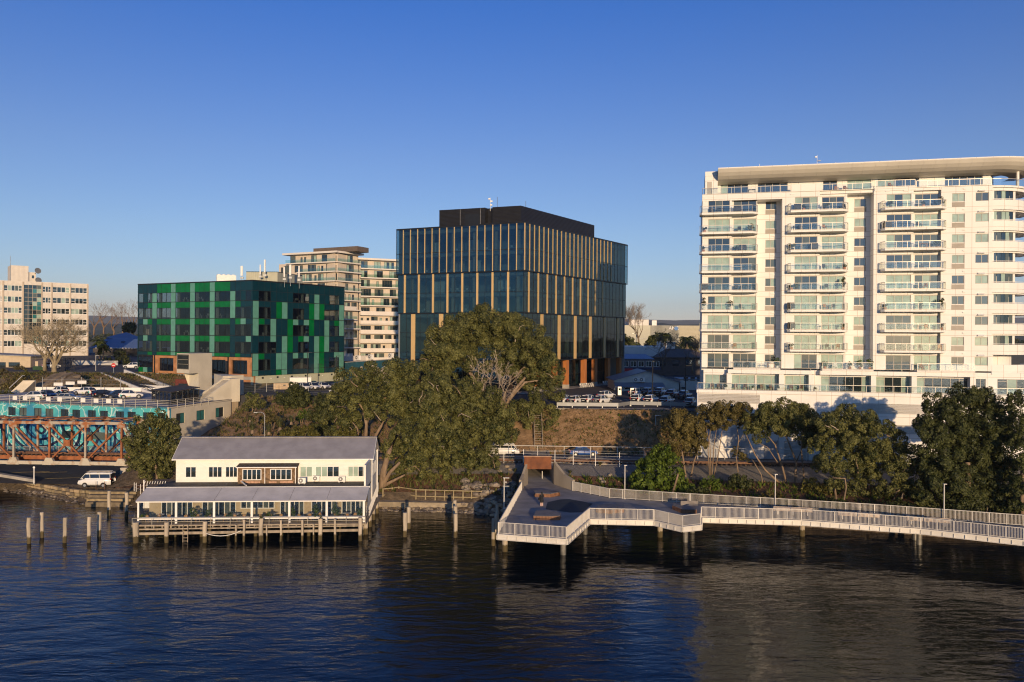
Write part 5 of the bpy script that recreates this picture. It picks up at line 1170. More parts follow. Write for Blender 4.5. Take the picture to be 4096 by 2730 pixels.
# red lobby box, white retaining walls and the ramp down from the street
lb = thing('lobby', 'dark red panelled entrance lobby with a glazed door under the stair tower', 'building', at(702, 1345, 168) - Vector((0, 0, 23 - MR)))
part('wall', MB().prism([(0, 0), (3.4, -.6), (6.5, 4), (3, 5)], 0, 3.2), ribbed('dark_red_panels', (.13, .028, .018), .6, 'X', .6), lb)
part('canopy', MB().prism([(-.5, -.1), (3.5, -.8), (3.5, -.2), (-.4, .3)], 2.5, 2.65), MATS['dark_red_panels'], lb)
part('door', MB().hexa([(.8, -.2, .0), (2.9, -.57, .0), (2.9, -.5, .0), (.8, -.1, .0), (.8, -.2, 2.3), (2.9, -.57, 2.3), (2.9, -.5, 2.3), (.8, -.1, 2.3)]), P_DARK, lb)
rp_ = thing('vehicle_ramp', 'dark vehicle ramp between white walls leading down to the roof car park', 'ramp', (xat(500, 178, 1560), 178, MR))
o6 = Vector((rp_.location.x, rp_.location.y)); r0, r1 = Vector((xat(408, 191, 1500), 191)) - o6, Vector((xat(610, 164, 1575), 164)) - o6; rn = Vector((-(r1 - r0).y, (r1 - r0).x)).normalized()
RMP = pm('ribbed_ramp', (.075, .07, .065), .9, .15, .6)
part('roadway', MB().prism([tuple(r0), tuple(r1), tuple(r1 + rn*5), tuple(r0 + rn*5)], -.6, [2.75, .02, .02, 2.75]), RMP, rp_)
part('outer_wall', MB().prism([tuple(r0 - rn*.35), tuple(r1 - rn*.35), tuple(r1 - rn*.01), tuple(r0 - rn*.01)], -.6, [3.0, .25, .25, 3.0]), WHITE, rp_)
part('inner_wall', MB().prism([tuple(r0 + rn*5.01), tuple(r1 + rn*5.01), tuple(r1 + rn*5.4), tuple(r0 + rn*5.4)], -.6, [3.6, .8, .8, 3.6]), WHITE, rp_)
pipe_rail(rp_, Vector((o6.x, o6.y, MR)), [E3(r0 + o6, MR + 2.9), E3(r1 + o6, MR + .1)], 1.0, 3, 3.0, BLACKM, 0)
b = MB(); w0, w1 = Vector((xat(556, 176, 1540), 176)) - o6, Vector((xat(704, 168, 1540), 168)) - o6; b.prism([tuple(w0), tuple(w1), tuple(w1 + Vector((.1, .4))), tuple(w0 + Vector((.1, .4)))], -.4, 1.1); part('forecourt_wall', b, WHITE, rp_)
pipe_rail(rp_, Vector((o6.x, o6.y, MR)), [E3(w0 + o6, MR + 1.1), E3(w1 + o6, MR + 1.1)], .95, 3, 2.5, BLACKM, 0)
# rocky bluff, low white wall, concrete steps behind the cars
bl = MB(); rsn = np.random.RandomState(11); nx, nyy = 18, 7; L0, L1_ = at(108, 1345, 172), at(292, 1345, 170)
V = []
for i in range(nx):
    for j in range(nyy):
        t, h = i/(nx - 1), j/(nyy - 1); p = L0.lerp(L1_, t); V.append((p.x + rsn.normal(0, .25), p.y + h*h*7 + rsn.normal(0, .35), MR - .3 + (4.0*math.sin(math.pi*min(1, max(0, t*.92 + .06)))**.5)*h + rsn.normal(0, .12)))
fs = [(i*nyy + j, (i + 1)*nyy + j, (i + 1)*nyy + j + 1, i*nyy + j + 1) for i in range(nx - 1) for j in range(nyy - 1)]
me = bpy.data.meshes.new('rock_bluff'); me.from_pydata(V, [], fs); me.materials.append(pm('brown_rock_face', (.17, .13, .09), .95, .3, .6, .7, 3, bdist=.2)); struct('rock_bluff', me)
tag(part('retaining_wall', MB().box(0, 30, 0, .35, 0, .85), WHITE, None, (xat(112, 168, 1570), 168.5, MR)), 'low white retaining wall behind the parked roof cars', 'wall')
cs = thing('concrete_steps', 'concrete steps climbing the scrubby bank with a pale handrail', 'stairs', (xat(65, 164, 1580), 164, MR - .1))
for k in range(14): part('step', MB().box(-1.3, 1.3, k*.32, k*.32 + .5, 0, .17*(k + 1)), CRM, cs)
part('handrail', MB().tube([(-1.5, 0, 1.0), (-1.5, 4.4, 3.4), (-1.4, 5, 3.4)], .06, 6), WHITE, cs)
mf2 = thing('mesh_fence', 'wire fence on steel posts carrying white sign boards behind the roof cars', 'fence', (xat(170, 166.5, 1560), 166.5, MR))
for k in range(5): part('post', MB().beam((k*4.2, 0, 0), (k*4.2, 0, 3.2), .09), STEEL, mf2)
part('wire', MB().beam((0, 0, 2.6), (16.8, 0, 2.6), .03).beam((0, 0, 1.6), (16.8, 0, 1.6), .02), STEEL, mf2)
for k, x in enumerate((233, 281, 328)):
    p = at(x, 1538 - k*4, 166.4); t = thing('charging_sign', ['white charging bay sign nearest the concrete steps on the wire fence', 'middle white charging bay sign on the wire fence', 'white charging bay sign nearest the ramp on the wire fence'][k], 'sign', p, 0, 'charging bay signs'); part('board', MB().box(-.95, .95, -.05, 0, -.3, .35), WHITE, t); part('text_line', MB().box(-.8, .8, -.056, -.052, .02, .12), pm('grey_ink', (.2, .2, .2), .6), t)
# street level left: hedge boxes, barriers
tag(part('carpark_kerb_wall', MB().prism([tuple(onz(x, y, 1.5).xy) for x, y in ((-30, 1905), (140, 1932), (140, 1926), (-30, 1898))][::1], 1.2, 1.95), CONC, None), 'weathered concrete kerb along the water end of the lower car park', 'kerb')
# ------------------------------------------------------------------ rusty truss bridge
TR = pm('rusting_grey_steel', (.36, .32, .26), .75, .2, .9, .2, 6, col2=(.3, .11, .04), ramp=(.42, .55)); TRR = pm('orange_rust_steel', (.34, .12, .045), .8, .25, 1.2, .2, 6, col2=(.17, .06, .025)); TRG = pm('old_grey_paint', (.46, .42, .34), .75, .15, 1.5, .2, 6, col2=(.3, .18, .1), ramp=(.25, .5))
br = thing('truss_bridge', 'rusty steel truss railway bridge beside the turquoise mural', 'bridge', (-57.1, 113.2, 0))
BZ0, BZ1 = 3.95, 9.85; sp = 5.45
yb = lambda X: -.052*(X)          # local plan line, X measured from the right end
for side, off in ((0, 0.0), (1, 5.8)):
    P = lambda X, z: Vector((X, yb(X) + off, z))
    xs = [-sp*k for k in range(0, 8)]
    part('bottom_chord', MB().beam(P(3.5, BZ0), P(xs[-1], BZ0), .42, .5), TRG, br); part('top_chord', MB().beam(P(.2, BZ1), P(xs[-1], BZ1), .45, .42), TR, br)
    for k, X in enumerate(xs):
        part('post', MB().beam(P(X, BZ0 + .2), P(X, BZ1 - .2), .28, .26), TR if k % 2 else TRR, br)
        part('gusset', MB().hexa([P(X - .95, BZ0 - .3) + Vector((0, -.26, 0)), P(X + .95, BZ0 - .3) + Vector((0, -.26, 0)), P(X + .95, BZ0 - .3) + Vector((0, .26, 0)), P(X - .95, BZ0 - .3) + Vector((0, .26, 0)), P(X - .45, BZ0 + .75) + Vector((0, -.26, 0)), P(X + .45, BZ0 + .75) + Vector((0, -.26, 0)), P(X + .45, BZ0 + .75) + Vector((0, .26, 0)), P(X - .45, BZ0 + .75) + Vector((0, .26, 0))]), TRG, br)
        part('gusset', MB().beam(P(X - .6, BZ1 - .35) + Vector((0, -.02, 0)), P(X + .6, BZ1 - .35) + Vector((0, -.02, 0)), .5, .6), TR, br)
    part('end_post', MB().beam(P(3.4, BZ0), P(.1, BZ1), .42, .36), TRG, br)
    dg = [(0, 1, 0), (1, 2, 2), (2, 3, 1), (3, 4, 1), (4, 5, 2), (5, 6, 1)]      # panel, panel, type: 0 up to the right, 1 down to the right, 2 cross
    for a, c, ty in dg:
        Xa, Xc = -sp*a, -sp*c
        if ty in (0, 2): part('diagonal', MB().beam(P(Xc, BZ0 + .3), P(Xa, BZ1 - .3), .22, .22), TRR, br)
        if ty in (1, 2): part('diagonal', MB().beam(P(Xa, BZ0 + .3) + Vector((0, .05, 0)), P(Xc, BZ1 - .3) + Vector((0, .05, 0)), .22, .22), TRR if side == 0 else TR, br)
        if ty == 2: part('cross_plate', MB().beam(P((Xa + Xc)/2 - .5, (BZ0 + BZ1)/2) + Vector((0, -.03, 0)), P((Xa + Xc)/2 + .5, (BZ0 + BZ1)/2) + Vector((0, -.03, 0)), .42, .9), TRR, br)
for k in range(8):
    X = -sp*k; part('top_strut', MB().beam((X, yb(X), BZ1 + .25), (X, yb(X) + 5.8, BZ1 + .25), .26, .22), TR, br); part('floor_beam', MB().beam((X, yb(X), BZ0 + .1), (X, yb(X) + 5.8, BZ0 + .1), .35, .7), TRR, br)
    if k < 7:
        for s in (0, 1): part('top_brace', MB().beam((X, yb(X) + 5.8*s, BZ1 + .3), (X - sp, yb(X - sp) + 5.8*(1 - s), BZ1 + .32 + .1*s), .16, .12), TRR, br)
for off in (2.0, 3.9): part('stringer', MB().beam((3, yb(3) + off, BZ0 + .45), (-40, yb(-40) + off, BZ0 + .45), .35, .6), TRR, br)
for off in (2.37, 3.43): part('rail', MB().beam((3, yb(3) + off, BZ0 + .98), (-40, yb(-40) + off, BZ0 + .98), .08, .15), RUSTY, br)
slb = bmesh_box('bridge_sleeper', .24, 2.6, .18, SLEEP, .5, .5, 0)
for k in range(62): link('bridge_sleeper', slb, br, (2.4 - k*.68, yb(2.4 - k*.68) + 2.9, BZ0 + .74), rad(-3))
tag(part('bridge_abutment', MB().box(-1.2, 2.4, -.6, 7, 0, 2.1), CONC, None, (-55.6, 112.8, 1.4)), 'concrete abutment carrying the end of the rusty truss bridge', 'abutment')
fb = thing('footway_railing', 'grey slatted railing of the footway behind the truss bridge', 'railing', (-100, 126, 3.3))
b = MB()
for k in range(330): b.box(k*.13, k*.13 + .03, 0, .03, .1, 1.2)
part('balusters', b, STEEL, fb, stuff=True); part('top_rail', MB().box(0, 43, -.02, .05, 1.2, 1.26), STEEL, fb); part('bottom_rail', MB().box(0, 43, -.02, .05, .05, .1), STEEL, fb)
for k in range(19): part('post', MB().box(k*2.38 - .04, k*2.38 + .04, -.05, .06, -1.7, 1.3), STEEL, fb)
part('walkway', MB().box(0, 43, .1, 2.2, -.25, 0), CONC, fb)
# ------------------------------------------------------------------ buildings further back
def text_mesh(txt, size, mat, depth=.02):
    c = bpy.data.curves.new('lettering', 'FONT'); c.body = txt; c.size = size; c.extrude = depth; c.align_x = 'CENTER'; c.align_y = 'CENTER'
    o = bpy.data.objects.new('lettering', c); COL.objects.link(o); me = bpy.data.meshes.new_from_object(o.evaluated_get(bpy.context.evaluated_depsgraph_get()))
    bpy.data.objects.remove(o); me.materials.clear(); me.materials.append(mat); return me
BEI = pm('beige_brick', (.58, .50, .41), .85, .05, .6); BAND = pm('white_band', (.68, .63, .57), .6, .04, .4); FRD = pm('dark_alu_frame', (.05, .05, .05), .5, .1)
GLB = glass('green_balustrade', (.84, .92, .88), .06)
# cream apartment block behind the green office
ap = thing('apartment_block', 'cream brick apartment block with stepped white balconies behind the green office', 'building', (xat(1345, 248, 1100), 248, 11))
pA, pB, pC, pD = Vector((xat(1108, 259, 1100), 259)), Vector((xat(1345, 248, 1100), 248)), Vector((xat(1440, 256, 1100), 256)), Vector((xat(1620, 262, 1100), 262))
segs = [(Facade(pA, pB, ap), 12, 50.0), (Facade(pB, pC, ap), 12, 50.0), (Facade(pC, pD, ap), 12, 48.6)]
for si, (fc, nf, ztop) in enumerate(segs):
    fh = 3.07; q = random.Random(31 + si)
    fc.part('wall', MB().box(0 if si else 5, fc.L, .9, 9, 0, ztop - 11 - .6), BEI)
    if si == 0: fc.part('wall', MB().box(0, 5.01, .95, 8.9, 0, 46.6 - 11), BEI)
    fc.part('roof_slab', MB().box((-.8 if si else 3), fc.L + (.9 if si < 2 else .2), -.9, 9.2, ztop - 11 - .6, ztop - 11), BAND)
    for k in range(nf):
        zf = ztop - 11 - fh*(k + 1) - .25
        if zf < 3: break
        x0 = 0 if si else (9 if k else 4); x1 = fc.L
        if k > 3 and si < 2 : x1 -= q.choice((0, 1.5))
        fc.part('balcony_slab', MB().box(x0 + .1, x1, -.75 if k % 2 else -.55, .92, zf - .35, zf), BAND)
        solid = k > 3 and q.random() < .55
        if solid: fc.part('balcony_wall', MB().box(x0 + .1, x1 - (2 if q.random() < .5 else 0), -.74, -.6, zf, zf + 1.0), BAND)
        else: link('balcony_glass', MB().box(x0 + .1, x1 - .05, -.52, -.5, zf + .05, zf + 1.05).mesh('balcony_glass', GLB), ap, fc.loc(0, 0, 11), fc.rz)
        x = (1.0 if si == 0 else .5)
        while x < fc.L - 1.6:
            w = q.choice((.8, 2.2, 3.0, 3.4)); w = min(w, fc.L - .4 - x)
            if w > .6 and not (si == 0 and k == 0 and x < 5):
                window(ap, 0, w, 0, 2.35 if w > 1 else 1.9, 0, 1 if w < 1 else max(2, round(w/.9)), [R.choice('dmcd') for _ in range(4)], FRD, .09, .12).matrix_basis = Matrix.Translation(fc.loc(x, .82, 11 + zf + .03)) @ Matrix.Rotation(fc.rz, 4, 'Z')
            x += w + q.choice((.7, 1.2, 2.2))
fc = segs[0][0]; fc.part('plant_box', MB().box(fc.L - 12, fc.L + 6, 3, 9, 50 - 11, 51.6 - 11), pm('brown_slat_box', (.13, .10, .08), .7, .1))
b = MB(); fc.part('podium_band', MB().box(6, fc.L + .5, -1.6, 0, 3.6, 5.2), BAND); segs[1][0].part('podium_band', MB().box(-.5, 30, -1.6, .5, 3.6, 5.21), BAND)
segs[1][0].part('shopfront', MB().box(0, 26, -.6, .6, 0, 3.6), ribbed('red_shopfront', (.22, .035, .03), 1.8, 'X', .5)); segs[1][0].part('shop_glass', MB().box(6, 12, -.66, -.6, .4, 3.2), P_DARK)
# white seventies block on the left
wb = thing('office_slab', 'pale seventies office block with ribbon windows and a glazed stair bay', 'building', (xat(353, 266, 1300), 266, 14.5))
fc = Facade((xat(-90, 246, 1300), 246), (xat(353, 266, 1300), 266), wb); WBW = ribbed('white_ribbed_panel', (.66, .60, .52), .35, 'X', .7, .05, .03); TAN = pm('tan_pier', (.5, .42, .33), .8, .06)
s_ = lambda zx: fc.s(zx/3.357, 0, 1250)
piers = [(30, 50), (297, 318), (555, 570), (685, 705), (935, 952), (1170, 1187)]
zt = 39.9; rows = [zt - 1.25 - 3.62*k for k in range(7)]
b = MB(); b.box(0, fc.L - .3, .5, 16, 0, zt - 14.5 - .02); fc.part('core', b, pm('dark_interior', (.05, .05, .05), .9))
prev = 0.0
bays = [(0, 30, 2), (50, 297, 5), (318, 555, 0), (570, 685, 3), (705, 935, 4), (952, 1170, 4)]
for x0, x1, n in bays:
    a, c = max(0, s_(x0)), s_(x1)
    if n == 0:
        for i in range(4):
            for k in range(14):
                za = 19.5 + k*1.4; fc.put('curtain_pane', bmesh_box('curtain_pane', (c - a)/4 - .12, .04, 1.3, R.choice((P_DARK, P_DIM, P_TEAL, P_BLIND)) if i > 1 else P_DARK, 0, 0, 0), a + .06 + i*(c - a)/4, .3, za)
        fc.part('stair_frame', MB().box(a, c, .34, .4, 4.9, zt - 14.5 - 1.0), TAN); fc.part('spandrel', MB().box(a, c, .05, .5, zt - 14.5 - 1.0, zt - 14.5), WBW)
        fc.part('spandrel', MB().box(a, c, .05, .5, 0, 5.0), WBW); continue
    zz = zt - 14.5
    for k, zh in enumerate(rows[:-1]):
        h0, h1 = zh - 1.95 - 14.5, zh - 14.5
        fc.part('spandrel', MB().box(a, c, .0, .4, h1, zz), WBW); zz = h0
        window(wb, 0, c - a, h0, h1, 0, n, [R.choice('dddmb') for _ in range(n)], WHITE, .14, .12, trans=(.4, (0, n - 1))).matrix_basis = Matrix.Translation(fc.loc(a, .15, 14.5 + h0)) @ Matrix.Rotation(fc.rz, 4, 'Z')
    fc.part('spandrel', MB().box(a, c, .0, .4, 0, zz), WBW)
for x0, x1 in piers: fc.part('pier', MB().box(max(0, s_(x0)), s_(x1), -.12, .45, 0, zt - 14.5 + .02), TAN)
fc.part('parapet', MB().box(0, fc.L, .02, .5, zt - 14.5, zt - 14.5 + .15), BAND)
fc.part('lift_house', MB().box(s_(165), s_(405), 4, 12, zt - 14.5, 45.4 - 14.5), WBW); fc.part('lift_house', MB().box(s_(407), s_(510), 4.5, 9, zt - 14.5, 43.4 - 14.5), WBW); fc.part('lift_window', MB().box(s_(452), s_(482), 4.44, 4.5, 41.4 - 14.5, 42.4 - 14.5), P_DARK)
for zx, zz, lab in ((520, 43.9, 'upper grey satellite dish on the pale seventies block'), (528, 40.7, 'lower grey satellite dish on the pale seventies block')):
    p = fc.loc(s_(zx), 4, zz); p = Vector(p) + wb.location
    tag(part('satellite_dish', MB().tube([(0, 0, 0), (.08, -.05, 0), (.2, -.2, .05), (.25, -.35, .1)], [.15, .9, 1.0, 1.02], 14).tube([(0, 0, -.1), (-.6, .3, -1.0)], .05, 5), pm('dish_grey', (.15, .16, .17), .5), None, p, .6), lab, 'satellite dish')
p = Vector(fc.loc(s_(160), 4, 40)) + wb.location; tag(part('whip_aerial', MB().tube([(0, 0, -1), (0, 0, 8.5)], .06, 5), STEEL, None, p), 'tall thin whip aerial on the pale seventies block', 'antenna')
# low tan house in front of it
lh = thing('low_house', 'low tan rendered building with a pitched roof and dark windows', 'house', (xat(0, 214, 1470), 214, 13.0))
hw = xat(122, 214, 1470) - lh.location.x; TANR = pm('tan_render', (.5, .41, .29), .85, .06)
part('wall', MB().prism([(-12, 0), (hw, 0), (hw, 9), (-12, 9)], -.5, [4.3, 3.4, 3.4, 4.3]), TANR, lh); part('roof', MB().prism([(-12.5, -.5), (hw + .4, -.5), (hw + .4, 9.4), (-12.5, 9.4)], [4.35, 3.45, 3.45, 4.35], [4.55, 3.65, 3.65, 4.55]), pm('grey_sheet_roof', (.3, .3, .3), .6, .1), lh)
for a, c in ((-2.0, 1.6), (2.4, 5.5)): part('window', MB().box(a, c, -.05, .02, .6 if a > 0 else -.3, 1.9), P_DARK, lh)
part('annexe', MB().box(hw + .01, hw + 4.4, .5, 8, -.5, 2.6), pm('dark_annexe', (.07, .06, .07), .6), lh); part('door', MB().box(hw + 1, hw + 1.8, .44, .5, .2, 2.2), TANR, lh)
tag(part('utility_cabinet', MB().box(0, 2.8, 0, 1, 0, 1.3).box(.05, 1.35, -.02, 0, .1, 1.2).box(1.45, 2.75, -.02, 0, .1, 1.2), pm('dark_green_cabinet', (.02, .06, .025), .5), None, (xat(131, 205, 1475), 205, 12.9)), 'dark green utility cabinet beside the tan house', 'cabinet')
tag(part('screen_wall', MB().box(0, 13, 0, .3, 0, 2.2), pm('pale_blue_grey_wall', (.45, .44, .43), .8, .06), None, (xat(290, 222, 1470), 222, 13.0)), 'pale grey screen wall at the street corner', 'wall')
for px, hh, lab in ((249, 5.2, 'slimmer dark lattice gate panel under the bare tree'), (282, 5.2, 'wider dark lattice gate panel beside the bare tree')):
    b = MB(); w = 1.6 if px == 249 else 2.6
    for i in range(int(w/.4) + 1): b.box(i*.4, i*.4 + .08, 0, .06, 0, hh - 1.6)
    for j in range(10): b.box(0, w, 0.001, .061, j*.38, j*.38 + .08)
    tag(part('lattice_panel', b, BLACKM, None, (xat(px, 204, 1470) - w/2, 204, 12.9)), lab, 'screen')
# warehouses between the white block and the green office
wh = thing('blue_roof_warehouse', 'long warehouse with blue roofs behind the bare tree', 'building', (xat(350, 300, 1360), 300, 13)); ww = xat(560, 300, 1360) - wh.location.x
BLR = ribbed('blue_long_run_roof', (.11, .17, .30), .6, 'X', .5, .1); part('wall', MB().box(0, ww, 0, 30, -2, 4.4), pm('pale_blue_wall', (.45, .46, .5), .8, .06), wh)
part('roof', MB().prism([(0, -.3), (ww, -.3), (ww, 14), (0, 14)], 4.4, [4.5, 4.5, 7.9, 7.9]), BLR, wh); part('roof', MB().prism([(0, 14.1), (ww*.45, 14.1), (ww*.45, 30), (0, 30)], 4.4, [8.6, 6.6, 7.5, 10.6]), BLR, wh)
for x in (1, 4.5): part('roof_vent', MB().box(x*2, x*2 + 1.2, 8, 9, 6, 6.9), BLACKM, wh)
part('chimney', MB().box(ww - 7.0, ww - 5.9, 20, 21, 4, 12), CONC, wh)
dk = thing('dark_pavilion', 'dark single storey pavilion with a white slatted pergola', 'building', (xat(380, 262, 1400), 262, 13)); part('wall', MB().box(0, 20, 0, 10, -2, 3.6), pm('charcoal_wall', (.03, .028, .03), .7), dk); part('roof', MB().box(-.4, 20, -.6, 10, 3.6, 5.0), pm('brown_fascia', (.06, .05, .045), .8), dk)
for k in range(14): part('pergola_slat', MB().box(1.5 + k*1.0, 1.9 + k*1.0, -2.5, 0, 5.05, 5.25), WHITE, dk)
for k in range(4): part('window', MB().box(1.5 + k*4, 4.4 + k*4, -.05, 0, .3, 2.6), P_DIM, dk)
tag(part('curved_garden_wall', MB().box(0, 5, 0, .4, 0, 1.6).box(6, 11, -1, -.6, 0, 1.5).box(12, 16, -2, -1.6, -.3, 1.2), WHITE, None, (xat(385, 248, 1425), 248, 13.0)), 'white garden walls in front of the dark pavilion', 'wall')
# low teal-walled building with painted arches
tb = thing('teal_wall_building', 'low flat roofed building with a teal side wall painted with pale arches', 'building', (xat(1372, 205, 1450), 205, 11)); tfc = Facade((xat(1372, 205, 1450), 205), (xat(1600, 188, 1450), 188), tb)
tfc.part('wall', MB().prism([(0, 0), (tfc.L, 0), (tfc.L, 14), (0, 14)], 0, [4.6, 6.2, 6.2, 4.6]), pm('teal_paint', (.018, .085, .125), .7, .1)); tfc.part('roof', MB().prism([(-.2, -.2), (tfc.L, -.2), (tfc.L, 40), (-.2, 40)], [4.61, 6.21, 6.21, 4.61], [4.8, 6.4, 6.4, 4.8]), pm('pale_membrane_roof', (.36, .35, .36), .8, .1))
PEA = pm('faded_peach_art', (.55, .42, .32), .85, .1, .8, col2=(.55, .52, .48))
for x0, x1 in ((1441, 1452), (1469, 1520), (1524, 1570)):
    a, c = tfc.s(x0, 0, 1450), tfc.s(x1, 0, 1450); b = MB(); n = 8; pts = [(a, .2), (c, .2)] + [(c + (a - c)*k/n, 3.7 + .7*math.sin(math.pi*k/n)*(1 if c - a > 2 else .4)) for k in range(n + 1)]
    b.face([(x, -.02, z) for x, z in pts]); tfc.part('painted_arch', b, PEA)
for k, (x, y) in enumerate(((2.5, 3), (5.5, 5), (9, 9))):
    q = Vector(tfc.loc(x, y, 11 + 5.0 + x*.1)) + tb.location; outdoor_unit(q, tfc.rz, ['pale heat pump nearest the green office on the low flat roof', 'pale heat pump in the middle of the low flat roof', 'pale heat pump furthest back on the low flat roof'][k], 1.8)
# right-hand gap: distant bank building, white blank wall, shops, workshop
rb = thing('glazed_bank_building', 'long glazed office building with fin mullions and a blank pale end wall far behind', 'building', (xat(2495, 420, 1360), 420, 11)); F2 = lambda px: xat(px, 420, 1330) - rb.location.x
zt_ = at(2700, 1303, 420).z - 11; part('wall', MB().box(0, F2(2716), .4, 20, 0, zt_), pm('dark_olive_glass', (.07, .08, .06), .3), rb); part('end_wall', MB().box(F2(2716), F2(2806), 0, 20, 0, zt_), ribbed('pale_panel_wall', (.45, .41, .3), 2.6, 'Z', .8, .05, .15), rb)
for k in range(26): x = F2(2604) + k*(F2(2716) - F2(2604))/26; part('fin', MB().box(x, x + .22, -.3, .4, 0, zt_), pm('grey_fin', (.4, .4, .36), .6), rb)
for z in (3.6, 7.2, 10.8):
    part('floor_band', MB().box(0, F2(2716), .1, .39, z, z + .35), MATS['grey_fin'], rb)
for k in range(24):
    for z in (.4, 4, 7.6, 11.2): part('pane', MB().box(F2(2604) + k*(F2(2716) - F2(2604))/24 + .3, F2(2604) + (k + .9)*(F2(2716) - F2(2604))/24, .36, .4, z, z + 2.6), R.choice((P_DARK, P_DIM, P_BLIND, P_DARK)), rb)
part('roof_plant', MB().box(F2(2520), F2(2600), 4, 16, zt_, zt_ + 3.2), BAND, rb); part('roof_plant', MB().box(F2(2613), F2(2632), 4, 10, zt_, zt_ + 2.8), WHITE, rb)
link('lettering', text_mesh('ANZ', 2.6, WHITE), rb, (F2(2694), -.35, zt_ - 1.5), 0, None, (rad(90), 0, 0)); part('emblem', MB().lathe([(.0, 0), (1.1, 0), (1.1, .1), (0, .1)], 14), pm('blue_emblem', (.03, .15, .4), .5), rb, (F2(2704), -.35, zt_ - 1.6)).rotation_euler = (rad(90), 0, 0)
bwal = thing('blank_white_building', 'plain white building with a blank parapet wall behind the shops', 'building', (xat(2470, 262, 1410), 262, 11)); part('wall', MB().box(0, xat(2660, 262, 1410) - bwal.location.x, 0, 20, 0, at(2500, 1388, 262).z - 11), pm('white_blank_wall', (.55, .55, .56), .8, .05), bwal); part('coping', MB().box(-.1, xat(2660, 262, 1410) - bwal.location.x + .1, -.1, 20, at(2500, 1388, 262).z - 11, at(2500, 1387, 262).z - 11 + .1), WHITE, bwal)
b2 = thing('pale_shed', 'pale and olive shed beyond the palms', 'building', (xat(2655, 300, 1390), 300, 11)); part('wall', MB().box(0, xat(2700, 300) - xat(2655, 300), 0, 15, 0, at(2680, 1368, 300).z - 11), WHITE, b2); part('side_wall', MB().box(xat(2700, 300) - xat(2655, 300), 20, 0.2, 15, 0, at(2680, 1371, 300).z - 11), pm('olive_wall', (.2, .17, .1), .8), b2)
# shops with blue hipped roof, red sign
sh = thing('shop_row', 'two storey shops with a blue roof, lattice windows and a red restaurant sign', 'building', (xat(2440, 232, 1440), 232, 11)); q = lambda px: xat(px, 232, 1450) - sh.location.x; zz = lambda y: at(2560, y, 232).z - 11
part('wall', MB().box(0, q(2612), 0, 10, 0, zz(1438)), pm('dim_blue_grey_wall', (.16, .16, .19), .8, .1), sh); part('roof', MB().prism([(-1, -.6), (q(2616), -.6), (q(2600), 8), (4, 8)], zz(1438), [zz(1436), zz(1436), zz(1420), zz(1420)]), BLR, sh)
for k in range(5): window(sh, q(2492) + k*2.3, q(2492) + k*2.3 + 1.7, zz(1468), zz(1445), -.06, 2, 'md', WHITE, .1, .1)
part('awning', MB().box(0, q(2640), -1.5, 0, zz(1478) , zz(1471)), pm('navy_awning', (.03, .05, .12), .7), sh)
sg = part('sign', MB().box(q(2456), q(2528), -1.62, -1.5, zz(1492), zz(1474)), pm('red_sign', (.42, .02, .03), .5), sh); RT = pm('pale_sign_lettering', (.75, .7, .68), .6)
link('lettering', text_mesh('Sichuan', .62, RT), sg, (q(2470), -1.64, zz(1487)), 0, None, (rad(90), 0, 0)); link('lettering', text_mesh('Restaurant', .62, RT), sg, (q(2509), -1.64, zz(1487)), 0, None, (rad(90), 0, 0))
link('lettering', text_mesh('BARBERSHOP', .55, RT), sh, (q(2553), -1.55, zz(1489)), 0, None, (rad(90), 0, 0))
b3 = thing('brown_hip_roof_building', 'dark building under a wide brown hipped roof beside the white tower', 'building', (xat(2612, 240, 1450), 240, 11)); part('wall', MB().box(0, 18, 0, 12, 0, 5.6), pm('dim_dark_wall', (.07, .06, .06), .8), b3); part('roof', MB().prism([(-.6, -.8), (18, -.8), (14, 10), (6, 10)], 5.6, [5.7, 5.7, 8.2, 8.2]), pm('brown_tile_roof', (.11, .085, .075), .85, .15), b3)
for k in range(4): part('window', MB().box(2 + k*4, 4 + k*4, -.06, 0, 3, 4.8), P_DARK, b3)
# gabled workshop by the car park
wk = thing('gabled_workshop', 'white gabled workshop with a lean-to and blue-grey roof beside the car park', 'building', (xat(2458, 170, 1560), 170, 10.9)); q = lambda px, d=170: xat(px, d, 1520) - wk.location.x; zz = lambda y, d=170: at(2590, y, d).z - 10.9
xl, xm, xr = q(2458), q(2585), q(2716); WK = pm('white_workshop_wall', (.62, .60, .55), .8, .06)
b = MB(); i = [(xl, 0, 0), (xr, 0, 0), (xr, 0, zz(1530)), (xm, 0, zz(1487)), (xl, 0, zz(1523))]; b.face(i); b.face([(x, 12, z) for x, y, z in i][::-1]); b.face([(xl, 12, 0), (xl, 0, 0), (xl, 0, zz(1523)), (xl, 12, zz(1523))]); b.face([(xr, 0, 0), (xr, 12, 0), (xr, 12, zz(1530)), (xr, 0, zz(1530))]); part('wall', b, WK, wk)
BGR = ribbed('blue_grey_iron', (.2, .25, .32), .25, 'Y', .5, .1); x0_, x1_ = xl - .4, xr + .4; z0_, z1_, z2_ = zz(1524), zz(1486), zz(1532)
part('roof', MB().hexa([(x0_, -.4, z0_), (xm, -.4, z1_), (xm, 12.3, z1_), (x0_, 12.3, z0_), (x0_, -.4, z0_ + .12), (xm, -.4, z1_ + .12), (xm, 12.3, z1_ + .12), (x0_, 12.3, z0_ + .12)]), BGR, wk); part('roof', MB().hexa([(xm, -.4, z1_), (x1_, -.4, z2_), (x1_, 12.3, z2_), (xm, 12.3, z1_), (xm, -.4, z1_ + .12), (x1_, -.4, z2_ + .12), (x1_, 12.3, z2_ + .12), (xm, 12.3, z1_ + .12)]), BGR, wk)
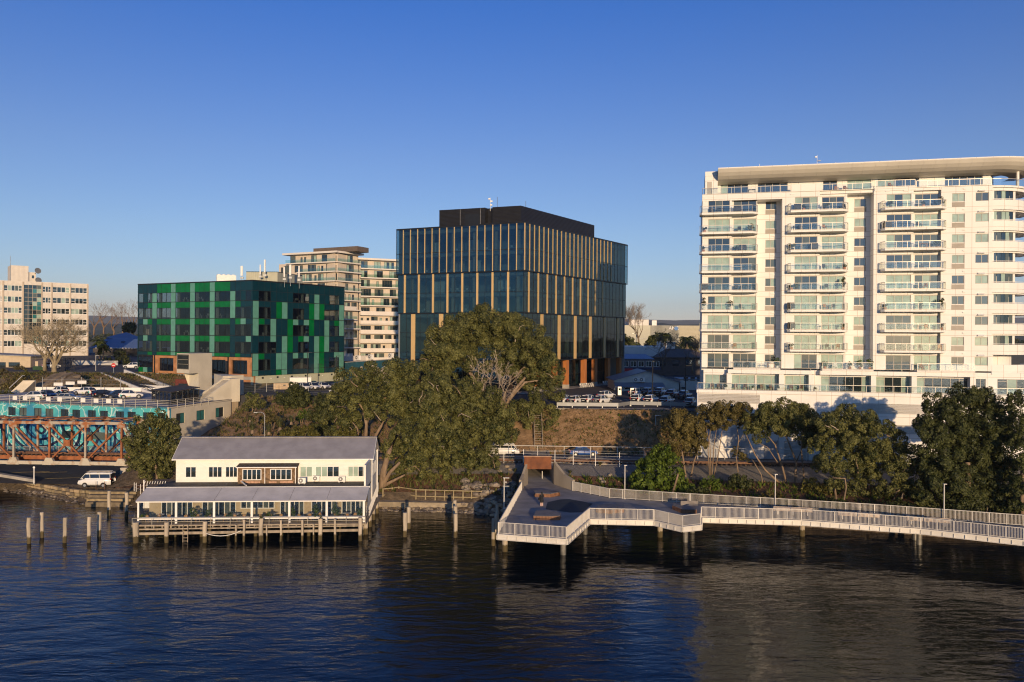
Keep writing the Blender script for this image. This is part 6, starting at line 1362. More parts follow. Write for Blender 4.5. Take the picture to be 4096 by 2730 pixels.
part('lean_to', MB().prism([(xl + .5, -2.4), (q(2650), -2.4), (q(2650), 0), (xl + .5, 0)], 0, [zz(1546), zz(1546), zz(1536), zz(1536)]), WK, wk); part('lean_to_roof', MB().prism([(xl - .2, -3.0), (q(2652), -3.0), (q(2652), -.02), (xl - .2, -.02)], [zz(1547), zz(1547), zz(1533), zz(1533)], [zz(1546), zz(1546), zz(1531), zz(1531)]), BGR, wk)
for a, c in ((2494, 2537), (2725, 2740)): part('window', MB().box(q(a), q(c), -2.46 if a < 2600 else -.06, -2.4 if a < 2600 else 0, zz(1555), zz(1549)), P_DARK, wk)
for x in (2544, 2567): outdoor_unit(wk.location + Vector((q(x), -.3, zz(1530) )), 0, 'stacked white condenser on the workshop gable nearer the ridge' if x == 2567 else 'stacked white condenser on the workshop gable nearer the office columns', 1.4)
an = thing('white_annexe', 'small white annexe with barred windows between workshop and tower', 'building', (xat(2716, 172, 1540), 172, 10.9)); part('wall', MB().box(0.3, 5.6, 0, 6, 0, zz(1520)), WK, an); part('roof', MB().box(.1, 5.7, -.2, 6, zz(1520), zz(1517)), BGR, an)
for k in range(3): part('window', MB().box(1 + k*1.5, 2 + k*1.5, -.05, 0, 2.4, 3.2), P_DARK, an)
# car park edge barrier
GB = pm('galvanised_barrier', (.25, .26, .27), .5, .1, .6, metal=.3)
cb_ = thing('car_park_barrier', 'low galvanised panel barrier with a kink along the car park edge', 'barrier', (at(2229, 1345, 133).x, 133, 10.75))
bp_ = [(2229, 133.5), (2470, 133.0), (2474, 133.0), (2521, 136.5), (2524, 136.5), (2790, 134.5)]
for (xa, da), (xc, dc) in zip(bp_, bp_[1:]):
    a = Vector((xat(xa, da, 1620), da)) - Vector((cb_.location.x, 133)); c = Vector((xat(xc, dc, 1620), dc)) - Vector((cb_.location.x, 133)); L = (c - a).length; n = max(1, round(L/2.4)); rz = math.atan2((c - a).y, (c - a).x)
    pmh = bmesh_box('barrier_panel', L/n - .03, .06, .62, GB, 0, .5, 0)
    for k in range(n): p = a.lerp(c, k/n); link('barrier_panel', pmh, cb_, (p.x, p.y, .22), rz); part('barrier_post', MB().box(-.06, .06, .05, .15, -.6, .8), STEEL, cb_, (p.x, p.y, 0), rz)
tag(part('slope_kerb', MB().box(0, 26, 0, .8, -.5, .12), CONC, None, (xat(2200, 131.6, 1640), 131.6, 10.6)), 'broken concrete kerb at the top of the bare slope', 'kerb')
# dark light poles and street lamps
def pole(px, y0, y1, z, r, m, lab, head=None, d=None):
    p = onz(px, y0, z) if d is None else at(px, y0, d); h = at(px, y1, p.y).z - p.z
    t = thing('light_pole', lab, 'lamp post', p); part('pole', MB().tube([(0, 0, -.3), (0, 0, h)], [r*1.2, r], 6), m, t)
    if head == 'bend': part('arm', MB().tube([(0, 0, h), (-.15, 0, h + .45), (-.6, 0, h + .65), (-1.2, 0, h + .6)], r*.8, 6), m, t); part('lamp_head', MB().box(-1.7, -1.1, -.12, .12, h + .52, h + .65), m, t)
    else: part('lamp_head', MB().box(-.1, .9, -.15, .15, h, h + .1), m, t)
pole(2610, 1612, 1447, 10.8, .09, BLACKM, 'dark light pole in the middle of the sloping car park'); pole(2741, 1606, 1430, 10.8, .09, BLACKM, 'dark light pole beside the white tower')
pole(1230, 1560, 1412, 11, .08, BLACKM, 'black light pole in front of the mint panels'); pole(1345, 1580, 1426, 11, .08, BLACKM, 'black light pole beside the parked white utility vehicle')
pole(2622, 1743, 1664, 7, .08, STEEL, 'leaning galvanised lamp on the bare slope', None, 127); pole(1058, 1765, 1666, 7, .07, STEEL, 'galvanised street lamp with a bent arm behind the restaurant', 'bend', 122)
pole(383, 1480, 1424, 13, .07, STEEL, 'slim white lamp by the no entry sign', None, 200); pole(30, 1900, 1690, 2, .08, STEEL, 'tall street lamp against the mural wall', 'bend', 127); pole(2545, 1400, 1340, 11, .15, STEEL, 'far curved street lamp beside the traffic sign', 'bend', 330)
ne = thing('no_entry_sign', 'round red no entry sign on a post by the street corner', 'sign', at(454, 1462, 196)); part('disc', MB().tube([(0, 0, .0), (0, -.03, 0)], .55, 18), pm('sign_red', (.5, .02, .02), .5), ne); part('bar', MB().box(-.38, .38, -.05, -.03, -.08, .08), WHITE, ne); part('post', MB().box(-.04, .04, .0, .06, -3, .5), STEEL, ne)
ns = thing('parking_meter_pole', 'white pole with a round sign in the lower car park', 'sign', onz(136, 1935, 1.5)); part('pole', MB().tube([(0, 0, 0), (0, 0, 2.35)], .07, 8), WHITE, ns); part('disc', MB().tube([(0, 0, 2.3), (0, -.05, 2.3)], .16, 12), WHITE, ns)
# railway fences
def wire_fence(name, lab, pts, h, wires, mat, pst=.07, toprail=False):
    t = thing(name, lab, 'fence', pts[0])
    for p in pts: part('post', MB().beam(Vector(p) - Vector(pts[0]) - Vector((0, 0, .2)), Vector(p) - Vector(pts[0]) + Vector((0, 0, h)), pst), mat, t)
    b = MB()
    for a, c in zip(pts, pts[1:]):
        for k in range(wires): z = Vector((0, 0, h*(k + 1)/(wires + .6))); b.beam(Vector(a) - Vector(pts[0]) + z, Vector(c) - Vector(pts[0]) + z, .016)
    part('wires', b, mat, t, stuff=True)
    if toprail:
        for a, c in zip(pts, pts[1:]): z = Vector((0, 0, h)); part('top_rail', MB().beam(Vector(a) - Vector(pts[0]) + z, Vector(c) - Vector(pts[0]) + z, .07), mat, t)
zx = lambda x, y: (1940 + x/2.5576, 1760 + y/2.5576)
wire_fence('rail_fence', 'wire fence on thin steel posts along the near edge of the gravel ballast', [onz(*zx(x, y), 4.35) for x, y in ((-120, 248), (193, 252), (392, 212 + 40), (715, 260), (902, 268), (1130, 278), (1375, 285), (1640, 292))], 2.2, 5, WHITE)
wire_fence('road_fence', 'pale pipe rail fence between the railway and the lower road', [(x, rail_y(x) + 4.2, 4.6) for x in range(-8, 60, 4)], 1.75, 1, pm('pale_pipe', (.6, .58, .55), .5), .07, True)
# timber fence on the old sea wall
tf = thing('sea_wall_fence', 'weathered timber post and rail fence on the old sea wall', 'fence', onz(1520, 2000, .95)); W2 = pm('lichen_timber', (.27, .22, .13), .9, .2, 2)
fp = [(1532, 2000), (1570, 1996), (1595, 1992), (1664, 2003), (1702, 2004), (1741, 2005), (1778, 2006), (1814, 2007), (1852, 2008), (1886, 2009), (1926, 2010)]
fp = [onz(x, y, .95) - tf.location for x, y in fp]
for p in fp: part('post', MB().beam(p - Vector((0, 0, .6)), p + Vector((0, 0, 1.55)), .16), W2, tf)
for a, c in zip(fp, fp[1:]):
    for z in (.6, 1.45): part('rail', MB().beam(a + Vector((0, 0, z)), c + Vector((0, 0, z)), .08, .14), W2, tf)
tag(part('sea_wall', MB().prism([tuple(q) for q in (onz(1505, 2012, .85).xy, onz(1935, 2019, .85).xy, onz(1935, 2008, .85).xy, onz(1505, 2000, .85).xy)], .35, .98), pm('old_sea_wall', (.3, .25, .18), .9, .25, 1.2, .5, 6), None), 'crumbling concrete sea wall under the timber fence', 'wall')
# ------------------------------------------------------------------ trees and plants
RS = np.random.RandomState(21)
BARK = pm('grey_brown_bark', (.23, .165, .11), .95, .3, 2.5, .6, 10, stretch=(1, 1, .3)); DEADW = pm('bleached_dead_wood', (.42, .34, .26), .9, .2, 2); TWIG = pm('winter_twig', (.2, .15, .1), .9, .25, .6)
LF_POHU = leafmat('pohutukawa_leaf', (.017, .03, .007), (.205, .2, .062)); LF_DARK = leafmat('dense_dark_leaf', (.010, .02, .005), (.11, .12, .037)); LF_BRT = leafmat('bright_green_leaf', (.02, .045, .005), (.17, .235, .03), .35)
LF_OLV = leafmat('olive_leaf', (.03, .03, .008), (.2, .16, .05)); LF_HEDGE = leafmat('yellow_green_hedge_leaf', (.06, .065, .01), (.17, .15, .035)); LF_FLAX = leafmat('flax_blade', (.045, .06, .02), (.19, .19, .09)); LF_DRY = leafmat('dry_grass_blade', (.14, .09, .04), (.33, .24, .12)); LF_PALM = leafmat('palm_frond', (.02, .035, .01), (.1, .12, .03))
def quads(name, P, mat, tone):
    """mesh of separate quads from an (n, 4, 3) array, one tone value each"""
    n = len(P); me = bpy.data.meshes.new(name); me.vertices.add(n*4); me.vertices.foreach_set('co', P.reshape(-1).astype(np.float32))
    me.loops.add(n*4); me.loops.foreach_set('vertex_index', np.arange(n*4, dtype=np.int32)); me.polygons.add(n)
    me.polygons.foreach_set('loop_start', np.arange(0, n*4, 4, dtype=np.int32)); me.update(calc_edges=True)
    a = me.attributes.new('tone', 'FLOAT', 'POINT'); a.data.foreach_set('value', np.repeat(np.clip(tone, 0, 1), 4).astype(np.float32)); me.materials.append(mat); return me
def unit(n):
    v = RS.normal(size=(n, 3)); return v/np.linalg.norm(v, axis=1)[:, None]
def leaves(cen, nor, size, aspect=.5, droop=.0, wild=.32):
    """leaf quads at given points facing roughly along nor"""
    n = len(cen); d = nor + RS.normal(0, wild, (n, 3)); d /= np.linalg.norm(d, axis=1)[:, None]
    t = np.cross(d, unit(n)); t /= np.linalg.norm(t, axis=1)[:, None] + 1e-9; b = np.cross(d, t); s = size*RS.uniform(.6, 1.35, n)[:, None]
    a = t*s; c = b*s*aspect
    return np.stack([cen - a, cen - c*.9 + d*s*.12, cen + a, cen + c*.9 + d*s*.12], 1)
def crown_pts(lobes, leaf, cover, sub=.31, fill=.45, kf=22):
    """points, normals and tones: each lobe carries a skin of clumps, each clump a skin of leaves"""
    C, N, T = [], [], []
    for (c, r) in lobes:
        c = np.array(c); r3 = np.array(r if hasattr(r, '__len__') else (r, r, r*.88)); rm = r3.mean()
        k = int(8 + kf*min(1.7, rm/2.0)); u = unit(k*2); u = u[u[:, 2] > -.75][:k]
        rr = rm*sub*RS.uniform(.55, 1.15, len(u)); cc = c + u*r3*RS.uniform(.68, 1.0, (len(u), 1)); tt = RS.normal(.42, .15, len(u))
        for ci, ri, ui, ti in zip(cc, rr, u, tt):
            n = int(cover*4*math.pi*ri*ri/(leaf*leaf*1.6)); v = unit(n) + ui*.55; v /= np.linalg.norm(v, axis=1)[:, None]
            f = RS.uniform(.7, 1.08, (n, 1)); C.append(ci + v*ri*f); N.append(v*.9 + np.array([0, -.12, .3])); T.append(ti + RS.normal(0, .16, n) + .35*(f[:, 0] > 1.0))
        n = int(fill*cover*12*rm*rm/(leaf*leaf)); v = unit(n); C.append(c + v*r3*RS.uniform(.2, .8, (n, 1))); N.append(v); T.append(RS.normal(.4, .2, n))
    return np.concatenate(C), np.concatenate(N), np.concatenate(T)
def tree(name, label, d, base, lobes, trunks, mat=None, leaf=.15, cover=1.05, spread=.35, back=.5, group=None, cat='tree', bark=None, kf=22, limbs=0):
    """lobes and trunk lines given in photo pixels (x, y, radius) at about distance d; base = (X, Y, z)"""
    base = Vector(base); t = thing(name, label, cat, base, 0, group); L = []
    xs = [q[0] for q in lobes]; half = (max(xs) - min(xs))/2*d/F + 1.0
    for q in lobes:
        x, y, r = q[:3]; rr = r*.94*d/F; dd = d + RS.uniform(-.5, .5)*spread*half + (q[3] if len(q) > 3 else 0); p = at(x, y, dd); L.append((np.array(p - base), rr))
        if RS.uniform() < back: p = at(x + RS.uniform(-.3, .3)*r, y + RS.uniform(0, .3)*r, dd + RS.uniform(.7, 1.1)*min(half, 4.0)); L.append((np.array(p - base), rr*.9))
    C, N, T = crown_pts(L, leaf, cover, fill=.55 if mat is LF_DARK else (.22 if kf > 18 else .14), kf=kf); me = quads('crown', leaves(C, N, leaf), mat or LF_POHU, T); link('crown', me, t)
    for i in range(limbs):                                            # pale crooked limbs showing between the clumps
        c, r = L[RS.randint(len(L))]; p = Vector(c) + Vector((RS.uniform(-.6, .6)*r, -r*.5, -r*RS.uniform(.3, .8))); P = [p]; dv = Vector((RS.uniform(-1, 1), -.5, RS.uniform(.2, .9))).normalized()
        for j in range(4): dv = (dv + Vector((RS.normal(0, .35), RS.normal(-.1, .2), RS.normal(.05, .3)))).normalized(); P.append(P[-1] + dv*r*.3)
        part('branch', MB().tube(P, [.085, .075, .06, .045, .025], 5), DEADW if i % 3 else BARK, t)
    for tr in trunks:
        pts, r0, r1 = tr[:3]; dd = tr[3] if len(tr) > 3 else d; P = [Vector(at(x, y, dd)) - base for x, y in pts]
        Q = []; 
        for i, p in enumerate(P): Q.append(p); 
        R_ = [r0 + (r1 - r0)*i/(len(Q) - 1) for i in range(len(Q))]; part('trunk' if r0 > .14 else 'branch', MB().tube(Q, R_, 7), bark or BARK, t, smooth=True)
    return t
def branching(b, p, dirv, L, r, depth, q, spread=.6, up=.15, n=(2, 3), tip=.012):
    """recursive bare limbs into mesh b"""
    if depth == 0 or r < tip*.6: return
    pts = [p]; rr = [r]; dv = dirv.copy(); k = 3
    for i in range(k):
        dv = (dv + Vector((q.gauss(0, .18), q.gauss(0, .18), q.gauss(up*.4, .12)))).normalized(); pts.append(pts[-1] + dv*L/k); rr.append(max(tip, r*(1 - .36*(i + 1)/k)))
    b.tube(pts, rr, 5 if r > .05 else 3, cap=False)
    for _ in range(q.randint(*n)):
        nd = (dv + Vector((q.gauss(0, spread), q.gauss(0, spread), q.gauss(up, spread*.6)))).normalized()
        branching(b, pts[-1] if q.random() < .6 else pts[-2], nd, L*q.uniform(.62, .85), rr[-1]*q.uniform(.55, .8), depth - 1, q, spread, up, n, tip)
# --- the two great pohutukawa and their neighbours
tree('pohutukawa_tree', 'largest domed pohutukawa in front of the dark glass office, dead branches in its hollow', 130, (-1.6, 129, ground_z(-1.6, 129)),
     [(1790, 1370, 88), (1860, 1325, 85), (1940, 1300, 80), (2030, 1310, 80), (2100, 1350, 85), (2150, 1420, 80), (2195, 1490, 62), (1755, 1460, 72), (1830, 1425, 85), (2190, 1570, 66), (2170, 1660, 68), (2095, 1655, 66), (2105, 1720, 55), (2055, 1440, 80), (1950, 1385, 85), (1722, 1425, 42), (1775, 1520, 52), (2130, 1510, 66), (2190, 1720, 48), (1950, 1470, 40, 3), (1900, 1520, 45, 4)],
     [([(2005, 1700), (2012, 1600), (2040, 1520), (2100, 1470)], .55, .2), ([(2010, 1650), (2060, 1560), (2110, 1500), (2170, 1490)], .35, .12), ([(1990, 1640), (1930, 1560), (1870, 1480), (1850, 1420)], .4, .14), ([(2020, 1620), (2100, 1530), (2180, 1520), (2200, 1560)], .22, .08), ([(2030, 1600), (2080, 1540), (2160, 1550)], .2, .07)], leaf=.16, kf=16, limbs=16)
q = random.Random(5); b = MB(); o_ = Vector((-3.5, 126.2, 9.0))
for x, y in ((1900, 1560), (1930, 1570), (1965, 1575), (1990, 1585), (2015, 1595)):
    for _ in range(2): branching(b, at(x, y, 126.2) - o_, Vector((q.uniform(-.5, .5), q.uniform(-.5, .1), 1)).normalized(), q.uniform(1.6, 2.6), .07, 5, q, .5, .1, (2, 3), .02)
for _ in range(8): branching(b, at(q.uniform(1910, 2030), q.uniform(1540, 1600), 125.8) - o_, Vector((q.uniform(-1, 1), -.2, q.uniform(-.2, .6))).normalized(), 1.5, .05, 4, q, .7, .0, (2, 3), .02)
tag(part('dead_branches', b, DEADW, None, o_), 'tangle of bleached dead branches in the hollow of the domed pohutukawa', 'dead tree')
tree('pohutukawa_tree', 'wide olive green pohutukawa with forked pale trunks behind the restaurant roof', 117, (-22.3, 117.5, 4.4),
     [(1400, 1530, 70), (1470, 1500, 62), (1545, 1495, 72), (1620, 1490, 60), (1370, 1600, 72), (1450, 1590, 70), (1540, 1570, 75), (1640, 1570, 75), (1335, 1660, 50), (1400, 1680, 55), (1590, 1650, 70), (1500, 1640, 55), (1350, 1740, 52), (1660, 1650, 60), (1385, 1755, 40)],
     [([(1462, 1765), (1466, 1700), (1455, 1640), (1420, 1590)], .3, .14), ([(1490, 1765), (1525, 1705), (1550, 1650), (1540, 1590)], .26, .12), ([(1466, 1700), (1490, 1640), (1520, 1590)], .16, .08), ([(1435, 1760), (1430, 1715), (1410, 1690)], .16, .07)], LF_POHU, kf=15, limbs=18)
tree('pohutukawa_tree', 'middle spreading pohutukawa between the domed tree and the shore', 112, (-12.5, 112, 4.4),
     [(1740, 1530, 58), (1700, 1600, 70), (1790, 1590, 75), (1870, 1560, 62), (1880, 1640, 80), (1960, 1600, 62), (2010, 1670, 66), (1950, 1700, 75), (1770, 1680, 80), (1850, 1740, 80), (1680, 1700, 62), (2020, 1740, 55), (1945, 1790, 62)],
     [([(1700, 1860), (1720, 1760), (1760, 1680)], .35, .15), ([(1710, 1800), (1800, 1720), (1860, 1650)], .25, .1)], kf=15, limbs=16)
tree('pohutukawa_tree', 'low hanging pohutukawa whose thick leaning trunks rise beside the restaurant gable', 107, (-17.4, 105.0, 3.2),
     [(1570, 1800, 55), (1620, 1740, 60), (1690, 1790, 68), (1590, 1880, 42), (1650, 1860, 62), (1740, 1850, 70), (1830, 1830, 70), (1900, 1850, 60), (1640, 1945, 48), (1700, 1930, 48), (1790, 1920, 52), (1860, 1920, 42), (1960, 1850, 42), (1820, 1770, 60), (1755, 1760, 55), (1660, 1985, 28)],
     [([(1525, 1960), (1535, 1880), (1555, 1810), (1590, 1740)], .5, .28, 105), ([(1528, 1950), (1560, 1890), (1600, 1850)], .32, .2, 105), ([(1535, 1945), (1570, 1925), (1620, 1900)], .3, .12, 105), ([(1620, 1880), (1660, 1865), (1680, 1885)], .1, .05, 104.5)], back=.35, kf=16, limbs=12)
tree('round_tree', 'dense round leafy tree standing at the end of the truss bridge', 107, (-49.3, 107, 1.8),
     [(575, 1700, 52), (630, 1680, 45), (675, 1715, 48), (545, 1765, 52), (610, 1755, 62), (690, 1780, 45), (560, 1830, 55), (640, 1830, 65), (700, 1850, 40), (600, 1880, 48), (665, 1885, 40), (530, 1870, 26), (640, 1930, 26), (628, 1962, 18)], [([(632, 1975), (628, 1900), (615, 1820)], .25, .12)], LF_DARK if False else LF_POHU)
# --- right-hand shore
tree('olive_tree', 'brownish olive tree at the foot of the bare slope beside the white tower', 106, (23.6, 106, 3.8), [(2715, 1690, 62), (2680, 1750, 52), (2770, 1720, 58), (2745, 1790, 58), (2665, 1810, 44), (2800, 1770, 36), (2640, 1850, 30)], [([(2745, 1930), (2735, 1850), (2720, 1760)], .18, .08), ([(2760, 1930), (2775, 1850), (2800, 1780)], .14, .06)], LF_OLV, .13)
tree('bright_green_tree', 'glossy bright green bushy tree in front of the railway with a leaning pale stem', 101, (19.8, 101, 3.4), [(2650, 1820, 50), (2600, 1860, 52), (2680, 1880, 56), (2560, 1920, 46), (2630, 1930, 56), (2710, 1940, 46), (2545, 1955, 26), (2760, 1960, 34), (2590, 1965, 34), (2680, 1970, 36)], [([(2690, 1975), (2715, 1890), (2745, 1850)], .16, .08, 99.5)], LF_BRT, .2, 1.0)
tree('slender_tree', 'slender multi-stemmed tree with pale bare trunks in front of the garage doors', 106, (28.0, 105.5, 4.0), [(2840, 1650, 48), (2890, 1635, 42), (2875, 1690, 42), (2830, 1700, 32)], [([(2838, 1900), (2832, 1800), (2845, 1690)], .09, .05), ([(2848, 1900), (2855, 1790), (2870, 1690)], .09, .04), ([(2843, 1900), (2840, 1780), (2820, 1690)], .08, .04), ([(2856, 1905), (2880, 1780), (2895, 1680)], .08, .04)], LF_OLV, .13)
tree('slender_tree', 'narrow upright tree with a curved trunk and a sprouting base beside the railway', 105, (31.5, 105, 4.0), [(2950, 1640, 52), (2975, 1680, 38), (2935, 1690, 36), (2950, 1810, 26), (2975, 1830, 22)], [([(2952, 1890), (2945, 1830), (2955, 1760), (2945, 1690)], .11, .05), ([(2955, 1770), (2985, 1720)], .05, .03)], LF_OLV, .13)
tree('umbrella_pohutukawa', 'umbrella shaped pohutukawa on long leaning bare trunks', 103, (38.5, 100, 3.4), [(3030, 1690, 55), (3080, 1655, 56), (3140, 1648, 58), (3200, 1658, 60), (3250, 1690, 56), (3045, 1742, 42), (3110, 1705, 56), (3195, 1725, 60), (3250, 1755, 50), (3160, 1690, 55, 2), (3280, 1720, 46, 1), (3005, 1715, 34)], [([(3125, 1940), (3060, 1880), (3020, 1820), (2980, 1730)], .15, .06), ([(3150, 1950), (3130, 1870), (3100, 1780), (3060, 1730)], .16, .06), ([(3190, 1985), (3180, 1930), (3185, 1850), (3150, 1760), (3120, 1700)], .2, .07), ([(3055, 1960), (3045, 1900), (3010, 1840)], .09, .05), ([(3190, 1970), (3215, 1910), (3205, 1800), (3210, 1720)], .15, .06), ([(3110, 1850), (3070, 1790), (3020, 1765)], .07, .03), ([(3185, 1850), (3215, 1780), (3250, 1730)], .09, .04), ([(3100, 1790), (3120, 1740), (3150, 1690)], .07, .03)], LF_POHU, .135)
tree('pohutukawa_tree', 'broad lumpy pohutukawa sloping down to the boardwalk with crooked pale branches below', 95, (42, 94.5, 3.2), [(3310, 1690, 60), (3390, 1665, 58), (3460, 1690, 62), (3525, 1715, 54), (3575, 1760, 60), (3625, 1815, 60), (3325, 1770, 64), (3420, 1760, 70), (3505, 1800, 70), (3310, 1850, 56), (3390, 1860, 66), (3470, 1880, 62), (3570, 1870, 66), (3645, 1890, 54), (3600, 1950, 52), (3520, 1960, 46), (3430, 1955, 46), (3665, 1960, 48), (3345, 1935, 40), (3450, 1820, 66, 2), (3550, 1820, 62, 2), (3370, 1720, 58, 2), (3270, 1780, 44, 1)], [([(3375, 2005), (3385, 1950), (3380, 1915), (3330, 1912)], .12, .05, 92.5), ([(3345, 2000), (3335, 1930), (3340, 1850)], .16, .08), ([(3575, 2000), (3585, 1970), (3600, 1960)], .1, .05, 92)], LF_POHU, .135, back=.35, kf=19, limbs=10)
tree('evergreen_tree', 'very large dense dark evergreen tree rising in front of the tower podium', 91, (54.5, 91, 3.2), [(3760, 1630, 66), (3840, 1590, 62), (3920, 1600, 66), (3990, 1650, 66), (4030, 1720, 60), (3700, 1690, 44), (3730, 1740, 66), (3830, 1690, 80), (3930, 1700, 80), (3770, 1840, 80), (3880, 1800, 85), (3980, 1800, 80), (3730, 1920, 58), (3830, 1920, 80), (3930, 1910, 80), (4020, 1890, 64), (3880, 2000, 60), (3980, 1990, 66), (3780, 1995, 56), (3690, 1990, 44), (4040, 1980, 50), (3690, 1800, 34), (3800, 1760, 70, 2), (3900, 1850, 80, 2.5), (3980, 1740, 66, 2), (3760, 1930, 60, 2), (3950, 1960, 70, 2), (3840, 1850, 80, 2), (3700, 1860, 44)], [([(3870, 2060), (3870, 1850)], .5, .3)], LF_DARK, .15, 1.15, back=.35)
tree('evergreen_tree', 'dark evergreen tree at the edge beside the very large one', 87.5, (58.5, 87.5, 3.2), [(4075, 1600, 44), (4100, 1680, 55), (4085, 1770, 55), (4100, 1860, 60), (4085, 1950, 55), (4110, 2020, 45), (4060, 2030, 36)], [([(4090, 2080), (4090, 1850)], .3, .2)], LF_DARK, .15, back=.3)
def shrub(label, d, lobes, mat, leaf=.15, base=None, group=None, name='shrub', cov=1.0, z=None):
    x = sum(q[0] for q in lobes)/len(lobes); y = max(q[1] + q[2]*.8 for q in lobes); p = at(x, y, d)
    if z is not None: p.z = z
    t = tree(name, label, d, p, lobes, [([(x - 4, y + 8), (x, y - lobes[0][2]*.8)], .07, .04), ([(x + 4, y + 8), (x + lobes[0][2]*.4, y - lobes[0][2]*.7)], .06, .03)], mat, leaf, cov, .5, .4, group, 'shrub'); return t
shrub('bright leafy bush at the foot of the slender pale trunks', 101, [(2840, 1930, 34), (2870, 1950, 24), (2815, 1950, 24)], LF_BRT); shrub('dark green bush beside a grey boulder under the umbrella tree', 101, [(2950, 1920, 38), (2990, 1935, 36), (2935, 1945, 26)], LF_DARK)
shrub('yellow green bush tangled with bare twigs under the broad pohutukawa', 99, [(3250, 1945, 38), (3290, 1960, 32), (3225, 1970, 24)], LF_HEDGE); shrub('low bright shrub among the roots by the boardwalk railing', 97, [(3540, 1985, 28), (3500, 2000, 24)], LF_BRT); shrub('dark low shrub in the shade beside the dense evergreen', 97, [(3440, 2005, 26), (3470, 2000, 24), (3400, 2010, 20)], LF_DARK)
for x, y, r, m, lab in ((2790, 1965, 26, LF_DARK, 'dark shrub beside the bright green tree at the railing'), (3080, 1985, 24, LF_OLV, 'dry olive scrub beneath the leaning trunks'), (3140, 2010, 22, LF_DARK, 'low dark scrub at the foot of the umbrella tree'), (3330, 2010, 26, LF_DARK, 'dark undergrowth under the crooked pale branches'), (3600, 2020, 28, LF_DARK, 'dark undergrowth between the broad pohutukawa and the evergreen'), (3700, 2024, 28, LF_POHU, 'olive undergrowth at the skirt of the very large evergreen'), (3830, 2030, 32, LF_DARK, 'dark skirt bush under the very large evergreen'), (3950, 2028, 34, LF_DARK, 'second dark skirt bush beside the far lamp'), (4050, 2036, 32, LF_DARK, 'dark bush where the two evergreens meet')): shrub(lab, onz(x, y + r*.6, 3.0).y, [(x, y, r), (x + r*1.3, y + 4, r*.8), (x - r*1.3, y + 6, r*.8)], m, .15)
# --- slope behind the restaurant
shrub('round shrub on the dry slope below the stair landing', 140, [(1010, 1600, 32), (1040, 1620, 26), (985, 1630, 22)], LF_POHU, .17); shrub('tall feathery shrub in front of the parked white cars', 143, [(1180, 1560, 36), (1150, 1600, 42), (1200, 1600, 44), (1170, 1640, 36), (1115, 1590, 26)], LF_DARK, .17)
shrub('dark bush leaning against the pale pohutukawa on the slope', 128, [(1290, 1610, 40), (1260, 1660, 40), (1310, 1660, 44), (1285, 1710, 40), (1340, 1620, 36)], LF_DARK, .18); shrub('clipped yellow green hedge mound behind the restaurant roof', 112, [(1150, 1735, 32), (1190, 1728, 34), (1235, 1732, 34), (1262, 1742, 24)], LF_HEDGE, .13, name='hedge'); shrub('second yellow green hedge under the forked trunks', 113, [(1375, 1738, 30), (1410, 1745, 26)], LF_HEDGE, .13, name='hedge')
shrub('small bright fern bush on the dry slope', 133, [(1210, 1655, 20), (1200, 1675, 16)], LF_BRT, .15); shrub('olive scrub bush low on the dry slope', 130, [(1085, 1665, 28), (1060, 1690, 22), (1120, 1690, 24)], LF_OLV, .16); shrub('small scrub at the crest near the fence', 146, [(1000, 1580, 12), (1330, 1590, 16)][:1], LF_BRT, .14)
def flax(label, p, n, h, mat=LF_FLAX, group=None, name='flax_plant', lean=.55):
    """clump of arching strap leaves"""
    t = thing(name, label, 'plant', p, 0, group); A = []; T = []
    for k in range(n):
        a = RS.uniform(0, 2*math.pi); hh = h*RS.uniform(.6, 1.1); r = hh*lean*RS.uniform(.3, 1.2); w = .05*RS.uniform(.7, 1.3)*h**.5; d = np.array([math.cos(a), math.sin(a), 0]); s = np.array([-d[1], d[0], 0])*w; tn = RS.uniform(.1, .9); pr = np.zeros(3)
        for j in range(3):
            f0, f1 = j/3, (j + 1)/3; g = lambda f: d*r*f**1.8 + np.array([0, 0, hh*(f - .28*f**3)])
            A.append([g(f0) - s*(1 - f0*.8), g(f0) + s*(1 - f0*.8), g(f1) + s*(1 - f1*.9), g(f1) - s*(1 - f1*.9)]); T.append(tn)
    link('blades', quads('blades', np.array(A), mat, np.array(T)), t); part('crown_base', MB().lathe([(.02, 0), (.12*h, .02), (.08*h, .2*h), (.02, .25*h)], 7), BARK, t); return t
for x, y, d, h, lab in ((1010, 1735, 121, 2.6, 'large flax clump in the shade behind the restaurant'), (1120, 1725, 122, 2.8, 'tall flax clump with blades fanned out beside the hedge mound'), (1075, 1740, 120, 2.2, 'smaller flax clump between two larger ones'), (1165, 1700, 125, 2.2, 'sunlit flax clump above the hedge mound'), (1000, 1690, 127, 1.8, 'dry flax clump near the concrete landing pier')): flax(lab, at(x, y, d), 90, h)
# --- hedge strip, left street plants, distant greenery
def bare_tree(label, p, h, seed, r=.35, depth=6, spread=.5, mat=TWIG, tr=2, group=None, L=None, up=.22):
    q = random.Random(seed); nn = (2, 4) if depth > 6 else (2, 3); t = thing('bare_tree', label, 'tree', p, 0, group); b = MB()
    tp = [Vector((0, 0, -.3)), Vector((q.uniform(-.2, .2), 0, h*.14)), Vector((q.uniform(-.4, .4), q.uniform(-.3, .3), h*.26))]; part('trunk', MB().tube(tp, [r*1.15, r*.95, r*.8], 9), mat, t, smooth=True)
    for k in range(tr): branching(b, tp[-1] - Vector((0, 0, h*.03*k)), Vector((math.cos(k*2.4 + seed)*.7, math.sin(k*2.4 + seed)*.7, 1)).normalized(), L or h*.26, r*.6, depth, q, spread, up, nn, .02)
    part('crown', b, mat, t); return t
TW2 = pm('pale_plane_bark', (.27, .22, .14), .9, .25, .8)  # paler bark tone than the other leafless trees
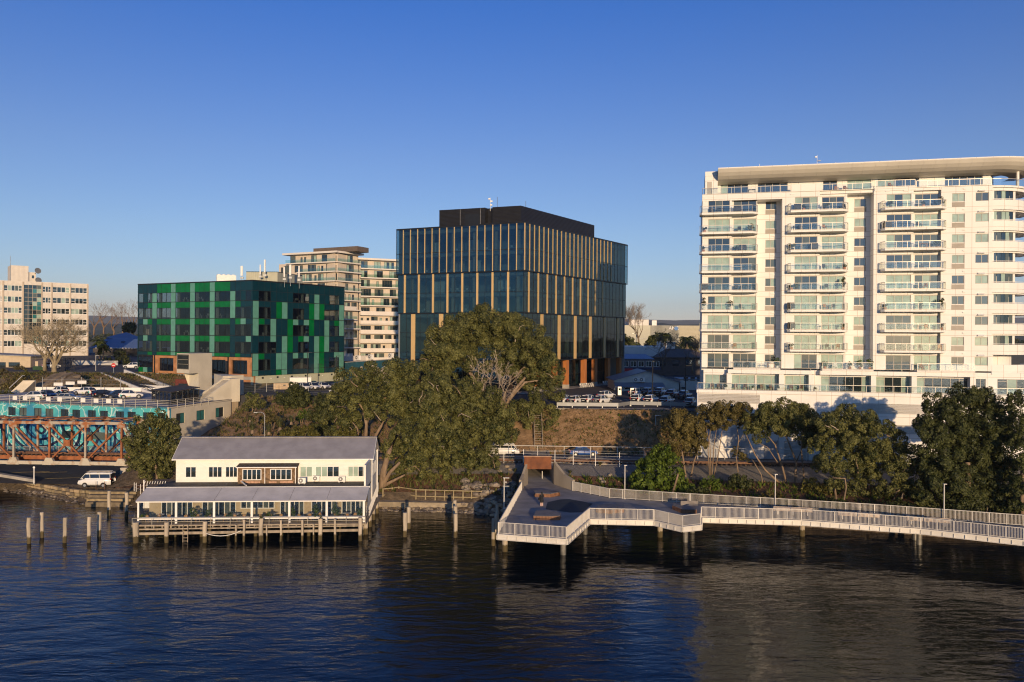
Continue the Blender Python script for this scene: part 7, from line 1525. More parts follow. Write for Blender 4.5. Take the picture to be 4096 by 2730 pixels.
bare_tree('large leafless tree with a thick pale trunk in front of the seventies block', at(218, 1505, 196), 17.5, 3, .62, 7, .62, TW2, 5, None, 4.0, .13); bare_tree('leafless forked tree just behind the thick pale trunk', at(180, 1480, 200), 15, 8, .45, 7, .62, TW2, 4, None, 3.7, .13)
for k, (x, y, h, lab) in enumerate(((375, 1330, 16, 'far leafless tree nearest the pale seventies block'), (415, 1325, 15, 'far leafless tree behind the blue warehouse ridge'), (455, 1330, 13, 'low far leafless tree between two taller ones'), (490, 1330, 15, 'far leafless tree behind the concrete chimney'), (530, 1330, 17, 'far leafless tree nearest the green office'))): bare_tree(lab, at(x, y + 10, 390), h, 20 + k, .35, 6, .5, pm('far_winter_wood', (.2, .13, .08), .9, .2, .3), 4, None, h*.3, .2)
bare_tree('large dark leafless tree among the distant street lamps', at(2555, 1390, 330), 17, 41, .4, 7, .5, TWIG, 4, None, 5, .2); bare_tree('dark leafless tree in the shade in front of the shops', at(2650, 1475, 215), 9.5, 44, .22, 7, .6, pm('dark_bark', (.12, .09, .07), .9), 4, None, 2.8, .12); bare_tree('rusty leafless tree squeezed beside the white tower', at(2770, 1490, 200), 8.5, 47, .2, 7, .55, TWIG, 4, None, 2.5, .15)  # the tree by the shops takes a darker, even bark tone
def palm(label, p, h, fr=16, L=3.2):
    t = thing('palm_tree', label, 'palm tree', p); part('trunk', MB().tube([(0, 0, -.3), (.1, 0, h*.5), (.05, 0, h)], [.32, .24, .22], 8), BARK, t, smooth=True); A = []; T = []
    for k in range(fr*2):
        a = RS.uniform(0, 6.28); el = RS.uniform(-.3, 1.2); d = np.array([math.cos(a), math.sin(a), 0]); s = np.array([-d[1], d[0], 0]); l = L*RS.uniform(.7, 1.1); c = lambda f: d*l*f*math.cos(el*.6) + np.array([0, 0, h + l*(f*math.sin(el) - .75*f*f)])
        for j in range(6):
            f = (j + .5)/6; w = .55*math.sin(math.pi*(f*.85 + .1)) + .08
            for sg in (-1, 1): A.append([c(f - .09), c(f + .09), c(f + .12) + s*sg*w + np.array([0, 0, -.35*w]), c(f - .03) + s*sg*w + np.array([0, 0, -.35*w])]); T.append(RS.uniform(.1, .9))
    link('fronds', quads('fronds', np.array(A), LF_PALM, np.array(T)), t)
palm('tall palm with a pale trunk between the distant office and the shops', at(2660, 1395, 300), 5.2, 18, 3.6); palm('bushy palm beside the white tower', at(2746, 1410, 285), 5.0, 18, 3.8); palm('short palm touching the white tower edge', at(2756, 1414, 288), 3.6, 14, 3.2); palm('palm behind the street corner garden', at(412, 1445, 238), 4.5, 14, 2.6); palm('small palm by the white garden walls', at(398, 1440, 245), 6, 12, 2.4)
shrub('dark conifer-like tree by the distant street lamps', 320, [(2520, 1380, 30), (2500, 1360, 24), (2545, 1390, 20)], LF_DARK, .5, name='evergreen_bush'); shrub('dense evergreens behind the palms', 330, [(2610, 1370, 28), (2630, 1350, 22), (2595, 1390, 22)], LF_DARK, .5, name='evergreen_bush'); shrub('dark bushes at the street corner below the pavilion', 225, [(400, 1455, 20), (430, 1450, 22), (470, 1445, 20), (510, 1450, 20)], LF_DARK, .3); shrub('round dark green tree beside the green office wall', 240, [(480, 1418, 24), (500, 1430, 18)], LF_POHU, .3, name='garden_tree'); shrub('conifer by the warehouse chimney', 370, [(515, 1315, 26), (525, 1300, 16)], LF_DARK, .5, name='conifer')
for k, (x, y, r, d, m, lab) in enumerate(((15, 1580, 26, 160, LF_POHU, 'dark green bush at the foot of the left bank'), (45, 1540, 24, 172, LF_OLV, 'olive scrub patch beside the concrete steps'), (105, 1500, 22, 186, LF_HEDGE, 'yellowish scrub on the crest of the left bank'), (75, 1520, 26, 180, LF_OLV, 'rust coloured scrub in the middle of the left bank'), (165, 1495, 18, 190, LF_POHU, 'low green scrub under the forked bare tree'), (265, 1500, 18, 190, LF_HEDGE, 'small lit shrub to the side of the thick bare trunk'), (310, 1505, 16, 190, LF_OLV, 'pale tufty shrub by the lattice panels'), (20, 1500, 26, 188, LF_OLV, 'wide brown scrub near the tan house'), (330, 1540, 18, 176, LF_BRT, 'green grass clump beside the ramp wall'), (75, 1470, 14, 205, LF_OLV, 'round olive shrub by the utility cabinet'))): shrub(lab, d, [(x, y, r), (x + r, y + r*.3, r*.7), (x - r, y + r*.3, r*.7)], m, .2)
# far wooded skyline
A = []; N_ = []; T_ = []
for k in range(300):
    x = RS.uniform(-200, 4300); d = RS.uniform(700, 1500); p = np.array([xat(x, d, 1330), d, RS.uniform(13, 18)]); r = RS.uniform(5, 10); n = 70; v = unit(n); A.append(p + v*np.array([r*1.6, r, r*.7])); N_.append(v); T_.append(RS.normal(.4, .2, n))
o = link('distant_woodland', quads('distant_woodland', leaves(np.concatenate(A), np.concatenate(N_), 3.2), LF_DARK, np.concatenate(T_))); o['kind'] = 'stuff'
# grass tufts and litter on the bare slope, ground cover on the banks
def tufts(name, n, area, h, mat, w=.06):
    A = []; T = []
    for k in range(n):
        X, Y = area(); z = ground_z(X, Y) if Y < 155 else plat_z(X, Y); tn = RS.uniform(0, 1)
        for j in range(5):
            a = RS.uniform(0, 6.28); hh = h*RS.uniform(.4, 1.2); d = np.array([math.cos(a), math.sin(a), 0]); s = np.array([-d[1], d[0], 0])*w; p = np.array([X, Y, z - .05]); A.append([p - s, p + s, p + d*hh*.7 + s*.3 + np.array([0, 0, hh]), p + d*hh*.7 - s*.3 + np.array([0, 0, hh])]); T.append(tn + RS.normal(0, .15))
    o = link(name, quads(name, np.array(A), mat, np.array(T))); o['kind'] = 'stuff'
def on_slope(x0, x1, f0=0, f1=1, i=7):
    def f():
        X = RS.uniform(x0, x1); p = station(X); a, b_ = p[i], p[i + 1]; return X, a[0] + (b_[0] - a[0])*RS.uniform(f0, f1)
    return f
tufts('dry_grass', 2600, on_slope(4, 31), .28, LF_DRY, .05); tufts('green_weeds', 260, on_slope(4, 31), .4, LF_BRT, .06); tufts('dry_slope_grass', 3500, on_slope(-53, 0), .4, LF_DRY, .06); tufts('slope_weeds', 1600, on_slope(-53, 0), .6, LF_POHU, .09)
tufts('left_bank_grass', 3000, lambda: (RS.uniform(-125, -75), RS.uniform(165, 192)), .32, LF_DRY, .07); tufts('left_bank_scrub', 900, lambda: (lambda x: (x, RS.uniform(165, 192) if math.sin(x*.7) > -.2 else RS.uniform(182, 192)))(RS.uniform(-125, -80)), .45, LF_POHU, .1)
tufts('bank_plants', 700, on_slope(7, 65, .05, .95, 3), .55, LF_BRT, .07); tufts('bank_weeds', 900, on_slope(-50, 1, .0, .95, 3), .5, LF_POHU, .08); tufts('shore_litter', 500, on_slope(7, 65, 0, 1, 3), .25, LF_DRY, .08)
for k, (x, y, lab) in enumerate(((2280, 1905, 'grassy clump at the foot of the concrete wing wall'), (2345, 1915, 'leafy green clump beside the lower railing corner'), (2400, 1890, 'tall grassy clump in the middle of the mulch bed'), (2475, 1920, 'round dark sedge clump near the lamp post'), (2060, 1900, 'dark grassy clump left of the underpass wall'), (2005, 1905, 'small sedge clump among pale boulders'), (2045, 1875, 'brownish clump close under the ballast edge'))): p = onz(x, y, 3.6); p.z = ground_z(p.x, p.y); flax(lab, p, 120, .9, LF_BRT if k % 2 else LF_POHU, None, 'sedge_clump', .8)
# --- rocks
ROCKM = [pm('grey_brown_rock', (.24, .2, .16), .9, .25, 2.5, .5, 10), pm('dark_wet_rock', (.12, .1, .085), .75, .3, 2.5, .5, 10), pm('pale_tan_rock', (.34, .28, .2), .9, .2, 2.5, .5, 10)]
def rock_mesh(seed, m):
    q = random.Random(seed); b = MB(); n = 7; V = []
    for j, (rz_, zz_) in enumerate(((.45, -.5), (.95, -.22), (1.0, .12), (.62, .46))):
        for i in range(n): a = 2*math.pi*(i + q.uniform(-.3, .3))/n; r = rz_*q.uniform(.75, 1.12); V.append((r*math.cos(a), r*math.sin(a)*.85, zz_ + q.uniform(-.1, .1)))
    b.v = V; b.f = [(j*n + i, j*n + (i + 1) % n, (j + 1)*n + (i + 1) % n, (j + 1)*n + i) for j in range(3) for i in range(n)] + [tuple(range(3*n, 4*n))]; b.m = [0]*len(b.f); return b.mesh('rock', m)
RK = [[rock_mesh(10*i + k, m) for k in range(4)] for i, m in enumerate(ROCKM)]
def rocks(parent, n, x0, x1, dy0, dy1, s0, s1, kinds_, seed):
    q = random.Random(seed)
    for k in range(n):
        X = q.uniform(x0, x1); ysh = lerp_tab(_sh, X)[0]; Y = ysh + q.uniform(dy0, dy1); s = q.uniform(s0, s1)
        link('rock', q.choice(RK[q.choice(kinds_)]), parent, (X, Y, max(-.1, ground_z(X, Y)) + s*.15), 0, (s, s*q.uniform(.8, 1.1), s*q.uniform(.7, 1)), (q.uniform(-.4, .4), q.uniform(-.4, .4), q.uniform(0, 6.2)))
rv = link('rock_revetment', None, None, (0, 0, 0)); rv['kind'] = 'structure'
rocks(rv, 95, -6.5, 1.4, -.6, 5.2, .38, .75, (0, 0, 1, 2), 1); rocks(rv, 230, -18, -3, -.9, .35, .2, .4, (0, 1, 1, 2), 2); rocks(rv, 45, -49, -43, -.5, 3.0, .3, .7, (0, 1, 2), 3)
rl = link('foreshore_rocks', None, None, (0, 0, 0)); rl['kind'] = 'structure'
rocks(rl, 150, -76, -49, -.6, .5, .14, .35, (1, 1, 0), 4); rocks(rl, 60, 7, 58, .1, 2.2, .3, .7, (0, 1), 5)
bd = link('bank_boulders', None, None, (0, 0, 0)); bd['kind'] = 'structure'; q = random.Random(12)
for x, y in ((2275, 1873), (2288, 1875), (2283, 1868), (2328, 1883), (2320, 1890), (2350, 1878), (2400, 1885), (2412, 1890), (2470, 1882), (2478, 1876), (2484, 1885), (2405, 1920), (2412, 1925), (2440, 1915), (2010, 1872), (2028, 1895), (2040, 1900), (2065, 1872), (2100, 1940), (1998, 1903), (1545, 1965), (1560, 1960), (1580, 1955), (1555, 1980), (1578, 1975), (1570, 1945)):
    p = onz(x, y, 3.4); s = q.uniform(.35, .6); link('rock', q.choice(RK[2]), bd, (p.x, p.y, ground_z(p.x, p.y) + .1), 0, (s, s, s*.85), (q.uniform(-.3, .3), 0, q.uniform(0, 6)))
# old stone edge of the lower car park: coursed stones
sw = thing('stone_sea_wall', 'old stone block sea wall with a lower ledge along the car park', 'wall', (onz(0, 1930, .8).x, onz(0, 1930, .8).y, 0)); q = random.Random(4)
BL = [pm('mossy_stone', (.27, .21, .12), .9, .25, 2, .5, 8), pm('ochre_stone', (.36, .27, .16), .9, .2, 2, .5, 8), pm('dark_stone', (.17, .135, .09), .9, .25, 2, .5, 8)]; bm_ = [bmesh_box('stone', .78, .6, .38, m) for m in BL]
line = [onz(x, y, .5).xy for x, y in ((-40, 1928), (70, 1944), (140, 1957), (220, 1972), (300, 1985), (372, 1990))]
for a, c in zip(line, line[1:]):
    e = c - a; n = max(1, int(e.length/.82)); rz = math.atan2(e.y, e.x)
    for row in range(3):
        for k in range(n):
            p = a.lerp(c, (k + (.5 if row % 2 else .25))/n) - Vector((sw.location.x, sw.location.y)); link('stone', q.choice(bm_), sw, (p.x + q.uniform(-.03, .03), p.y + .18*row + q.uniform(-.05, .05), .12 + row*.42), rz + q.uniform(-.03, .03), (1, 1, q.uniform(.9, 1.05)))
ss = thing('stone_steps', 'worn stone steps going down to the water beside the restaurant', 'stairs', onz(450, 1990, .8))
for k in range(4): part('step', MB().box(-3.2 + k*.25, 3.2, -k*.75, .9 - k*.75, -1.2, .75 - k*.32), BL[2 if k % 2 else 0], ss)
# ------------------------------------------------------------------ vehicles
TYRE = pm('tyre_rubber', (.018, .018, .018), .8, .1); RIM = pm('alloy_rim', (.4, .4, .4), .35, .1, metal=.7); CARGL = pane('car_glass', (.015, .018, .02), .1); LAMPW = pm('headlamp_lens', (.6, .6, .58), .15, .05); LAMPR = pm('tail_lamp_lens', (.35, .012, .01), .25, .05); PLATE = pm('number_plate', (.65, .65, .62), .5, .03); PLAS = pm('black_plastic_trim', (.025, .025, .025), .6, .1)
def paint(name, c, metal=0.0): return pm('car_paint_' + name, c, .28, .03, .5, spec=.5, metal=metal, coat=.6)
PAINTS = dict(white=paint('white', (.72, .72, .71)), silver=paint('silver', (.42, .43, .44), .3), black=paint('black', (.012, .012, .014)), navy=paint('navy', (.015, .025, .06)), slate=paint('slate_blue', (.1, .14, .2), .2), blue=paint('blue', (.03, .09, .3)), grey=paint('grey', (.12, .12, .125), .2))
DECAL = [pm('teal_graphic', (.05, .35, .33), .5), pm('orange_graphic', (.6, .25, .03), .5), pm('lime_graphic', (.25, .4, .05), .5)]
def loft(b, st):
    """closed skin over sections of equal point count"""
    n = len(st[0]); i0 = len(b.v)
    for s in st: b.v += [tuple(p) for p in s]
    for j in range(len(st) - 1):
        for k in range(n): k2 = (k + 1) % n; b.f.append((i0 + j*n + k, i0 + (j + 1)*n + k, i0 + (j + 1)*n + k2, i0 + j*n + k2)); b.m.append(b.k)
    b.f.append(tuple(i0 + n - 1 - k for k in range(n))); b.m.append(b.k); e = i0 + (len(st) - 1)*n; b.f.append(tuple(e + k for k in range(n))); b.m.append(b.k); return b
def sec(x, zl, zh, w, wt=None, bulge=1.0):
    h = zh - zl; wt = wt if wt is not None else w*.93; return [(x, -w*.9, zl), (x, -w*bulge, zl + .28*h), (x, -w, zl + .75*h), (x, -wt, zh), (x, wt, zh), (x, w, zl + .75*h), (x, w*bulge, zl + .28*h), (x, w*.9, zl)]
KIND = dict(
    suv=dict(body=[(-2.16, .55, .98, .66), (-2.08, .4, 1.1, .8), (-1.85, .33, 1.14, .88), (-1.2, .3, 1.13, .915), (0, .3, 1.08, .91), (.8, .3, 1.06, .91), (1.25, .31, 1.02, .9), (1.65, .34, .97, .86), (1.98, .4, .88, .76), (2.14, .5, .76, .58)], cab=[(-2.05, 1.08, 1.14, .74), (-1.75, 1.08, 1.45, .7), (-1.35, 1.08, 1.58, .69), (-.6, 1.06, 1.64, .7), (.0, 1.05, 1.63, .7), (.35, 1.05, 1.55, .7), (1.15, 1.03, 1.06, .74)], roof=(-1.5, .22, 1.585, .55), wx=1.33, wr=.38, w=.91),
    sedan=dict(body=[(-2.25, .5, .86, .72), (-2.1, .32, .95, .85), (-1.3, .28, .98, .89), (0, .28, .94, .89), (1.0, .28, .92, .89), (1.6, .3, .86, .86), (2.05, .34, .76, .78), (2.28, .42, .62, .6)], cab=[(-2.0, .93, .98, .74), (-1.2, .93, 1.36, .6), (-.3, .93, 1.45, .62), (.35, .92, 1.4, .61), (1.2, .9, .94, .7)], roof=(-1.15, .38, 1.4, .57), wx=1.36, wr=.33, w=.89),
    van=dict(body=[(-2.25, .5, 1.2, .76), (-2.2, .36, 1.25, .82), (-1, .32, 1.25, .84), (.8, .32, 1.22, .84), (1.6, .34, 1.15, .83), (2.05, .38, 1.0, .78), (2.28, .45, .75, .68)], cab=[(-2.22, 1.2, 1.9, .7), (-2.1, 1.2, 1.96, .72), (0, 1.2, 1.98, .72), (1.0, 1.2, 1.92, .71), (1.35, 1.18, 1.75, .7), (1.95, 1.1, 1.12, .74)], roof=(-2.18, 1.1, 1.96, .7), wx=1.25, wr=.32, w=.84))
_CM = {}
def car(label, p, head, kind='suv', col='white', group=None, decal=False, cat='car', name='parked_car', rack=False):
    """head: compass of the nose in degrees, 0 = to the right, 90 = away"""
    K = KIND[kind]; t = thing(name, label, cat, p, rad(head), group); key = (kind, col); pt = PAINTS[col]
    if key not in _CM:
        M = {}; M['body'] = loft(MB(), [sec(*s) for s in K['body']]).mesh('body', pt, True)
        st = [[(x, -w, zl), (x, -(w - (zh - zl)*.22), zh), (x, w - (zh - zl)*.22, zh), (x, w, zl)] for x, zl, zh, w in K['cab']]; M['windows'] = loft(MB(), st).mesh('windows', CARGL)
        a, c, z, w = K['roof']; M['roof'] = loft(MB(), [[(x, -ww, zz_ - .06), (x, -ww*.8, zz_ + .03), (x, ww*.8, zz_ + .03), (x, ww, zz_ - .06)] for x, ww, zz_ in ((a - .12, w*.9, z - .02), (a + .1, w, z + .03), ((a + c)/2, w*1.02, z + .055), (c - .05, w, z + .035), (c + .12, w*.95, z - .01))]).mesh('roof', pt, True)
        zb = K['cab'][1][1]; wb = K['cab'][1][3]; b = MB()
        for s in (-1, 1):
            for x0, x1, lean in (((a - .35, a + .1, 1), (-.35, -.25, 0), (c + .62, c + .02, 2)) if kind != 'van' else ((a, a + .06, 0), (-.75, -.65, 0), (.55, .65, 0), (c + .75, c + .1, 2))):
                b.beam((x0, s*(K['w']*.86), zb), (x1, s*(w + .015), z), .09 if kind != 'van' else .12, .05)
        if kind == 'van':
            for s in (-1, 1): b.box(-2.2, 1.3, s*.73 - .02, s*.73 + .02, 1.2, 1.32); b.box(-2.2, 1.2, s*.7 - .03, s*.7 + .03, 1.84, 1.98)
        M['pillars'] = b.mesh('pillars', pt)
        M['front_bumper'] = MB().box(K['body'][-1][0] - .1, K['body'][-1][0] + .03, -.62, .62, .36, .52).mesh('front_bumper', PLAS); M['rear_bumper'] = MB().box(K['body'][0][0] - .03, K['body'][0][0] + .1, -.7, .7, .36, .55).mesh('rear_bumper', PLAS)
        xf = K['body'][-2][0]; zf = K['body'][-2][2]; M['headlight'] = MB().box(-.1, .12, -.16, .16, -.09, .07).mesh('headlight', LAMPW); M['tail_light'] = MB().box(-.05, .08, -.12, .12, -.1, .14).mesh('tail_light', LAMPR)
        M['plate'] = MB().box(-.02, .0, -.24, .24, -.06, .06).mesh('number_plate', PLATE)
        M['tyre'] = MB().tube([(0, -.11, 0), (0, .11, 0)], K['wr'], 14).mesh('wheel', TYRE); M['rim'] = MB().tube([(0, -.12, 0), (0, .12, 0)], K['wr']*.6, 8).mesh('rim', RIM)
        M['wheel_arch'] = MB().tube([(0, -.044, .03), (0, .044, .03)], K['wr']*1.17, 14).mesh('wheel_arch', PLAS)
        M['mirror'] = MB().box(-.08, .08, -.1, .1, -.06, .08).mesh('mirror', pt); _CM[key] = M
    M = _CM[key]
    for nm in ('body', 'windows', 'roof', 'pillars', 'front_bumper', 'rear_bumper'): link(nm, M[nm], t)
    xf, zf, xr = K['body'][-2][0], K['body'][-2][2], K['body'][0][0]
    for s in (-1, 1):
        link('headlight', M['headlight'], t, (xf + .02, s*.6, zf - .1)); link('tail_light', M['tail_light'], t, (xr + .04, s*.68, K['body'][0][2] - .06)); link('mirror', M['mirror'], t, (.75 if kind != 'van' else 1.5, s*(K['w'] + .08), 1.05 if kind != 'van' else 1.3))
        for x in (K['wx'], -K['wx']): link('wheel_arch', M['wheel_arch'], t, (x, s*(K['w'] - .036), K['wr'])); w = link('wheel', M['tyre'], t, (x, s*(K['w'] - .09), K['wr'])); link('rim', M['rim'], w)
    link('number_plate', M['plate'], t, (xr - .03, 0, .72))
    if decal:
        for s in (-1, 1):
            for k in range(3): part('graphic', MB().prism([(-1.9 + k*.55, s*.907 - .004), (-1.2 + k*.55, s*.907 - .004), (-1.2 + k*.55, s*.907 + .004), (-1.9 + k*.55, s*.907 + .004)], [.5, .42, .42, .5], [.95 - .1*k, .75 - .05*k, .75 - .05*k, .95 - .1*k]), DECAL[k], t)
    if rack:
        for x in (-1.6, -.4, .7): part('roof_bar', MB().box(x - .04, x + .04, -.72, .72, 2.02, 2.08), STEEL, t)
        for y in (-.5, -.2, .35): part('carried_pole', MB().box(-2.0, 1.2, y - .06, y + .06, 2.08, 2.16), WOODG if y > 0 else STEEL, t)
    return t
G1, G2, G3 = 'cars on the roof car park', 'cars in the sloping car park', 'cars beside the green office'
R1 = MR + .02
for x, y, h, k, c, dc, lab in ((131, 1601, 190, 'suv', 'white', 1, 'white car with a painted tail graphic parked behind the roof railing'), (190, 1590, -30, 'sedan', 'slate', 0, 'slate blue sedan parked among white cars on the roof'), (237, 1578, 150, 'suv', 'white', 1, 'white car with graphics parked under the charging signs'), (270, 1605, 8, 'sedan', 'silver', 0, 'silver sedan parked close behind the roof railing'), (340, 1581, 165, 'suv', 'white', 1, 'white hatchback with a lime graphic parked alone by the white wall'), (417, 1593, 55, 'suv', 'black', 0, 'black car seen from behind on the roof car park'), (466, 1595, 222, 'suv', 'navy', 0, 'dark navy car facing the water on the roof car park'), (523, 1595, 30, 'suv', 'white', 1, 'white car with a teal graphic beside the dark navy car')):
    car(lab, onz(x, y, R1), h, k, c, G1, bool(dc))
pz_ = lambda x, y: (lambda p: Vector((p.x, p.y, plat_z(p.x, p.y) + .02)))(onz(x, y, 10.95))
for x, y, h, c, lab in ((2257, 1612, 62, 'white', 'white car with red rear stripe nearest the pohutukawa in the front row'), (2305, 1614, 60, 'white', 'white car second from the pohutukawa in the front row'), (2355, 1612, 58, 'white', 'white car third from the pohutukawa in the front row'), (2410, 1614, 52, 'white', 'white car at the open end of the front row by the barrier kink'), (2425, 1598, 50, 'white', 'white car half hidden behind the end of the front row'), (2551, 1609, 62, 'white', 'white car first beyond the barrier kink'), (2605, 1612, 60, 'white', 'white car in the shade beside the dark light pole'), (2668, 1616, 58, 'white', 'white car with a blue rear stripe in the shaded row'), (2766, 1622, 60, 'white', 'white car tucked against the tower podium'), (2548, 1588, 50, 'white', 'white car facing the workshop lean-to'), (2595, 1587, 55, 'silver', 'pale silver car in the row by the workshop'), (2645, 1586, 58, 'white', 'white car in the middle of the workshop row'), (2692, 1592, 58, 'silver', 'silver car parked below the white annexe'), (2741, 1597, 58, 'silver', 'pale silver car next to the second dark light pole')): car(lab, pz_(x, y), h, 'suv', c, G2)
for x, y, h, k, c, lab in ((1216, 1566, -42, 'suv', 'white', 'white car parked next to the tall feathery shrub'), (1252, 1564, -42, 'suv', 'white', 'white car in the middle of three beside the green office'), (1290, 1562, -42, 'suv', 'white', 'white car at the end of three beside the green office'), (1318, 1556, -42, 'sedan', 'black', 'dark sedan partly hidden behind the white cars'), (1350, 1556, 200, 'suv', 'grey', 'grey car beside the green office base wall'), (1362, 1580, 172, 'suv', 'white', 'white utility vehicle by the black light pole with a red tail lamp')): car(lab, (lambda p: Vector((p.x, p.y, max(plat_z(p.x, p.y), 11.0) + .02)))(onz(x, y, 11.05)), h, k, c, G3)
car('old white van with a loaded roof rack in the lower car park', onz(387, 1947, 1.52), 183, 'van', 'white', None, False, 'van', 'parked_van', True)
car('blue car half hidden behind the railway on the lower road', Vector((11.3, 121.3, 4.25)), 5, 'sedan', 'blue'); car('white van behind the pohutukawa on the lower road', Vector((-1.0, 121.0, 4.25)), 0, 'van', 'white', None, False, 'van', 'parked_van')
car('white pickup shaped car at the street corner by the green office', at(530, 1470, 197) - Vector((0, 0, .4)), 178, 'suv', 'white'); car('white car with red tail lights behind the bare tree', at(205, 1475, 203), 40, 'suv', 'white')
# ------------------------------------------------------------------ woman on the viewing platform
SKIN = pm('skin', (.45, .28, .2), .6, .05); COAT = pm('black_coat', (.012, .012, .014), .9, .2, 4); PANT = pm('pale_pink_trousers', (.5, .36, .31), .85, .08); HAIR = pm('black_hair', (.008, .007, .007), .5, .2, 6)
pp = onz(2166.5, 2026, DKZ); pw = thing('person', 'woman with long dark hair in a black coat and pale wide trousers on the deck', 'person', pp, rad(20))
def skin_mesh(joints, edges, name, mat, sub=1):
    me = bpy.data.meshes.new(name + '_cage'); me.from_pydata([j[0] for j in joints], edges, []); o = bpy.data.objects.new(name + '_cage', me); COL.objects.link(o); m = o.modifiers.new('skin', 'SKIN'); sl_ = me.skin_vertices[0].data
    for i, j in enumerate(joints): sl_[i].radius = (j[1], j[2] if len(j) > 2 else j[1]); sl_[i].use_root = (i == 0)
    s_ = o.modifiers.new('sub', 'SUBSURF'); s_.levels = sub; s_.render_levels = sub; dg = bpy.context.evaluated_depsgraph_get(); r = bpy.data.meshes.new_from_object(o.evaluated_get(dg)); bpy.data.objects.remove(o); r.materials.clear(); r.materials.append(mat); r.polygons.foreach_set('use_smooth', [True]*len(r.polygons)); return r
J = [((0, 0, .92), .13, .1), ((0, 0, 1.12), .12, .09), ((0, 0, 1.32), .15, .1), ((0, 0, 1.42), .06), ((0, -.01, 1.5), .075, .09), ((0, -.01, 1.6), .07, .085), ((-.09, 0, .86), .09), ((-.1, .02, .48), .06), ((-.1, -.02, .08), .04), ((-.1, .1, .04), .035), ((.09, 0, .86), .09), ((.1, .04, .48), .06), ((.1, .02, .08), .04), ((.1, .14, .04), .035),
     ((-.18, 0, 1.36), .055), ((-.22, .02, 1.1), .042), ((-.18, .14, .92), .032), ((-.17, .18, .86), .028), ((.18, 0, 1.36), .055), ((.22, .02, 1.1), .042), ((.19, .14, .92), .032), ((.18, .18, .86), .028)]
E = [(0, 1), (1, 2), (2, 3), (3, 4), (4, 5), (0, 6), (6, 7), (7, 8), (8, 9), (0, 10), (10, 11), (11, 12), (12, 13), (2, 14), (14, 15), (15, 16), (16, 17), (2, 18), (18, 19), (19, 20), (20, 21)]
link('body', skin_mesh(J, E, 'body', SKIN), pw)
ov = lambda z, rx_, ry_, n=14, cx=0, cy=0: [(cx + rx_*math.cos(2*math.pi*k/n), cy + ry_*math.sin(2*math.pi*k/n), z) for k in range(n)]
link('coat', loft(MB(), [ov(.46, .25, .2), ov(.7, .23, .18), ov(.95, .2, .16), ov(1.12, .18, .14), ov(1.3, .21, .15), ov(1.4, .16, .12), ov(1.45, .07, .08)]).mesh('coat', COAT, True), pw)
for s in (-1, 1):
    link('sleeve', MB().tube([(s*.17, 0, 1.37), (s*.235, .02, 1.1), (s*.19, .14, .93)], [.085, .07, .06], 10).mesh('sleeve', COAT, True), pw); link('trouser_leg', loft(MB(), [ov(.05, .1, .12, 10, s*.1, .02), ov(.3, .09, .1, 10, s*.1, .01), ov(.6, .1, .11, 10, s*.095, 0)]).mesh('trouser_leg', PANT, True), pw); link('shoe', MB().hexa([(s*.1 - .045, -.08, 0), (s*.1 + .045, -.08, 0), (s*.1 + .045, .17, 0), (s*.1 - .045, .17, 0), (s*.1 - .04, -.07, .08), (s*.1 + .04, -.07, .08), (s*.1 + .035, .15, .04), (s*.1 - .035, .15, .04)]).mesh('shoe', COAT), pw)
link('hair', loft(MB(), [ov(1.18, .11, .04, 12, 0, -.1), ov(1.35, .12, .06, 12, 0, -.09), ov(1.5, .105, .1, 12, 0, -.035), ov(1.62, .1, .11, 12, 0, -.02), ov(1.69, .07, .08, 12, 0, -.02), ov(1.71, .02, .02, 12, 0, -.02)]).mesh('hair', HAIR, True), pw)
bg_ = thing('shoulder_bag', 'small black shoulder bag at the hip of the woman in the coat', 'bag', pp + Vector((-.32, -.02, .72)), rad(20)); part('pouch', MB().box(-.05, .05, -.13, .13, 0, .22), COAT, bg_); part('strap', MB().tube([(0, -.1, .2), (.12, 0, .66), (0, .1, .2)], .012, 4), COAT, bg_)
# ------------------------------------------------------------------ things on the tower's balconies
DKF = pm('dark_outdoor_furniture', (.05, .045, .045), .7, .15); TERR = pm('terracotta', (.4, .17, .09), .8, .12); POTW = pm('white_pot', (.7, .68, .64), .5, .04); WOODB = pm('teak', (.4, .2, .09), .7, .15)
def tww(s, t, z): return tw.matrix_basis @ Vector((s, t, z))
def b_chair(p, lab, m, g=None):
    t = thing('balcony_chair', lab, 'chair', p, TW_ANG + R.uniform(-.6, .6), g); part('seat', MB().box(-.26, .26, -.26, .26, .38, .45), m, t); part('backrest', MB().box(-.26, .26, .2, .27, .45, .9), m, t)
    for a in (-.23, .23):
        for c in (-.23, .23): part('leg', MB().box(a - .025, a + .025, c - .025, c + .025, 0, .38), m, t)
        part('armrest', MB().box(a - .03, a + .03, -.26, .26, .6, .65), m, t)
def b_table(p, lab, m, g=None):
    t = thing('balcony_table', lab, 'table', p, TW_ANG, g); part('tabletop', MB().box(-.55, .55, -.35, .35, .68, .73), m, t)
    for a in (-.48, .48):
        for c in (-.28, .28): part('leg', MB().box(a - .03, a + .03, c - .03, c + .03, 0, .68), m, t)
def b_plant(p, lab, pot, h, r, m=LF_DARK, g=None):
    t = thing('potted_plant', lab, 'plant', p, 0, g); part('pot', MB().lathe([(.13, 0), (.2, .05), (.24, .38), (.2, .4), (.02, .36)], 10), pot, t); C, N, T = crown_pts([(np.array([0, 0, .4 + h*.5]), (r, r, h*.5))], .09, .8, .5); link('foliage', quads('foliage', leaves(C, N, .09), m, T), t); part('stem', MB().tube([(0, 0, .3), (.02, 0, .4 + h*.5)], .03, 5), BARK, t)
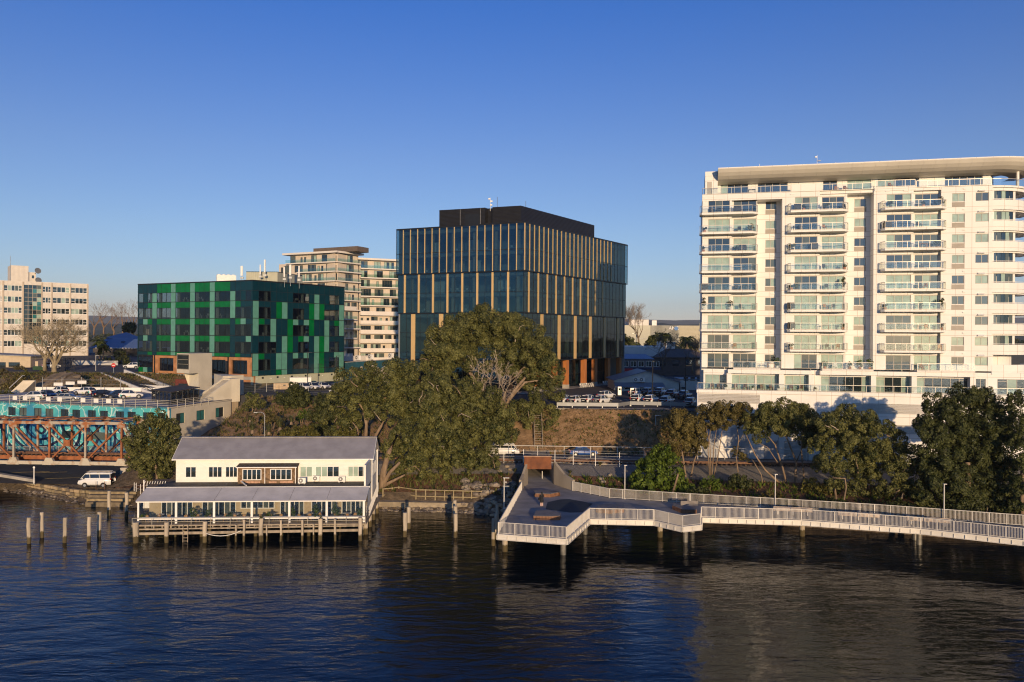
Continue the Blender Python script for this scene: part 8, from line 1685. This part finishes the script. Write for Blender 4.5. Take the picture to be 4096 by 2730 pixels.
def b_bbq(p, lab):
    t = thing('barbecue', lab, 'barbecue', p, TW_ANG); part('cover', MB().prism([(-.55, -.3), (.55, -.3), (.55, .3), (-.55, .3)], .25, .85), DKF, t); part('hood', MB().tube([(-.5, 0, .85), (.5, 0, .85)], .3, 10), DKF, t)
    for a in (-.45, .45): part('leg', MB().box(a - .04, a + .04, -.2, .2, 0, .25), DKF, t)
RW = ['topmost', 'second-highest', 'third-highest', 'fourth-highest', 'fifth-highest', 'third-lowest', 'second-lowest', 'lowest']; SN = {'a': 'car park end stack', 'd': 'middle stack', 'g': 'rounded corner stack'}
items = [('a', 0, 2947, 'q'), ('a', 0, 2845, 'c'), ('a', 0, 2880, 't'), ('a', 1, 2816, 'P'), ('a', 1, 3000, 'G'), ('a', 1, 2955, 'c'), ('a', 2, 2812, 'P'), ('a', 2, 2945, 'G'), ('a', 2, 2970, 'q'), ('a', 4, 2818, 'q'), ('a', 4, 2975, 't'), ('a', 4, 2945, 'c'), ('a', 5, 2816, 'T'), ('a', 5, 2920, 'W'), ('a', 5, 2965, 'c'), ('a', 6, 2945, 'w'), ('a', 6, 2965, 'k'), ('a', 7, 2938, 'k'),
         ('d', 0, 3188, 'q'), ('d', 0, 3212, 'P'), ('d', 0, 3300, 'G'), ('d', 0, 3372, 'c'), ('d', 1, 3185, 't'), ('d', 1, 3200, 'c'), ('d', 1, 3295, 'k'), ('d', 2, 3168, 'G'), ('d', 2, 3255, 'q'), ('d', 3, 3295, 'c'), ('d', 3, 3375, 'P'), ('d', 4, 3165, 'P'), ('d', 4, 3190, 'G'), ('d', 4, 3372, 'T'), ('d', 4, 3305, 'c'), ('d', 5, 3163, 'q'), ('d', 5, 3300, 'k'), ('d', 5, 3330, 'c'), ('d', 6, 3165, 'q'), ('d', 6, 3300, 'w'), ('d', 6, 3370, 'P'), ('d', 7, 3165, 'P'), ('d', 7, 3310, 'c'), ('d', 7, 3350, 'k'),
         ('g', 0, 3560, 'G'), ('g', 0, 3690, 'P'), ('g', 0, 3760, 'W'), ('g', 1, 3548, 'q'), ('g', 1, 3672, 'c'), ('g', 2, 3690, 'w'), ('g', 2, 3745, 'G'), ('g', 3, 3700, 't'), ('g', 4, 3680, 'c'), ('g', 4, 3700, 'k'), ('g', 5, 3680, 'G'), ('g', 5, 3765, 'T'), ('g', 5, 3540, 'P'), ('g', 6, 3685, 'w'), ('g', 6, 3705, 'k'), ('g', 6, 3765, 'P'), ('g', 7, 3680, 'c'), ('g', 7, 3760, 'k')]
for st_, row, px, ty in items:
    fz = FL[9 - row]; p = tww(sx(px, -.6), -.75 + R.uniform(-.1, .1), fz + .003); wh_ = f'on the {RW[row]} balcony of the {SN[st_]}'
    if ty == 'q': b_bbq(p, 'dark covered barbecue ' + wh_)
    elif ty == 'c': b_chair(p, 'dark armchair ' + wh_, DKF)
    elif ty == 'k': b_chair(p, 'brown slatted chair ' + wh_, WOODB)
    elif ty == 't': b_table(p, 'dark low table ' + wh_, DKF)
    elif ty == 'w': b_table(p, 'teak table ' + wh_, WOODB)
    elif ty == 'P': b_plant(p, 'bushy plant in terracotta ' + wh_, TERR, .5, .3)
    elif ty == 'G': b_plant(p, 'round dark-potted shrub ' + wh_, DKF, .7, .4, LF_POHU)
    elif ty == 'T': b_plant(p, 'tall thin potted plant ' + wh_, POTW, 1.5, .25)
    elif ty == 'W': b_plant(p, 'tall white-potted shrub ' + wh_, POTW, 1.1, .35)
for px in (2850, 2878, 2945, 2982, 3050, 3086, 3165, 3205): b_chair(tww(sx(px, -.5), -.7, FL[0] + .006), 'brown armchair in a pair on the podium terrace', pm('brown_armchair', (.16, .09, .06), .7, .1), 'pairs of armchairs on the podium terrace')
for px in (2904, 3013, 3114, 3262): b_plant(tww(sx(px, -.9), -1.2, FL[0] + .006), 'clipped ball plant in a tall white pot on the podium terrace', POTW, .35, .22, LF_DARK, 'white pots on the podium terrace')
for px, ty in ((2965, 't'), (2990, 'c'), (3085, 'w')):
    p = tww(sx(px, -.5), -.5, FL[1] + .02); (b_table if ty in 'tw' else b_chair)(p, {'t': 'dark low table on the second floor terrace', 'c': 'dark armchair on the second floor terrace', 'w': 'teak table on the second floor terrace by the recess'}[ty], WOODB if ty == 'w' else DKF)
for px, h, lab in ((3110, 1.2, 'bare branched plant in a white pot on the second floor terrace'), (3300, .9, 'leafy plant in a pink pot on the flowery terrace'), (3400, .7, 'round shrub on the flowery terrace'), (3440, 1.0, 'trellis plant at the end of the flowery terrace'), (3478, 1.2, 'upright shrub in the corner of the flowery terrace')): b_plant(tww(sx(px, -.5), -.7, FL[1] + .02), lab, TERR if px > 3200 else POTW, h, .35, LF_BRT)
p = tww(sx(3340), -.7, FL[1] + .02); b_chair(p, 'white metal garden chair on the flowery terrace', WHITE); b_table(tww(sx(3322), -.7, FL[1] + .02), 'white metal garden table on the flowery terrace', WHITE)
b_table(tww(sx(3700), -.6, FL[1] + .02), 'teak table on the terrace below the rounded corner stack', WOODB); b_chair(tww(sx(3685), -.6, FL[1] + .02), 'teak chair on the terrace below the rounded corner stack', WOODB)
b_table(tww(sx(3005, 1), 1.2, PFZ + .07), 'long dark bench table on the penthouse terrace', DKF); b_chair(tww(sx(3345, 1), 1.4, PFZ + .07), 'brown armchair on the penthouse terrace near the recess', WOODB); b_chair(tww(sx(3382, 1), 1.4, PFZ + .07), 'second brown armchair on the penthouse terrace by the curtained window', WOODB); b_chair(tww(sx(3560, 1), 1.2, PFZ + .27), 'high backed brown seat behind the raised penthouse railing', WOODB)
# plants inside the restaurant veranda
for k, (px, h, lab) in enumerate(((575, .7, 'leafy plant at the car park end of the veranda'), (775, 1.3, 'tall palm-like plant in the second veranda bay'), (830, .9, 'bushy plant beside the second veranda post'), (920, .7, 'low leafy plant in the middle of the veranda'), (1080, .8, 'spiky plant in the fourth veranda bay'), (1170, 1.2, 'climbing plant on the fifth veranda post'), (1265, 1.5, 'tall leafy climber in the fifth veranda bay'), (1345, 1.5, 'tall leafy climber in the last veranda bay'), (1435, 1.0, 'plant in the gable corner of the veranda'))): b_plant(rw(rx(px, .6), .35 + (k % 3)*.2, ZD + .003), lab, DKF, h, .32, LF_BRT)
for px, lab in ((1055, 'weeds sprouting from the middle veranda pile'), (1290, 'weeds sprouting from the pile near the gable')): flax(lab, rw(rx(px), -1.0, 2.45), 40, .6, LF_POHU, None, 'pile_weed', .8)
# ------------------------------------------------------------------ smaller things about the slope and car parks
sl_ = thing('timber_slope_stair', 'steep dark timber stair climbing the slope under the domed pohutukawa', 'stairs', (4.4, 124.2, ground_z(4.4, 124.2)))
for k in range(16): part('tread', MB().box(-.6, .6, k*.42, k*.42 + .34, .12 + k*.33, .18 + k*.33), WOODG, sl_)
for s in (-.65, .65):
    part('stringer', MB().beam((s, 0, 0), (s, 6.7, 5.3), .08, .28), WOODG, sl_); part('handrail', MB().beam((s, 0, 1.0), (s, 6.7, 6.3), .07), WOODG, sl_)
    for k in range(5): part('rail_post', MB().beam((s, k*1.65, k*1.3), (s, k*1.65, k*1.3 + 1.0), .08), WOODG, sl_)
bx_ = thing('equipment_box', 'tan equipment box on the crest beside the green office base', 'box', onz(1125, 1562, 11.0), .25); part('casing', MB().box(-1.6, 1.6, 0, 1.2, 0, 1.5), pm('tan_cabinet', (.5, .38, .24), .7, .06), bx_); part('door', MB().box(-.1, 1.4, -.03, 0, .15, 1.35), pm('tan_cabinet_door', (.44, .33, .21), .7, .06), bx_); part('vent', MB().box(.4, .9, -.05, -.03, .9, 1.2), BLACKM, bx_)
wbx = thing('white_container', 'white service container behind the parked cars at the green office', 'container', onz(1190, 1550, 11.0) + Vector((0, 2.5, 0)), .3); part('shell', MB().box(-2.4, 2.4, 0, 1.8, .1, 2.0), WHITE, wbx); part('lid', MB().box(-2.45, 2.45, -.05, 1.85, 2.0, 2.1), WHITE, wbx); part('skid', MB().box(-2.2, 2.2, .1, 1.7, 0, .1), STEEL, wbx)
cp = [onz(x, y, 11.0) for x, y in ((975, 1575), (1020, 1573), (1066, 1571), (1100, 1570))] + [Vector((-40, 152, 11)), Vector((-33, 151, 11))]
wire_fence('crest_fence', 'thin wire fence along the crest beside the green office base', cp, 1.9, 5, STEEL, .07)
cf = [onz(x, y, 1.6) for x, y in ((537, 1964), (545, 1966), (562, 1972), (588, 1968), (612, 1966), (640, 1964))]
wire_fence('chain_fence', 'short chain fence curving beside the veranda end', cf, 1.15, 2, WHITE, .06)
for x, lab in ((384, 'thin rusty stake in front of the van door'), (418, 'thin rusty stake in front of the van rear wheel')): tag(part('stake', MB().tube([(0, 0, -.2), (0, 0, .95), (.01, 0, 1.0)], [.035, .035, .01], 6), RUSTY, None, onz(x, 1955, 1.5)), lab, 'stake')
for x, y, lab in ((2478, 1585, 'grey charging post nearest the orange columns'), (2528, 1590, 'grey charging post beside the workshop lean-to')):
    p = pz_(x, y); t = thing('charging_post', lab, 'charger', p); part('cabinet', MB().box(-.35, .35, -.2, .2, 0, 1.7), STEEL, t); part('screen', MB().box(-.2, .2, -.22, -.2, 1.0, 1.4), P_DARK, t); part('cable', MB().tube([(.3, -.22, 1.3), (.5, -.35, .7), (.32, -.25, .9)], .03, 5), BLACKM, t)
for k, x in enumerate((2500, 2525, 2552, 2580)):
    p = pz_(x, 1600); tag(part('parking_line', MB().box(-.05, .05, -2.2, 2.2, 0, .012), WHITE, None, p, rad(-32)), 'painted white bay line on the dark car park between the two car rows', 'marking', 'bay lines in the sloping car park')
for k, (x, y) in enumerate(((60, 1890), (130, 1888), (200, 1890), (150, 1915), (250, 1912))):
    p = onz(x, y, 1.62); p.z = ground_z(p.x, p.y) + .008; tag(part('bay_line', MB().box(-2.4, 2.4, -.05, .05, 0, .012), pm('worn_yellow_paint', (.35, .27, .1), .8, .3, 2), None, p, rad(12)), 'faint worn yellow bay line in the lower car park', 'marking', 'bay lines in the lower car park')
# ------------------------------------------------------------------ evening haze over the far country
m = bpy.data.materials.new('evening_haze'); m.use_nodes = True; n, l = m.node_tree.nodes, m.node_tree.links; n.remove(n['Principled BSDF'])
vp = n.new('ShaderNodeVolumePrincipled'); vp.inputs['Color'].default_value = (.82, .86, .92, 1); vp.inputs['Density'].default_value = 6.5e-5; vp.inputs['Anisotropy'].default_value = 0.0; l.new(vp.outputs[0], n['Material Output'].inputs['Volume'])
hz = link('haze', MB().box(-9800, 9800, -700, 9500, -2.5, 420).mesh('haze', m)); hz['kind'] = 'stuff'
print('TRIS', sum(len(o.data.polygons) for o in COL.objects if o.type == 'MESH' and o.data.users >= 1), 'OBJ', len(COL.objects))
